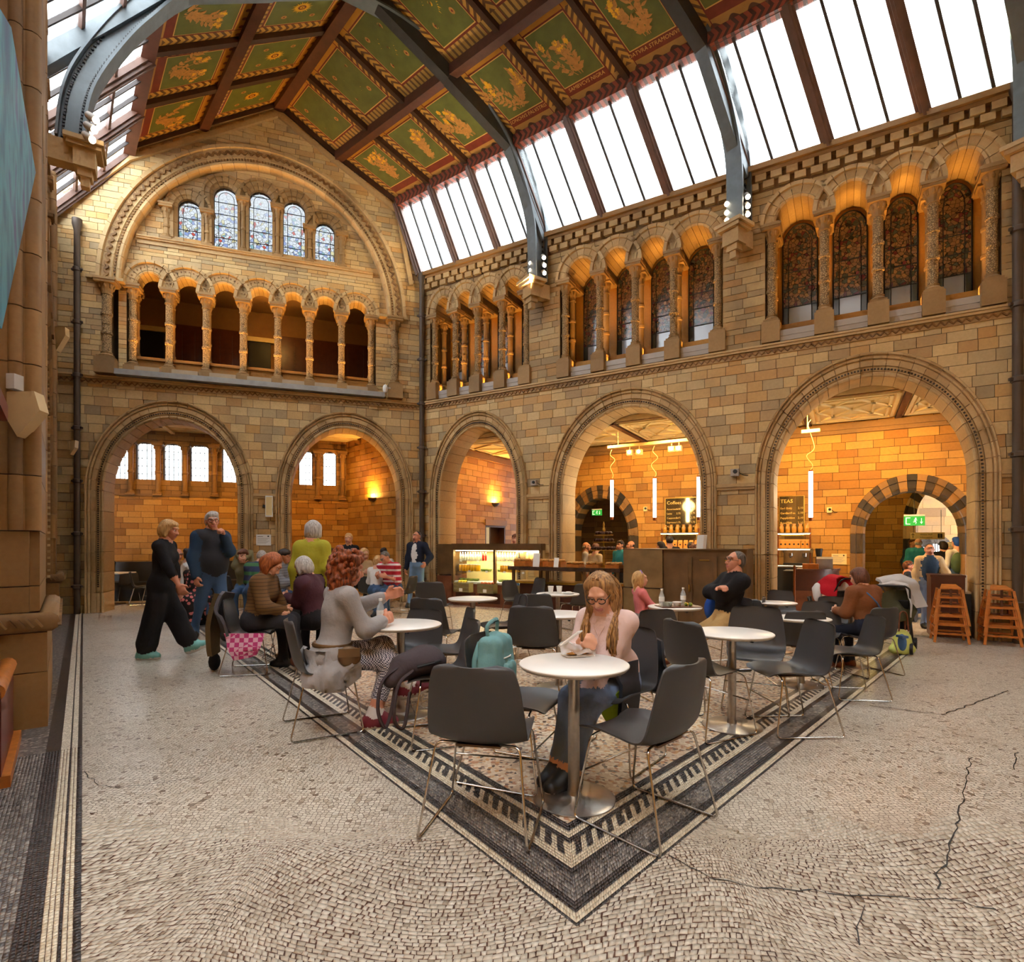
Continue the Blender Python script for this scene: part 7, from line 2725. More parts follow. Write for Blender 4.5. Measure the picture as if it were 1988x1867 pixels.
# chair local: x right, y ahead; hangs on the back and falls beside the seat (figure's left)
cloth_sheet('padding', ['jacket_navy'], [[(-.22, -.33, .74), (-.05, -.36, .80), (.15, -.36, .80), (.27, -.30, .74)], [(-.27, -.31, .55), (-.05, -.35, .58), (.15, -.35, .58), (.29, -.26, .55)],
                                           [(-.28, -.16, .42), (-.05, -.30, .40), (.15, -.30, .40), (.29, -.14, .44)]], .03, g, .012, 1)
gjM = Matrix.Translation(g.location) @ Matrix.Rotation(g.rotation_euler[2], 4, 'Z')
gjI = gjM.inverted()
def jl(x, y, Y):
 return tuple(gjI @ Vector(at_depth(x, y, Y)))
cloth_sheet('lining', ['lining_lime', 'jacket_navy'], [[jl(1163, 1376, 3.34), jl(1205, 1340, 3.36), jl(1236, 1330, 3.45)], [jl(1172, 1392, 3.34), jl(1205, 1375, 3.36), jl(1232, 1368, 3.45)], [jl(1184, 1412, 3.36), jl(1205, 1402, 3.38), jl(1222, 1388, 3.45)]], .012, g, .004, 2)
cloth_sheet('padded_front', ['jacket_navy'], [[jl(1190, 1292, 3.38), jl(1238, 1280, 3.5)], [jl(1212, 1330, 3.33), jl(1244, 1330, 3.45)], [jl(1206, 1400, 3.33), jl(1236, 1392, 3.45)]], .025, g, .006, 12)
# paper bag of pastry in clear wrap on her table
t = NT('cling_film', .12, 0, .8)
tr = t.n('BsdfTransparent')
gl = t.n('BsdfPrincipled', {'Base Color': (.85, .82, .8, 1), 'Roughness': .12})
mx = t.n('MixShader', {0: .38, 1: tr.outputs[0], 2: gl.outputs[0]})
t.t.links.new(mx.outputs[0], t.t.nodes['Material Output'].inputs[0])
pw = at_depth(1118, 1270, 3.2)
pw = ground(1122, 1272, .744)
g = empty('wrapped_pastry', (pw[0], pw[1], .745), .3)
tag(g, 'pastry in crumpled clear wrapping on the young woman\'s table', 'pastry')
MB().box(-.085, .085, -.05, .05, 0, .003).build('paper_tray', 'white_paper', g)
MB().sphere((-.03, 0, .022), (.05, .03, .02), 10, 6).sphere((.035, .01, .02), (.04, .03, .018), 10, 6).build('pastry_piece', 'pastry', g, smooth=60)
cloth_sheet('clear_wrap', ['cling_film'], [[(-.12, -.06, .02), (-.04, -.07, .03), (.04, -.06, .03), (.1, -.05, .01)], [(-.11, 0, .06), (-.04, 0, .06), (.04, 0, .055), (.1, 0, .04)], [(-.1, .06, .05), (-.04, .07, .06), (.04, .06, .04), (.1, .05, .01)]], .001, g, .012, 4)
# ---- curly haired woman
cp, cf = (-1.36, 4.20), (.82, .57)
curly, C_ = person('woman with big curly auburn hair and grey coat, opening a bottle', cp, cf, H=1.68, sit=True, pelvis_z=.56, lean=10, head=(-6, 4, 0),
                   hands=(W2L(at_depth(752, 1155, 4.62), cp, cf), W2L(at_depth(748, 1202, 4.35), cp, cf)), feet=((.02, .62, .24, 10, 12), (.16, .27, .085, 10)), hair=('curly', 'hair_auburn'),
                   top='cloth_grey', bottom='cloth_check', pel='cloth_grey', shoes='shoe_maroon', sole='shoe_sole', sock='sock_white', skin='skin_rosy', sleeve=.86, trouser=.62, fem=True, lod=2, bulk=.012, wide=1.05,
                   curl=(30, 48), knee=((.35, .3, 1), None), elbow=(None, (.7, -.5, -.8)),
                   extra=[('ell', (.0, -.04, .54), (.18, .14, .1), None, 'cloth_grey')])
cloth_sheet('coat_tail', ['cloth_grey'], [[(-.14, -.16, .62), (.0, -.18, .62), (.10, -.17, .62), (.18, -.1, .62), (.2, .0, .62), (.19, .1, .61)], [(-.16, -.2, .52), (.03, -.22, .50), (.15, -.2, .50), (.24, -.12, .49), (.255, .0, .48), (.24, .13, .52)], [(-.15, -.2, .47), (.04, -.23, .42), (.17, -.21, .37), (.265, -.13, .34), (.275, .02, .33), (.25, .15, .42)]], .012, curly, .026, 11)
cM = Matrix.Translation(curly.location) @ Matrix.Rotation(curly.rotation_euler[2], 4, 'Z') @ Matrix.Scale(curly.scale[0], 4)
cb_ = MB()
Tc = C_['T']
ring_ = [Tc(.155 * math.cos(a), .13 * math.sin(a) - .01, .08 + .02 * math.sin(a)) for a in np.linspace(0, 2 * PI, 25)[:-1]]
cb_.tube(ring_, .018, 6, closed=True, sq=2.2 if False else 1)
cb_.build('coat_belt', 'bronze_dark', curly, smooth=60)
g = empty('bum_bag', tuple(cM @ Vector(Tc(.245, .05, .03))), math.atan2(-cf[0], cf[1]) - .4)
tag(g, 'small dark brown pouch bag at the curly haired woman\'s hip', 'bag')
MB().sphere((0, 0, 0), (.035, .085, .075), 12, 8).build('pouch', 'bronze_dark', g, smooth=70)
MB().box(.02, .038, -.075, .075, .0, .06).build('flap', 'bronze_dark', g)
# glass bottle in her hands
wb_ = np.array(cM @ Vector(C_['wr'][1]))
bt = wb_ + np.array([.07, .05, -.06])
t = NT('clear_plastic', .08, 0, .6)
tr = t.n('BsdfTransparent', {'Color': (.93, .95, .96, 1)})
gl = t.n('BsdfPrincipled', {'Base Color': (.8, .84, .86, 1), 'Roughness': .08})
mx = t.n('MixShader', {0: .3, 1: tr.outputs[0], 2: gl.outputs[0]})
t.t.links.new(mx.outputs[0], t.t.nodes['Material Output'].inputs[0])
def water_bottle(p, label, s=1.0, cap='white_paper', lab=None):
 g = empty('water_bottle', tuple(p))
 g.scale = (s, s, s)
 tag(g, label, 'bottle')
 MB().lathe([(.028, 0), (.032, .006), (.032, .05), (.029, .055), (.032, .06), (.032, .12), (.029, .14), (.014, .175), (.0125, .19)], 16).build('body', 'clear_plastic', g, smooth=40)
 MB().lathe([(.015, .188), (.015, .206)], 14).build('cap', cap, g, smooth=40)
 MB().lathe([(.0326, .062), (.0326, .112)], 16).build('label_band', lab or 'white_paper', g, smooth=40)
 return g
water_bottle(np.array([T_LEFT[0] - .16, T_LEFT[1] - .02, T_LEFT[2]]), 'clear bottle gripped by the curly haired woman above the table')
o = MB().sphere((T_LEFT[0] - .23, T_LEFT[1] - .06, T_LEFT[2] + .018), (.045, .035, .02), 10, 6).build('bread_roll', 'pastry', smooth=70)
tag(o, 'small bread roll on the curly haired woman\'s table', 'food')
# ---- woman in black walking past
p = ground(312, 1276)
person('blonde woman in black top and wide black trousers, striding past', p, (.97, .1), H=1.68, lean=7, head=(0, 6, 0), hands=((-.2, .12, .82), (.16, .34, .80)),
       feet=((-.04, .36, .14, 0, 22), (.07, -.16, .085, 0, 0)), hair=('bob', 'hair_blonde'), top='cloth_black', bottom='cloth_black', shoes='shoe_mint', sole='shoe_sole', skin='skin_rosy', sleeve=.72, fem=True, lod=2, slim=.95, wide=.9, curl=(25, 30), bulk=.006,
       extra=[('cap', (-.08, .0, .72), (-.05, .27, .24), (.095, .11), 'cloth_black'), ('cap', (.08, 0, .72), (.07, -.12, .2), (.1, .12), 'cloth_black'), ('ell', (0, 0, .88), (.16, .13, .1), None, 'cloth_black')], elbow=(None, (.3, -1, -.2)))
# ---- grey haired man in gilet
p = ground(412, 1243)
mg, Mg_ = person('grey haired man with glasses in dark gilet and jeans, hand raised to his chin', p, (.86, -.5), H=1.83, lean=-2, head=(-22, 0, 0), hands=((.0, .26, 1.40), None),
                 feet=((-.06, .2, .085, 14), (.12, -.24, .085, 30)), hair=('short', 'hair_grey'), top='cloth_charcoal', bottom='denim', shoes='shoe_black', skin='skin_rosy', lod=2, glasses='thin', bulk=.035, wide=.95, curl=(75, 40), belly=.03,
                 elbow=((-.5, -.2, -1), None), arm='cloth_blueknit', extra=[('ell', (0, .02, 1.05), (.2, .16, .2), None, 'cloth_charcoal')])
# ---- seated woman in brown quilted jacket
qp, qf = (-2.82, 6.08), (.99, .05)
person('auburn haired woman in brown quilted jacket, hands folded in her lap', qp, qf, H=1.66, sit=True, pelvis_z=.56, lean=16, head=(4, 30, 0), hands=((-.03, .33, .66), (.03, .33, .68)),
       feet=((-.06, .48, .16, 0), (.05, .50, .15, 8)), hair=('long', 'hair_ginger'), hair_len=.26, top='cloth_quilted', bottom='cloth_charcoal', shoes='boot_brown', sock='boot_brown', skin='skin_fair', lod=2, bulk=.03, fem=True, slim=.95, curl=(45, 45), brows=True,
       elbow=((-1, -.3, -.5), (1, -.3, -.5)))
fabric('coat_grey', srgb(92, 88, 92))
fabric('coat_olive', srgb(96, 76, 48))
t = NT('coat_check', .85)
ck = t.n('TexChecker', {'Vector': t.obj(), 'Color1': srgb(196, 60, 120), 'Color2': srgb(226, 170, 190), 'Scale': 22.0})
t.color(ck.outputs[0])
g = empty('coat', (-2.86, 6.1, 0), math.atan2(-.97, .2))
tag(g, 'grey quilted coat with pink check lining draped over a chair', 'coat')
cloth_sheet('quilted_side', ['coat_grey'], [[(-.2, -.27, .86), (0, -.30, .88), (.2, -.27, .86)], [(-.26, -.33, .66), (0, -.36, .66), (.27, -.3, .66)], [(-.27, -.26, .42), (0, -.3, .4), (.28, -.18, .42)]], .03, g, .016, 5)
cloth_sheet('check_lining', ['coat_check'], [[(.26, -.2, .46), (.3, .0, .46), (.26, .2, .45)], [(.3, -.16, .32), (.33, .02, .3), (.3, .16, .3)], [(.29, -.1, .18), (.31, .05, .2), (.29, .12, .22)]], .02, g, .01, 6)
g = empty('coat', (-2.86, 6.1, 0), math.atan2(-.97, .2))
tag(g, 'olive brown coat hanging to the floor behind the quilted jacket woman', 'coat')
cloth_sheet('coat_body', ['coat_olive'], [[(-.16, -.36, .84), (.02, -.38, .86)], [(-.2, -.42, .5), (.06, -.43, .5)], [(-.2, -.42, .2), (.03, -.43, .18)]], .05, g, .012, 7)
MB().sphere((-.1, -.40, .1), (.08, .06, .1), 10, 6).build('sleeve_cuff', 'cloth_black', g, smooth=70)
# ---- grey haired woman at the tea table
person('grey haired woman in purple cardigan reaching for her tea cup', (-2.22, 6.35), (-.85, .1), H=1.6, sit=True, pelvis_z=.56, lean=14, head=(-20, 10, 0), hands=((.05, .42, .82), (.1, .40, .80)), hair=('bob', 'hair_grey'), top='cloth_purple', bottom='cloth_black', lod=1, bulk=.03, fem=True, wide=1.15)
# ---- standing woman in yellow
person('white haired woman in yellow-green jumper, standing with her back to the viewer', (-2.43, 6.75), (.05, 1), H=1.66, lean=2, head=(20, 0, 0), hair=('bob', 'hair_grey'), top='cloth_yellow', bottom='cloth_black', lod=1, bulk=.02, fem=True, skin='skin_rosy', wide=.95)
# ---- family at the lunch table
fx = T_FAM
k9 = .93
mp_, mf = ground(1408, 1222, .445 * k9)[:2], (-.97, -.1)
person('man with glasses in black sweater and khaki trousers, leaning back with crossed arms', mp_, mf, H=1.72, sit=True, pelvis_z=.52, lean=-12, head=(4, 4, 0), hands=((.12, .10, .84), (-.12, .13, .88)), elbow=((-1, .2, -.4), (1, .2, -.4)),
       feet=((-.12, .88, .085, -8), (.1, .80, .085, 5)), knee=((-.2, .1, 1), (.2, .1, 1)), hair=('crop', 'hair_greydark'), top='cloth_black', bottom='cloth_khaki', shoes='boot_brown', skin='skin_rosy', lod=2, glasses='thin', bulk=.022, wide=1.0, curl=(30, 30))
kp_ = ground(1246, 1218, .445 * .9)[:2]
kid, K_ = person('fair haired little girl in pink top with purple hairband', kp_, (.97, .1), H=1.25, sit=True, pelvis_z=.66, lean=-4, head=(0, 2, 0), hands=((-.12, .36, .78), (.15, .34, .78)), hair=('long', 'hair_blonde'), hair_len=.16, top='cloth_pink', bottom='cloth_grey', lod=1, feet=((-.1, .5, .3, 0), (.1, .5, .3, 0)), fem=False, wide=.95)
hb = MB().tube([K_['Hd'](.084 * math.cos(a), .01, .05 + .088 * math.sin(a)) for a in np.linspace(0, PI, 13)], .007, 6).build('hairband', 'hairband', kid, smooth=60) if 'hairband' in MATS else (plain('hairband', srgb(150, 110, 200)), MB().tube([K_['Hd'](.086 * math.cos(a), .01, .05 + .09 * math.sin(a)) for a in np.linspace(0, PI, 13)], .008, 6).build('hairband', 'hairband', kid, smooth=60))
water_bottle(fx + np.array([-.16, -.06, 0]), 'clear water bottle beside the little girl on the lunch table', .95)
water_bottle(fx + np.array([.13, .12, 0]), 'clear water bottle near the man on the lunch table', .95)
g = empty('lunch_tray', tuple(fx + np.array([.0, -.05, 0])), .1)
tag(g, 'dark tray with plates of food on the lunch table', 'tray')
MB().box(-.2, .24, -.12, .12, 0, .008).build('tray', 'dark_wood', g)
MB().lathe([(.05, .008), (.06, .05), (.058, .05), (.045, .012)], 16, (-.1, 0, 0)).build('salad_bowl', 'clear_plastic', g, smooth=40)
MB().lathe([(.035, .008), (.05, .05), (.045, .045)], 16, (.02, .02, 0)).build('white_bowl', 'white_paper', g, smooth=40)
for k in range(8):
 MB().sphere((-.1 + random.uniform(-.03, .03), random.uniform(-.03, .03), .03), .016, 6, 4).build('salad_leaf', 'salad', g)
 MB().sphere((.13 + random.uniform(-.04, .04), random.uniform(-.05, .05), .025), .018, 6, 4).build('crisp', 'banana' if k % 2 else 'salad', g)
o = MB().sphere((mp_[0] - .02, mp_[1] + .3, .62), (.12, .09, .16), 12, 8).build('blue_bag', 'cloth_blue', smooth=70)
tag(o, 'blue cloth bag tucked behind the man in black sweater', 'bag')
# ---- woman in brown jacket with cross-body strap
bp = ground(1688, 1236, .445 * .88)[:2]
bw, B_ = person('brown haired woman in suede jacket with blue bag strap, seated with her back turned', bp, (-.3, .95), H=1.40, sit=True, pelvis_z=.6, lean=12, head=(10, 8, 0), hands=((-.16, .36, .78), (.16, .36, .78)), hair=('bob', 'hair_brown'), top='cloth_suede', bottom='cloth_navy', lod=2, bulk=.03, fem=True, wide=1.12, shoes='boot_brown')
Tb = B_['T']
plain('strap_blue', srgb(70, 110, 160))
st_ = MB().tube([Tb(-.09, -.03, .52), Tb(-.07, -.13, .42), Tb(.02, -.155, .30), Tb(.12, -.14, .14), Tb(.19, -.09, .0)], .011, 6).build('bag_strap', 'strap_blue', bw, smooth=60)
g = empty('shoulder_purse', (bp[0] + .24, bp[1] - .16, .36))
tag(g, 'small blue purse hanging beside the woman in suede jacket', 'bag')
MB().sphere((0, 0, 0), (.03, .06, .09), 10, 7).build('purse', 'strap_blue', g, smooth=70)
MB().box(-.032, .032, -.05, .05, .05, .075).build('flap', 'strap_blue', g)
# ---- navy jacket man by the corner
p = ground(810, 1178)
person('smiling man in navy jacket, white shirt and jeans, walking beside the drainpipe', p, (-.35, -.93), H=1.66, hands=((-.32, .18, 1.0), (.3, -.02, .86)), feet=((-.09, -.12, .085, 10), (.1, .18, .085, -8)), hair=('crop', 'hair_dark'), top='cloth_navy', bottom='denim_light', lod=1, bulk=.025, skin='skin_rosy', extra=[('ell', (0, .1, 1.2), (.07, .045, .2), None, 'cloth_white')])
# ---- toddler and crouching woman by the left pier
p = ground(160, 1168)
person('toddler in blue sweatshirt leaning at the foot of the far-left pier', p, (-.8, .5), H=.98, lean=12, head=(0, -4, 0), hands=((-.1, .3, 1.15), (.1, .3, 1.1)), hair=('short', 'hair_brown'), top='cloth_blue', bottom='cloth_navy', lod=1, bulk=.05, wide=1.2)
p = ground(186, 1170)
person('woman in white patterned shirt crouching beside the toddler', p, (-.9, .3), H=1.5, sit=True, pelvis_z=.34, lean=30, head=(0, -12, 0), hands=((-.1, .4, .5), (.1, .42, .52)), feet=((-.09, .14, .085, 0), (.09, .16, .085, 0)), hair=('bun', 'hair_dark'), top='cloth_white', bottom='cloth_black', skin='skin_tan', sleeve=.45, lod=1, bulk=.02, fem=True)
def seated(px, py, face, label, s=1.0, Y=None, **kw):
 """seated figure whose lap is around this pixel"""
 p = ground(px, py, .5 * s) if Y is None else at_depth(px, py, Y)
 args = dict(H=1.66 * s, sit=True, lean=10, lod=1, hands=((-.12, .36, .78), (.12, .36, .80)), head=(0, 8, 0))
 args.update(kw)
 return person(label, (p[0], p[1]), face, **args)
seated(536, 1156, (.95, .1), 'dark haired man in grey quilted jacket, in profile', top='cloth_quilted_grey', bottom='denim', hair=('short', 'hair_dark'), skin='skin_tan', bulk=.03, s=1.0)
seated(496, 1150, (.1, 1), 'grey haired man in green striped jumper, seen from behind', top='cloth_stripe_green', bottom='denim', hair=('crop', 'hair_grey'), bulk=.03, wide=1.15, lean=18)
seated(474, 1146, (.3, -.95), 'woman in olive coat holding hands to her face', top='cloth_olive', bottom='denim', hair=('bob', 'hair_brown'), fem=True, hands=((-.05, .2, 1.15), (.05, .2, 1.16)))
seated(354, 1150, (.75, .6), 'person in white t-shirt with dark hair tied up, among the left diners', top='cloth_white', bottom='denim', hair=('bun', 'hair_dark'), sleeve=.4)
seated(336, 1138, (.9, -.3), 'bald diner behind the person in white t-shirt', top='cloth_beige', bottom='denim', hair=('bald', 'hair_grey'), skin='skin_rosy')
seated(384, 1137, (-.6, -.8), 'woman with sunglasses on her auburn hair', top='cloth_beige', bottom='cloth_black', hair=('long', 'hair_brown'), fem=True)
seated(372, 1165, (.2, .97), 'woman in black and pink floral dress behind the walking couple', top='cloth_floral', bottom='cloth_floral', hair=('bob', 'hair_brown'), fem=True, s=.92, extra=[('cap', (0, -.1, .5), (.05, -.05, .15), (.16, .14), 'cloth_floral')])
p = ground(204, 1180)
person('dark haired woman sitting at the white table far left', FB.P(FB.u(204, 2.2), 2.2)[:2], (.2, -.97), H=1.6, sit=True, hair=('long', 'hair_dark'), top='cloth_black', bottom='cloth_black', lod=1, skin='skin_tan', fem=True, hands=((-.1, .3, .82), (.05, .22, .95)))
person('fair woman with glasses and dark jacket, standing behind the diners', at_depth(677, 1056, 11.6)[:2], (.1, -1), H=1.6, hair=('bun', 'hair_blonde'), top='cloth_black', bottom='cloth_black', lod=1, fem=True, glasses='thin')
seated(764, 1144, (-.45, -.9), 'man in red striped polo with backpack at the round table', top='cloth_stripe_red', bottom='denim', hair=('crop', 'hair_greydark'), bulk=.025, lean=22, head=(0, 22, 0), sleeve=.5, skin='skin_rosy', wide=1.1)
seated(729, 1150, (.2, .97), 'blonde child with back to the viewer at the striped shirt table', s=.9, top='cloth_white', bottom='denim', hair=('bob', 'hair_blonde'), fem=True)
seated(746, 1128, (.1, -1), 'dark haired man resting his chin at the striped shirt table', top='cloth_white', bottom='cloth_black', hair=('short', 'hair_dark'), skin='skin_tan', hands=((-.05, .25, 1.08), (.1, .3, .78)))
seated(702, 1136, (.6, -.7), 'fair woman left of the striped shirt table', top='cloth_beige', bottom='cloth_black', hair=('long', 'hair_blonde'), fem=True)
seated(640, 1134, (.3, -.9), 'distant diner in dark red behind the woman in yellow', top='cloth_purple', bottom='cloth_black', hair=('short', 'hair_brown'))
seated(610, 1138, (-.3, -.9), 'distant diner with dark cap behind the woman in yellow', top='cloth_charcoal', bottom='cloth_black', hair=('short', 'hair_dark'))
# ---- people in the aisle and by the counters
def inner(px, v, label, **kw):
 q = FR.P(FR.u(px, v), v)
 args = dict(H=1.6, lod=1, face=(-.3, -.9))
 args.update(kw)
 f_ = args.pop('face')
 return person(label, q[:2], f_, **args)
inner(1137, 1.3, 'bald man in grey shirt queuing at the pastry counter', H=1.42, face=(.9, -.2), hair=('bald', 'hair_grey'), top='cloth_grey', bottom='cloth_black', skin='skin_tan')
inner(1156, .9, 'person in tan jacket queuing behind the cake stand', H=1.38, face=(.7, .5), hair=('short', 'hair_brown'), top='cloth_beige', bottom='cloth_black')
inner(1205, 1.5, 'dark haired man in teal jacket behind the cake stand', H=1.45, face=(-.7, -.5), hair=('short', 'hair_dark'), top='cloth_teal', bottom='cloth_black', skin='skin_tan', bulk=.02)
inner(1226, 2.2, 'balding man glimpsed above the bronze cabinet corner', H=1.45, face=(-.9, 0), hair=('bald', 'hair_dark'), top='cloth_black', skin='skin_tan')
inner(1300, 1.6, 'barista with cropped hair seen from behind, above the bronze cabinet', H=1.56, face=(.1, 1), hair=('crop', 'hair_dark'), top='cloth_black', skin='skin_tan')
inner(1284, 1.2, 'dark haired barista left of the cropped haired one', H=1.42, face=(-.6, .7), hair=('short', 'hair_dark'), top='cloth_black', skin='skin_tan')
inner(1342, 1.4, 'short haired barista right of the till screen', H=1.42, face=(.5, -.6), hair=('crop', 'hair_dark'), top='cloth_charcoal', skin='skin_brown')
inner(1000, 1.0, 'server whose head shows above the food display', H=1.6, face=(-.2, -.9), hair=('short', 'hair_brown'), top='cloth_black')
inner(1804, 1.0, 'man in beige jacket and cap walking out of the corridor', H=1.38, face=(-.45, -.9), hair=('crop', 'hair_dark'), top='cloth_beige', bottom='denim_dark', skin='skin_rosy', bulk=.02, wide=.9, hands=((-.36, .2, .86), None), extra=[('ell', (0, .10, 1.2), (.13, .065, .27), None, 'cloth_blueknit')])
inner(1783, 4.6, 'man in blue jacket with rucksack, walking away down the corridor', H=1.5, face=(.4, .9), hair=('bald', 'hair_grey'), top='cloth_teal', bottom='cloth_navy', bulk=.03)
inner(1832, 3.8, 'person in black coat, dark cap, near the corridor arch', H=1.42, face=(.3, .9), hair=('short', 'hair_dark'), top='cloth_black', bottom='cloth_black', bulk=.03)
inner(1846, 4.2, 'white haired person in pale shirt near the corridor arch', H=1.4, face=(-.5, .7), hair=('short', 'hair_grey'), top='cloth_blueknit', bottom='cloth_black')
q_, _ = inner(1859, 3.4, 'man in white shirt and blue cap with green backpack, seen from behind', H=1.5, face=(.1, 1), hair=('short', 'cloth_blue'), top='cloth_white', bottom='denim')
bpz = FR.P(FR.u(1859, 3.22), 3.22, 1.03)
o = MB().sphere(tuple(bpz), (.12, .08, .2), 10, 8).build('backpack', 'cloth_green', smooth=70)
tag(o, 'green backpack worn by the man in white shirt', 'backpack')
inner(1772, 5.8, 'distant visitor in blue shirt at the end of the corridor', H=1.5, face=(0, -1), hair=('short', 'hair_brown'), top='cloth_blueknit', bottom='cloth_navy', lod=0)
qq_ = FR.P(FR.u(1762, 2.4), 2.4)
person('person in navy sitting on a mobility scooter by the corridor wall', qq_[:2], (.8, -.4), H=1.35, sit=True, hair=('short', 'hair_brown'), top='cloth_navy', bottom='cloth_navy', lod=1, skin='skin_rosy')
# ------------------------------------------------------------------ fittings on the walls
def drainpipe(p, label, z1=Z_EAVE, r=.055):
 g = empty('drainpipe', (p[0], p[1], 0))
 tag(g, label, 'drainpipe')
 MB().lathe([(r, 0), (r, z1 - .25), (r * 1.6, z1 - .12), (r * 1.6, z1 - .02)], 14).build('pipe', 'pipe_brown', g, smooth=40)
 z = .5
 while z < z1 - .4:
  MB().lathe([(r * 1.05, z), (r * 1.35, z + .015), (r * 1.35, z + .075), (r * 1.05, z + .09)], 14).box(-r * 1.9, r * 1.9, -.02, .02, z + .025, z + .065).build('collar', 'pipe_brown', g, smooth=40)
  z += 1.05
 return g
drainpipe(FR.P(.10, -.10), 'brown drainpipe in the corner where the two arcaded walls meet', r=.06)
drainpipe(FB.P(.03, -.10), 'brown drainpipe at the left end of the balcony wall', r=.055)
drainpipe(FR.P(FR.u(1976, -.12), -.12), 'thick brown drainpipe at the right edge beside the high chairs', r=.062)
emit('bulb', (1, .84, .6, 1), 30)
SPN = 0
def spot(p, d, label, rad=.045):
 g = empty('spotlight', tuple(p))
 tag(g, label, 'spotlight', 'spotlights clustered at the rib feet')
 d = unit(d)
 MB().tube([np.zeros(3), d * .17], rad, 12).build('housing', 'grey_box', g, smooth=40)
 MB().tube([d * .165, d * .176], rad * .8, 12).build('lens', 'bulb', g, smooth=40)
 MB().tube([d * .05, d * .05 + np.array([0, 0, -.05]), d * .02 + np.array([0, 0, -.06])], .01, 6).build('bracket', 'iron_dark', g)
 return g
for (pix, f, sidew, nm) in (([(1030, 511), (1030, 525), (1031, 541)], FR1, -1, 'left of the far iron rib foot'), ([(1056, 500), (1057, 515), (1057, 530)], FR1, 1, 'right of the far iron rib foot'),
       ([(1411, 396), (1411, 413), (1411, 428)], FR2, -1, 'left of the near iron rib foot'), ([(1452, 382), (1452, 400), (1452, 416)], FR2, 1, 'right of the near iron rib foot')):
 for k, (x, y) in enumerate(pix):
  wp = FR.P(FR.u(x, -.3), -.3)
  p = at_depth(x, y, wp[1])
  cdir = np.array([-p[0], -p[1], CAMH - p[2]])
  d = unit(unit(cdir) + np.array([sidew * .15, 0, -.2]))
  spot(p - d * .17, d, '%s warm spotlight %s' % (['upper', 'middle', 'lower'][k], nm))
for k, (x, y) in enumerate(((172, 224), (169, 243), (165, 262))):
 p = at_depth(x, y, 7.45)
 spot(p, (.75, -.25, -.55), '%s spotlight beside the iron rib foot on the left wall' % ['upper', 'middle', 'lower'][k], .05)
for f, e in ((FR1, 1), (FR2, 1)):
 q = f.P(f.L * .97, -.25 if f is FR1 else -.25, 6.6)
 l = light('rib_flood', 'SPOT', tuple(q), 300 if f is FR1 else 110, (1, .78, .45), .15, spot=math.radians(100))
 aim(l, (-4.2, 11.2, 10.2) if f is FR1 else (0.0, 6.0, 0))
def small_box(px, py, fr, w, h, d, mat, label, name, cat, v=0.0, lens=True):
 u_, z_ = fr.at(px, py, v)
 g = empty(name, M=fr.M @ Matrix.Translation((u_, v, z_)))
 tag(g, label, cat)
 MB().box(-w / 2, w / 2, -d, -.005, -h / 2, h / 2).build('body', mat, g)
 if lens:
  MB().tube([(w * .1, -d - .02, h * .1), (w * .1, -d + .01, h * .1)], min(w, h) * .3, 10).build('lens', 'black', g, smooth=40)
  MB().tube([(w / 2, -d * .5, 0), (w, -.02, -h * .4), (w * 1.6, -.01, -h * .45)], .006, 5).build('cable', 'black', g)
 return g
small_box(1040, 938, FR, .12, .1, .12, 'grey_box', 'small grey sensor on the ledge between the first two right-hand arches', 'sensor_box', 'sensor')
small_box(1428, 918, FR, .13, .12, .12, 'grey_box', 'small grey sensor on the ledge between the two largest arches', 'sensor_box', 'sensor')
small_box(1700, 1052, FR, .0001 + .11, .13, .06, 'brick_ochre', 'ochre alarm box beside the corridor arch', 'alarm_box', 'alarm', v=VA) if False else None
small_box(1610, 990, FR, .09, .11, .06, 'cream_plaster', 'ochre alarm sounder on the aisle wall left of the corridor arch', 'alarm_box', 'alarm', v=VA)
small_box(1254, 988, FR, .09, .11, .06, 'cream_plaster', 'alarm sounder on the aisle wall between the pendant lamps', 'alarm_box', 'alarm', v=VA)
u_, z_ = FB.at(748, 754, -.2)
g = empty('security_camera', M=FB.M @ Matrix.Translation((u_, -.2, z_)))
tag(g, 'white dome security camera at the right end of the balcony ledge', 'camera')
MB().lathe([(.0, -.1), (.04, -.09), (.055, -.04), (.06, .02), (.045, .07), (.0, .1)], 12).build('dome', 'white_paper', g, smooth=50)
MB().box(-.02, .12, -.02, .02, .0, .03).build('arm', 'grey_box', g)
# column speaker and notices
u_, z_ = FB.at(523, 983)
g = empty('wall_speaker', M=FB.M @ Matrix.Translation((u_, 0, z_)))
tag(g, 'slim white wall speaker on the pier between the two left arches', 'speaker')
MB().box(-.075, .075, -.12, -.03, -.23, .23).build('cabinet', 'white_paper', g)
MB().box(-.06, .06, -.125, -.119, -.2, .2).build('grille', 'cream_plaster', g)
MB().box(-.13, -.07, -.06, .0, -.02, .03).build('bracket', 'black', g)
def notice(px, py, fr, w, h, label, lines, v=0.0, name='notice', col='white_paper', head=None):
 u_, z_ = fr.at(px, py, v)
 g = empty(name, M=fr.M @ Matrix.Translation((u_, v, z_)))
 tag(g, label, 'sign')
 MB().box(-w / 2, w / 2, -.02, -.005, -h / 2, h / 2).build('panel', col, g)
 if head:
  MB().box(-w * .42, -w * .05, -.0215, -.0205, h * .28, h * .34).build('printed_heading', 'ink_grey', g)
 b = MB()
 for k in range(lines):
  z = h * (.16 - .09 * k)
  b.box(-w * .42, w * (.38 - .1 * (k % 3)), -.0215, -.0205, z - h * .012, z + h * .012)
 b.build('printed_lines', 'ink_grey', g)
 MB().box(w * .26, w * .36, -.0215, -.0205, h * .28, h * .4).build('emblem', 'ink', g)
 return g
plain('ink', srgb(40, 38, 40), .7)
plain('ink_grey', srgb(150, 146, 142), .7)
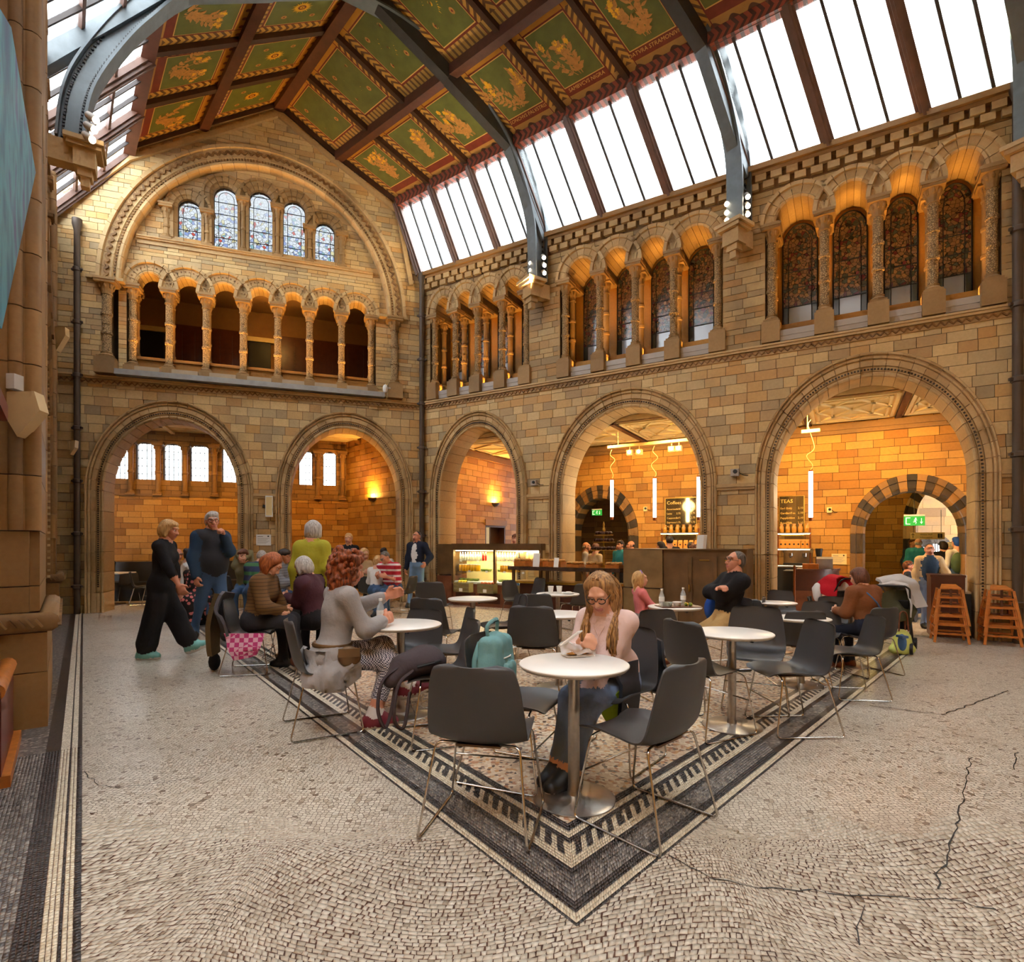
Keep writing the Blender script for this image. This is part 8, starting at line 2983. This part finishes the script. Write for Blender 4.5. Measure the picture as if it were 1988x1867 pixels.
notice(512, 1048, FB, .30, .24, 'white printed notice on the pier between the two left arches', 6, head=True)
notice(1629, 1085, FR, .27, .22, 'cream printed notice on the ochre wall left of the corridor arch', 6, v=VA, col='cream_plaster', head=True)
notice(741, 1052, FO, .09, .2, 'small pale panel on the brick wall under the glowing wall lamp', 0, col='lead_grey') if False else None
plain('sign_red', srgb(200, 50, 44), .5)
u_, z_ = FR.at(1071, 1024)
g = empty('no_smoking_sign', M=FR.M @ Matrix.Translation((u_, 0, z_)))
tag(g, 'tiny white and red no smoking sign on the pier', 'sign')
MB().box(-.06, .06, -.01, 0, -.075, .075).build('plate', 'white_paper', g)
MB().tube([(.04 * math.cos(a), -.012, .015 + .04 * math.sin(a)) for a in np.linspace(0, 2 * PI, 17)[:-1]], .005, 4, closed=True).tube([(-.028, -.012, .043), (.028, -.012, -.013)], .005, 4).build('red_ring', 'sign_red', g)
# green exit signs
emit('exit_green', (.02, .30, .04, 1), .55)
emit('exit_white', (.9, 1, .85, 1), .6)
def exit_sign(fr, px, py, v, w, label):
 u_, z_ = fr.at(px, py, v)
 h = w * .55
 g = empty('exit_sign', M=fr.M @ Matrix.Translation((u_, v, z_)))
 tag(g, label, 'sign')
 MB().box(-w / 2, w / 2, -.03, .03, -h / 2, h / 2).build('light_box', 'exit_green', g)
 MB().box(-w / 2, w / 2, -.035, .035, h / 2, h * .68).build('top_rail', 'white_paper', g)
 s = h
 m = MB()
 m.sphere((w * .06, -.034, s * .27), (.07 * s, .004, .07 * s), 8, 6)
 for a, b, r_ in (((.03, .18), (-.02, -.02), .05), ((-.02, -.02), (.06, -.14), .04), ((.06, -.14), (.02, -.32), .035), ((-.02, -.02), (-.1, -.12), .04), ((-.1, -.12), (-.2, -.1), .035), ((.03, .15), (.14, .06), .032), ((.03, .15), (-.1, .12), .032), ((-.1, .12), (-.12, .02), .03)):
  m.tube([(w * .05 + a[0] * s, -.034, a[1] * s), (w * .05 + b[0] * s, -.034, b[1] * s)], r_ * s * .7, 6)
 m.build('running_figure', 'exit_white', g)
 MB().box(w * .33 - .02 * s, w * .33 + .02 * s, -.035, -.03, -.28 * s, .28 * s).tube([(w * .33 - .11 * s, -.034, -.1 * s), (w * .33, -.034, -.3 * s), (w * .33 + .11 * s, -.034, -.1 * s)], .02 * s, 6).build('arrow', 'exit_white', g)
 MB().box(-w * .42, -w * .2, -.035, -.03, -h * .36, -h * .3).box(-w * .42, -w * .2, -.035, -.03, h * .3, h * .36).box(-w * .42, -w * .38, -.035, -.03, -h * .36, h * .36).build('door_mark', 'exit_white', g)
 MB().tube([(0, 0, h * .68), (0, 0, h * .68 + .9)], .006, 5).build('hanger', 'black', g)
 return g
exit_sign(FR, 1775, 1011, VA + .2, .34, 'green lit exit sign hanging in the corridor arch')
exit_sign(FR, 1159, 995, VA + .3, .26, 'green lit exit sign inside the small dark arch')
# direction board in the corridor
v_ = V3 - .3
u_, z_ = FR.at(1800, 1040, v_)
g = empty('direction_sign', M=FR.M @ Matrix.Translation((u_, v_, z_)))
tag(g, 'beige hanging direction sign with arrow, in the corridor', 'sign')
w, h = FR.u(1832, v_) - FR.u(1765, v_), .16
MB().box(-w / 2, w / 2, -.02, .02, -h / 2, h / 2).build('board', 'cream_plaster', g)
text('Hintze Hall', .05, 'ink', g, loc=(-.02, -.022, .03), rot=(PI / 2, 0, 0), extrude=0)
text('Information', .05, 'ink', g, loc=(-.02, -.022, -.035), rot=(PI / 2, 0, 0), extrude=0)
MB().box(-w * .42 - .006, -w * .42 + .006, -.024, -.02, -.05, .05).tube([(-w * .42 - .03, -.022, .02), (-w * .42, -.022, .055), (-w * .42 + .03, -.022, .02)], .006, 5).build('arrow', 'ink', g)
MB().box(w * .3, w * .36, -.024, -.02, -.05, .05).box(w * .37, w * .43, -.024, -.02, -.05, .05).build('pictogram', 'ink', g)
MB().tube([(-w * .4, 0, h / 2), (-w * .4, 0, .6)], .006, 5).tube([(w * .4, 0, h / 2), (w * .4, 0, .6)], .006, 5).build('hanger', 'black', g)
# ---- pendant tube lamps and the spotlight track in the aisle
emit('tube_light', (1, .90, .66, 1), 14)
plain('copper', srgb(150, 84, 46), .35, .8)
VP_ = 1.45
for i, (x, y0, y1, nm) in enumerate(((1188, 932, 1003, 'left of three over the cake stand'), (1271, 929, 1004, 'middle of three beside the coffee menu'), (1356, 926, 1003, 'right of three in front of the coffee menu'), (1574, 915, 1004, 'alone in the largest arch, near its left side'))):
 u_, z1 = FR.at(x, y0, VP_)
 z0 = FR.at(x, y1, VP_)[1]
 g = empty('pendant_lamp', M=FR.M @ Matrix.Translation((u_, VP_, z0)))
 tag(g, 'glowing vertical tube pendant lamp, ' + nm, 'pendant lamp')
 L = z1 - z0
 MB().lathe([(.034, 0), (.034, L)], 16).build('glass_tube', 'tube_light', g, smooth=40)
 MB().lathe([(.030, -.07), (.036, -.05), (.036, 0)], 14).build('end_cap', 'copper', g, smooth=40)
 MB().lathe([(.036, L), (.030, L + .03)], 14).build('top_cap', 'copper', g, smooth=40)
 r = random.Random(i)
 zt = ZC_R - .42 - z0 if i < 3 else ZC_R - .2 - z0
 MB().tube(catmull([(0, 0, L + .03), (.03, 0, L + .12), (-.08 + .05 * r.random(), 0, L + .3), (.06, .02, L + .45), (-.04, 0, zt - .12), (.0, 0, zt)], 5), .006, 5).build('flex', 'cream_plaster', g, smooth=60)
 l = light('tube_lamp', 'POINT', (0, -.1, L * .5), 8, (1, .8, .45), .15, g)
ua, za = FR.at(1180, 868, VP_)
ub2 = FR.u(1362, VP_)
g = empty('lighting_track', M=FR.M @ Matrix.Translation((0, VP_, za)))
tag(g, 'cream lighting track with four square lamp heads above the pendants', 'lighting track')
MB().box(ua, ub2, -.03, .03, -.03, .03).build('track', 'cream_plaster', g)
for (x, y) in ((1223, 878), (1241, 877), (1304, 871), (1318, 870)):
 u_, z_ = FR.at(x, y, VP_)
 hd_ = MB().box(u_ - .065, u_ + .065, -.05, .05, z_ - za - .06, z_ - za + .05).build('lamp_head', 'cream_plaster', g)
 MB().tube([(u_, -.055, z_ - za), (u_, -.045, z_ - za)], .04, 12).build('lamp_lens', 'lamp_glow', hd_)
 MB().tube([(u_, 0, z_ - za + .05), (u_, 0, -.03)], .01, 6).build('stem', 'cream_plaster', hd_)
for x in (1200, 1340):
 u_ = FR.u(x, VP_)
 MB().tube([(u_, 0, .03), (u_, 0, ZC_R - za)], .006, 5).build('hanger', 'cream_plaster', g)
ua, za = FR.at(1556, 838, VP_)
g = empty('lighting_track', M=FR.M @ Matrix.Translation((ua, VP_, za)))
tag(g, 'short cream lighting track over the single pendant lamp', 'lighting track')
MB().box(0, FR.u(1592, VP_) - ua, -.03, .03, -.03, .03).build('track', 'cream_plaster', g)
MB().tube([(.1, 0, .03), (.1, 0, ZC_R - za)], .006, 5).build('hanger', 'cream_plaster', g)
# ---- mirrored menu boards on the aisle wall
t = NT('menu_mirror', .08, .85)
t.b.inputs['Base Color'].default_value = srgb(150, 132, 96)
plain('menu_gold', srgb(236, 190, 96), .4, .2)
def menu(px0, px1, y0, y1, title, rows, label):
 v = VA - .06
 ua, zt = FR.at(px0, y0, v)
 ub_, zb = FR.u(px1, v), FR.at(px0, y1, v)[1]
 g = empty('menu_board', M=FR.M @ Matrix.Translation((ua, v, zb)))
 tag(g, label, 'menu board')
 w, h = ub_ - ua, zt - zb
 MB().box(0, w, 0, .03, 0, h).build('mirror', 'menu_mirror', g)
 for (a, b, c, d) in ((0, w, h - .015, h), (0, w, 0, .015), (0, .015, 0, h), (w - .015, w, 0, h)):
  MB().box(a, b, -.01, .0, c, d).build('frame', 'brass', g)
 text(title, .11, 'menu_gold', g, loc=(w * .06, -.004, h - .12), rot=(PI / 2, 0, 0), align='LEFT', extrude=0)
 for k, (n_, p_) in enumerate(rows):
  z = h - .27 - k * .105
  text(n_, .06, 'menu_gold', g, loc=(w * .06, -.004, z), rot=(PI / 2, 0, 0), align='LEFT', extrude=0)
  text(p_, .06, 'menu_gold', g, loc=(w * .5, -.004, z), rot=(PI / 2, 0, 0), align='RIGHT', extrude=0)
  text(p_, .06, 'menu_gold', g, loc=(w * .95, -.004, z), rot=(PI / 2, 0, 0), align='RIGHT', extrude=0)
menu(1291, 1353, 967, 1056, 'Coffees', [('Americano', '2.50'), ('Latte', '2.75'), ('Cappuccino', '2.75'), ('Espresso', '1.75'), ('Mocha', '2.95'), ('Flat white', '2.75')], 'mirrored coffee menu board in gold lettering, behind the pendant lamps')
menu(1512, 1562, 963, 1040, 'TEAS', [('Earl Grey', '2.10'), ('Garden Tea', '2.10'), ('Peppermint', '2.10'), ('Rose Tea', '2.10')], 'mirrored tea menu board inside the left edge of the largest arch')
# ---- back bar shelves with jars and coffee bags
plain('amber_jar', srgb(196, 136, 40), .2, var=.2)
plain('coffee_bag', srgb(214, 140, 56), .5, var=.1)
ME_JAR = MB().lathe([(.04, 0), (.045, .01), (.045, .12), (.03, .15), (.03, .17), (.036, .172), (.034, .19)], 12).mesh('glass_jar', 'amber_jar', smooth=40)
ME_BAG = MB().box(-.05, .05, -.035, .035, 0, .16).add([(-.05, -.035, .16), (.05, -.035, .16), (.05, .035, .16), (-.05, .035, .16), (-.045, 0, .2), (.045, 0, .2)], [(0, 1, 5, 4), (2, 3, 4, 5), (1, 2, 5), (3, 0, 4)]).lathe([(.02, 0), (.02, .002)], 10, (0, 0, 0), mi=1)
bagm = ME_BAG.mesh('coffee_bag', ['coffee_bag', 'black'])
for v in bagm.vertices[-20:]:
 c = v.co.copy()
 v.co = Vector((c.x, -.036 - c.z, .09 + c.y))
def back_bar(px0, px1, label, njar, nbag, where):
 v = VA - .42
 ua, ub_ = FR.u(px0, v), FR.u(px1, v)
 g = empty('back_bar', M=FR.M @ Matrix.Translation((ua, v, 0)))
 tag(g, label, 'shelving')
 w = ub_ - ua
 z1, z2, z3 = FR.at(px0, 1034, v)[1], FR.at(px0, 1064, v)[1], FR.at(px0, 1096, v)[1]
 for z in (z1, z2, z3):
  MB().box(0, w, 0, .32, z - .02, z).build('shelf', 'steel_brushed', g)
  MB().box(.02, w - .02, .01, .04, z - .035, z - .02).build('shelf_light', 'strip_glow', g)
 for x in (0, w - .03):
  MB().box(x, x + .03, .1, .13, .9, z1 + .1).build('upright', 'copper', g)
 MB().box(0, w, .0, .34, 0, .9).build('cupboard', 'black', g)
 MB().box(-.02, w + .02, -.02, .34, .9, .93).build('worktop', 'steel_brushed', g)
 for k in range(njar):
  inst('glass_jar', ME_JAR, (.08 + (w - .16) * k / max(1, njar - 1), .16, z1), 'amber glass jar on the top shelf ' + where, 'jar', 'amber jars ' + where, FR.M @ Matrix.Translation((ua, v, 0)))
 for k in range(nbag):
  inst('coffee_bag', bagm, (.07 + (w - .14) * k / max(1, nbag - 1), .16, z2), 'orange coffee bag on the second shelf ' + where, 'coffee bag', 'coffee bags ' + where, FR.M @ Matrix.Translation((ua, v, 0)), s=.95)
 return ua, v, w, z3
back_bar(1281, 1356, 'steel shelves with jars and coffee bags under the coffee menu', 6, 7, 'under the coffee menu')
ua, v, w, z3 = back_bar(1508, 1574, 'steel shelves with jars and coffee bags in the largest arch', 5, 7, 'in the largest arch')
# espresso machine
g = empty('espresso_machine', M=FR.M @ Matrix.Translation((ua + .12, v + .02, .93)))
tag(g, 'chrome espresso machine under the shelves in the largest arch', 'coffee machine')
MB().box(0, .55, 0, .28, .0, .06).build('drip_tray', 'black', g)
MB().box(0, .55, .12, .28, .06, .34).build('boiler', 'chrome', g)
MB().box(-.01, .56, .02, .28, .28, .36).build('hood', 'chrome', g)
for x in (.14, .4):
 gh = MB().lathe([(.04, .2), (.04, .27)], 12, (x, .07, 0)).build('group_head', 'chrome', g, smooth=40)
 MB().tube([(x, .05, .2), (x, -.1, .19)], .014, 8).build('portafilter', 'black', gh)
g2 = inst('coffee_grinder', MB().box(-.06, .06, -.08, .08, 0, .2).lathe([(.05, .2), (.07, .36), (.06, .37)], 12).mesh('coffee_grinder', 'black'), (ua + .78, v + .15, .93), 'black coffee grinder beside the espresso machine', 'grinder', None, FR.M)
# curved copper front counter of the coffee bar
pq = FR.P(FR.u(1545, 1.0), 1.0)
g = empty('coffee_counter', M=FR.M @ Matrix.Translation((FR.u(1520, .9), .9, 0)))
tag(g, 'curved copper fronted coffee counter in the largest arch', 'counter')
n = 14
R_ = FR.u(1622, .9) - FR.u(1540, .9)
x0 = FR.u(1545, .9) - FR.u(1520, .9)
poly = [(x0, -.02)] + [(x0 + R_ * math.sin(PI / 2 * k / n), .75 - .77 * math.cos(PI / 2 * k / n)) for k in range(n + 1)] + [(x0, .75)]
for (z0, z1, mt, nm, e) in ((0, .55, 'copper_panel', 'lower_front', .0), (.55, .9, 'dark_wood', 'upper_front', .02), (.9, .94, 'dark_wood', 'counter_top', .05)):
 V = [(x * (1 + e) - x0 * e, y - e * .5, z) for z in (z0, z1) for x, y in poly]
 m = len(poly)
 F = [tuple(range(m))[::-1], tuple(range(m, 2 * m))] + [(i, (i + 1) % m, (i + 1) % m + m, i + m) for i in range(m)]
 MB().add(V, F).build(nm, mt, g, smooth=30)
MB().box(0, x0, 0, .7, 0, .9).build('till_cupboard', 'black', g)
MB().tube([(x0 - .02, -.05, 0), (x0 - .02, -.05, 1.0)], .02, 10).build('corner_post', 'copper', g, smooth=40)
MB().box(x0 + .1, x0 + .36, .1, .3, .94, 1.03).build('cup_tray', 'oak', g)
o = MB().obox((FR.u(1520, .9) + x0 + .45, 1.15, 1.04), (.13, 0, 0), (0, .01, .02), (0, -.03, .1)).build('till_display', 'lead_grey', M=FR.M)
tag(o, 'grey back of a display screen on the copper coffee counter', 'screen')
# ------------------------------------------------------------------ left edge: art screen, wedge lamps, red doorway
t = NT('artwork', .5, 0, .25)
nn = t.noise(t.obj(), 5.0, 4)
t.color(t.ramp(nn, [(.25, srgb(24, 30, 96)), (.42, srgb(26, 100, 130)), (.52, srgb(70, 150, 168)), (.62, srgb(56, 44, 120)), (.75, srgb(120, 170, 190))]))
FS = Frame(FL.O - FL.W * .34 - FL.U * 2, FL.P(6, -.34)[:2])
pg = [FS.at(x, y) for x, y in ((61, 338), (4, 552), (-22, 650), (-60, 600), (-60, -80), (2, 28))]
g = empty('art_screen', M=FS.M)
tag(g, 'large framed blue and violet artwork with angular outline, far left', 'picture')
MB().prism(pg, 0, .06).build('frame', 'iron_dark', g)
cx_ = np.mean([p[0] for p in pg]), np.mean([p[1] for p in pg])
inn = [(cx_[0] + (p[0] - cx_[0]) * .93, cx_[1] + (p[1] - cx_[1]) * .95) for p in pg]
MB().prism(inn, -.01, 0).build('picture_surface', 'artwork', g)
def wedge(px, Y, label, name='wedge_lamp', th=.12):
 P_ = [at_depth(x, y, Y) for x, y in px]
 g = empty(name, tuple(P_[0]))
 tag(g, label, 'wall lamp')
 n = len(P_)
 L_ = [p - P_[0] for p in P_]
 V = L_ + [p + np.array([-.03, th, 0]) for p in L_]
 MB().add(V, [tuple(range(n))[::-1], tuple(range(n, 2 * n))] + [(i, (i + 1) % n, (i + 1) % n + n, i + n) for i in range(n)]).build('shade', 'wedge_beige', g)
 MB().add([L_[-1] + np.array([.0, -.002, 0]), L_[0] * .0 + np.array([0, -.002, 0]), L_[1] + np.array([0, -.002, 0])], [(0, 1, 2)]).build('facet', 'wedge_beige', g) if n > 3 else None
 return g
plain('wedge_beige', srgb(196, 166, 118), .45, var=.05)
wedge([(13, 760), (66, 759), (77, 796), (33, 847), (14, 815)], 4.1, 'faceted beige wedge wall lamp on the near left pier')
wedge([(106, 634), (126, 634), (127, 650), (109, 680)], 8.4, 'small folded metal wedge lamp on the left wall past the near pier')
wedge([(136, 856), (146, 854), (145, 868), (136, 882)], 9.9, 'tiny wedge lamp farthest along the left wall')
P_ = at_depth(29, 742, 4.1)
o = MB().box(-.03, .03, -.04, .04, -.055, .055).build('junction_box', 'grey_box', loc=tuple(P_))
tag(o, 'small grey junction box above the faceted wedge lamp', 'junction box')
plain('door_red', srgb(104, 30, 18), .35, var=.2)
d2 = struct('door_2', FL)
ue = UP1 - .3
MB().box(ue - 1.2, ue - .02, -.05, .02, 0, 2.25).build('architrave', 'door_red', d2)
MB().box(ue - 1.3, ue + .04, -.09, .02, 2.25, 2.36).build('head_moulding', 'door_red', d2)
g = empty('wooden_cabinet', M=FL.M @ Matrix.Translation((ue - .95, 0, 0)))
tag(g, 'red brown wooden cabinet with curved top at the foot of the left wall', 'cabinet')
MB().box(0, .95, -.12, -.055, .06, .55).build('body', 'door_red', g)
MB().tube([(0, -.09, .55), (.95, -.09, .55)], .05, 12).build('curved_top', 'oak', g, smooth=40)
MB().box(0, 1.0, -.16, -.055, 0, .07).build('skirting', 'oak', g)
# ------------------------------------------------------------------ bags, prams and things on the tables
fabric('canvas_teal', srgb(112, 158, 160))
fabric('canvas_dark', srgb(70, 58, 60))
fabric('canvas_lime', srgb(206, 216, 120))
p = np.array([-.12, 3.40, .46])
g = empty('backpack', tuple(p), math.atan2(-.92, -.39) + .05)
tag(g, 'teal canvas backpack standing on the chair left of the main table', 'backpack')
v, q, m_ = surface([('cap', (sx_ * .10, sy_ * .035 + .02, .05), (sx_ * .085, sy_ * .03 + .02, .33), (.05, .045), 0) for sx_ in (-1, 1) for sy_ in (-1, 1)] + [('cap', (-.08, .02, .2), (.08, .02, .2), (.075, .075), 0), ('cap', (0, .02, .06), (0, .02, .33), (.08, .07), 0)], .010, 70)
o = link(bpy.data.objects.new('bag_body', fast_mesh('bag_body', v, q, 'canvas_teal')), g)
o.data.polygons.foreach_set('use_smooth', [True] * len(o.data.polygons))
v, q, m_ = surface([('cap', (-.065, .10, .07), (-.065, .10, .19), (.032, .03), 0), ('cap', (.065, .10, .07), (.065, .10, .19), (.032, .03), 0), ('cap', (0, .10, .07), (0, .10, .19), (.035, .033), 0)], .009, 60)
o = link(bpy.data.objects.new('front_pocket', fast_mesh('front_pocket', v, q, 'canvas_teal')), g)
o.data.polygons.foreach_set('use_smooth', [True] * len(o.data.polygons))
for s in (-1, 1):
 MB().tube(catmull([(s * .07, .0, .36), (s * .08, .0, .44), (s * .02, .02, .47), (0, .02, .47)], 5), .012, 6, sq=1.8 if False else 1).build('top_handle', 'canvas_teal', g, smooth=60)
 MB().tube(catmull([(s * .08, -.05, .34), (s * .14, -.06, .22), (s * .1, -.05, .04)], 5), .016, 6).build('shoulder_strap', 'canvas_teal', g, smooth=60)
MB().tube(catmull([(-.13, .05, .24), (-.05, .1, .25), (.05, .1, .25), (.13, .05, .24)], 5), .004, 5).build('zip', 'white_paper', g)
p = np.array([-.70, 3.97, .46])
g = empty('backpack', tuple(p), .5)
tag(g, 'dark open backpack slumped over a chair seat with straps dangling', 'backpack')
v, q, m_ = surface([('ell', (.04, 0, .08), (.2, .13, .09), None, 0), ('cap', (-.1, -.05, .06), (-.2, -.1, .0), (.08, .05), 0), ('ell', (.1, .04, .13), (.1, .09, .06), None, 0)], .011, 40)
o = link(bpy.data.objects.new('bag_body', fast_mesh('bag_body', v, q, 'canvas_dark')), g)
o.data.polygons.foreach_set('use_smooth', [True] * len(o.data.polygons))
for k, pts_ in enumerate(([(-.12, -.1, .1), (-.26, -.14, .02), (-.3, -.15, -.16), (-.25, -.14, -.3), (-.2, -.12, -.2), (-.16, -.1, .0)], [(-.05, -.13, .06), (-.17, -.18, -.02), (-.2, -.19, -.24), (-.13, -.18, -.3), (-.08, -.15, -.08)])):
 MB().tube(catmull(pts_, 6), .012, 6).build('strap', 'canvas_dark', g, smooth=60)
MB().tube([(-.02, -.13, .08), (.1, -.14, .1), (.16, -.1, .1)], .01, 6).build('zip', 'black', g)
# cups and crockery
ME_CUP = MB().lathe([(.03, 0), (.041, .1), (.043, .102), (.039, .1), (.028, .004)], 16).mesh('paper_cup', 'white_paper', smooth=40)
inst('paper_cup', ME_CUP, tuple(T_CUPS + np.array([-.1, -.02, 0])), 'white paper cup, left of two on the table by the counter', 'cup', 'paper cups')
inst('paper_cup', ME_CUP, tuple(T_CUPS + np.array([.02, .0, 0])), 'white paper cup, right of two on the table by the counter', 'cup', 'paper cups')
o = MB().lathe([(.05, 0), (.09, .012), (.085, .014)], 20).sphere((.0, 0, .02), (.05, .04, .012), 8, 5).build('plate', 'white_paper', loc=tuple(T_CUPS + np.array([.14, -.06, 0])), smooth=40)
tag(o, 'white plate with leftovers beside the two paper cups', 'plate')
g = empty('tea_cup', tuple(T_TEA + np.array([-.02, -.05, 0])))
tag(g, 'white patterned tea cup on the tea table', 'cup')
MB().lathe([(.05, 0), (.08, .01), (.076, .012)], 20).build('saucer', 'dark_wood', g, smooth=40)
MB().lathe([(.025, .012), (.042, .04), (.047, .085), (.043, .083), (.03, .03)], 16).build('cup', 'white_paper', g, smooth=40)
MB().tube([(.044, 0, .07), (.07, 0, .065), (.068, 0, .04), (.04, 0, .035)], .006, 6).build('handle', 'white_paper', g, smooth=60)
water_bottle(T_BACK + np.array([-.05, 0, 0]), 'small clear bottle on the striped shirt table')
water_bottle(ground(556, 1120, .74), 'purple capped water bottle beside the man in grey quilted jacket', 1.1, cap='hairband')
p = ground(556, 1120, .74)
g = empty('pedestal_table', (p[0], p[1], 0))
tag(g, 'white round table under the purple capped bottle, mostly hidden', 'table', 'white round pedestal tables')
for nm, me in zip(('table_edge', 'table_top', 'pole', 'base_disc'), list(TABLE_ME.values())[0][:4]):
 link(bpy.data.objects.new(nm, me), g)
# ---- pushchairs
fabric('pram_red', srgb(196, 24, 40))
fabric('pram_black', srgb(34, 34, 38))
fabric('coat_pale', srgb(196, 192, 190))
fabric('coat_olive_dark', srgb(72, 70, 48))
def pushchair(p, yaw, label, hood, s=1.0):
 g = empty('pushchair', (p[0], p[1], .004), yaw)
 g.scale = (s, s, s)
 tag(g, label, 'pushchair')
 for sx in (-1, 1):
  fr_ = MB().tube(rounded([(sx * .22, .32, .1), (sx * .22, -.05, .5), (sx * .23, -.32, .98), (sx * .18, -.36, 1.02)], .08), .013, 8).build('side_frame', 'black', g, smooth=60)
  MB().tube([(sx * .22, -.28, .1), (sx * .22, .0, .46)], .012, 8).build('rear_leg', 'black', g, smooth=60)
  for y in (.33, -.3):
   MB().tube([(sx * .25 - .02, y, .09), (sx * .25 + .02, y, .09)], .088, 16).build('wheel', 'black', g, smooth=40)
 MB().tube([(-.18, -.36, 1.02), (.18, -.36, 1.02)], .016, 8).build('handlebar', 'black', g, smooth=60)
 cloth_sheet('seat', ['pram_black'], [[(-.2, .25, .38), (.2, .25, .38)], [(-.2, .0, .36), (.2, .0, .36)], [(-.2, -.2, .8), (.2, -.2, .8)]], .03, g, .004, 3)
 cloth_sheet('hood', [hood], [[(-.22, -.24, .55), (-.22, -.26, .8), (-.16, -.2, 1.0), (0, -.18, 1.04), (.16, -.2, 1.0), (.22, -.26, .8), (.22, -.24, .55)], [(-.23, -.08, .7), (-.23, -.06, .86), (-.17, .0, 1.02), (0, .02, 1.06), (.17, .0, 1.02), (.23, -.06, .86), (.23, -.08, .7)], [(-.23, .04, .74), (-.23, .1, .82), (-.16, .16, .92), (0, .18, .95), (.16, .16, .92), (.23, .1, .82), (.23, .04, .74)]], .02, g, .006, 4)
 return g
q = FR.P(FR.u(1616, -.6), -.6)
pushchair(q[:2], .4, 'black pushchair with bright red hood behind the right-hand tables', 'pram_red', .86)
cloth_g = empty('blanket', (q[0] + .2, q[1], .5))
tag(cloth_g, 'cream fleece bundle hanging beside the red pushchair', 'blanket')
v, qd, m_ = surface([('ell', (0, 0, .15), (.07, .08, .17), None, 0), ('ell', (-.42, .02, .15), (.06, .08, .15), None, 0), ('cap', (-.42, .1, .2), (0, .1, .2), (.03, .03), 0)], .014, 45)
o = link(bpy.data.objects.new('fleece', fast_mesh('fleece', v, qd, 'cloth_white')), cloth_g)
o.data.polygons.foreach_set('use_smooth', [True] * len(o.data.polygons))
q2 = ground(1735, 1262)
pushchair(q2[:2], -.7, 'pushchair heaped with coats at the end of the mosaic border', 'coat_pale', .84)
g = empty('coat', (q2[0], q2[1], .45))
tag(g, 'olive green coat heaped over the coat laden pushchair', 'coat')
cloth_sheet('coat_body', ['coat_olive_dark'], [[(-.28, -.10, .26), (-.08, -.16, .38), (.1, -.14, .34)], [(-.3, -.2, .1), (-.1, -.26, .15), (.12, -.22, .10)], [(-.22, -.22, -.08), (-.06, -.27, -.02), (.06, -.24, -.1)]], .04, g, .035, 8)
g = empty('coat', (q2[0] + .12, q2[1] + .1, .45))
tag(g, 'pale grey coat spread on top of the coat laden pushchair', 'coat')
cloth_sheet('coat_body', ['coat_pale'], [[(-.25, .05, .5), (0, .1, .55), (.2, .1, .48)], [(-.28, -.08, .42), (0, -.1, .46), (.26, -.05, .4)], [(-.15, -.14, .15), (.08, -.16, .1), (.3, -.1, .12)]], .04, g, .02, 9)
g = empty('tote_bag', (q2[0] - .1, q2[1] - .3, .02))
tag(g, 'pale lime green tote bag hanging from the coat laden pushchair', 'bag')
v, qd, m_ = surface([('ell', (0, 0, .15), (.12, .05, .15), None, 0), ('cap', (-.11, 0, .05), (.11, 0, .05), (.05, .05), 0)], .011, 45)
o = link(bpy.data.objects.new('bag_body', fast_mesh('bag_body', v, qd, 'canvas_lime')), g)
o.data.polygons.foreach_set('use_smooth', [True] * len(o.data.polygons))
for s in (-1, 1):
 MB().tube(catmull([(-.06, s * .03, .28), (-.04, s * .02, .5), (.04, s * .02, .5), (.06, s * .03, .28)], 5), .009, 6).build('handle', 'boot_brown', g, smooth=60)
q3 = FR.P(FR.u(1757, 2.2), 2.2)
g = empty('mobility_scooter', tuple(q3), -.9)
tag(g, 'dark mobility scooter parked by the corridor wall', 'scooter')
MB().box(-.22, .22, -.4, .4, .12, .2).build('platform', 'cloth_navy', g)
for sx in (-1, 1):
 for y in (-.35, .38):
  MB().tube([(sx * .24 - .03, y, .11), (sx * .24 + .03, y, .11)], .11, 14).build('wheel', 'black', g, smooth=40)
MB().box(-.2, .2, -.3, .05, .36, .42).build('seat', 'black', g)
MB().tube([(0, .36, .2), (0, .3, .75)], .025, 8).build('tiller', 'black', g, smooth=60)
MB().tube([(-.22, .26, .78), (0, .3, .75), (.22, .26, .78)], .015, 8).build('handlebar', 'black', g, smooth=60)
# lettering becomes plain mesh
bpy.context.view_layer.update()
dg_ = bpy.context.evaluated_depsgraph_get()
for o in [x for x in bpy.data.objects if x.type == 'FONT']:
 me = bpy.data.meshes.new_from_object(o.evaluated_get(dg_))
 nm = o.name
 n_ = bpy.data.objects.new('lettering', me)
 COL.objects.link(n_)
 n_.parent = o.parent
 n_.matrix_parent_inverse = o.matrix_parent_inverse.copy()
 n_.matrix_basis = o.matrix_basis.copy()
 bpy.data.objects.remove(o)
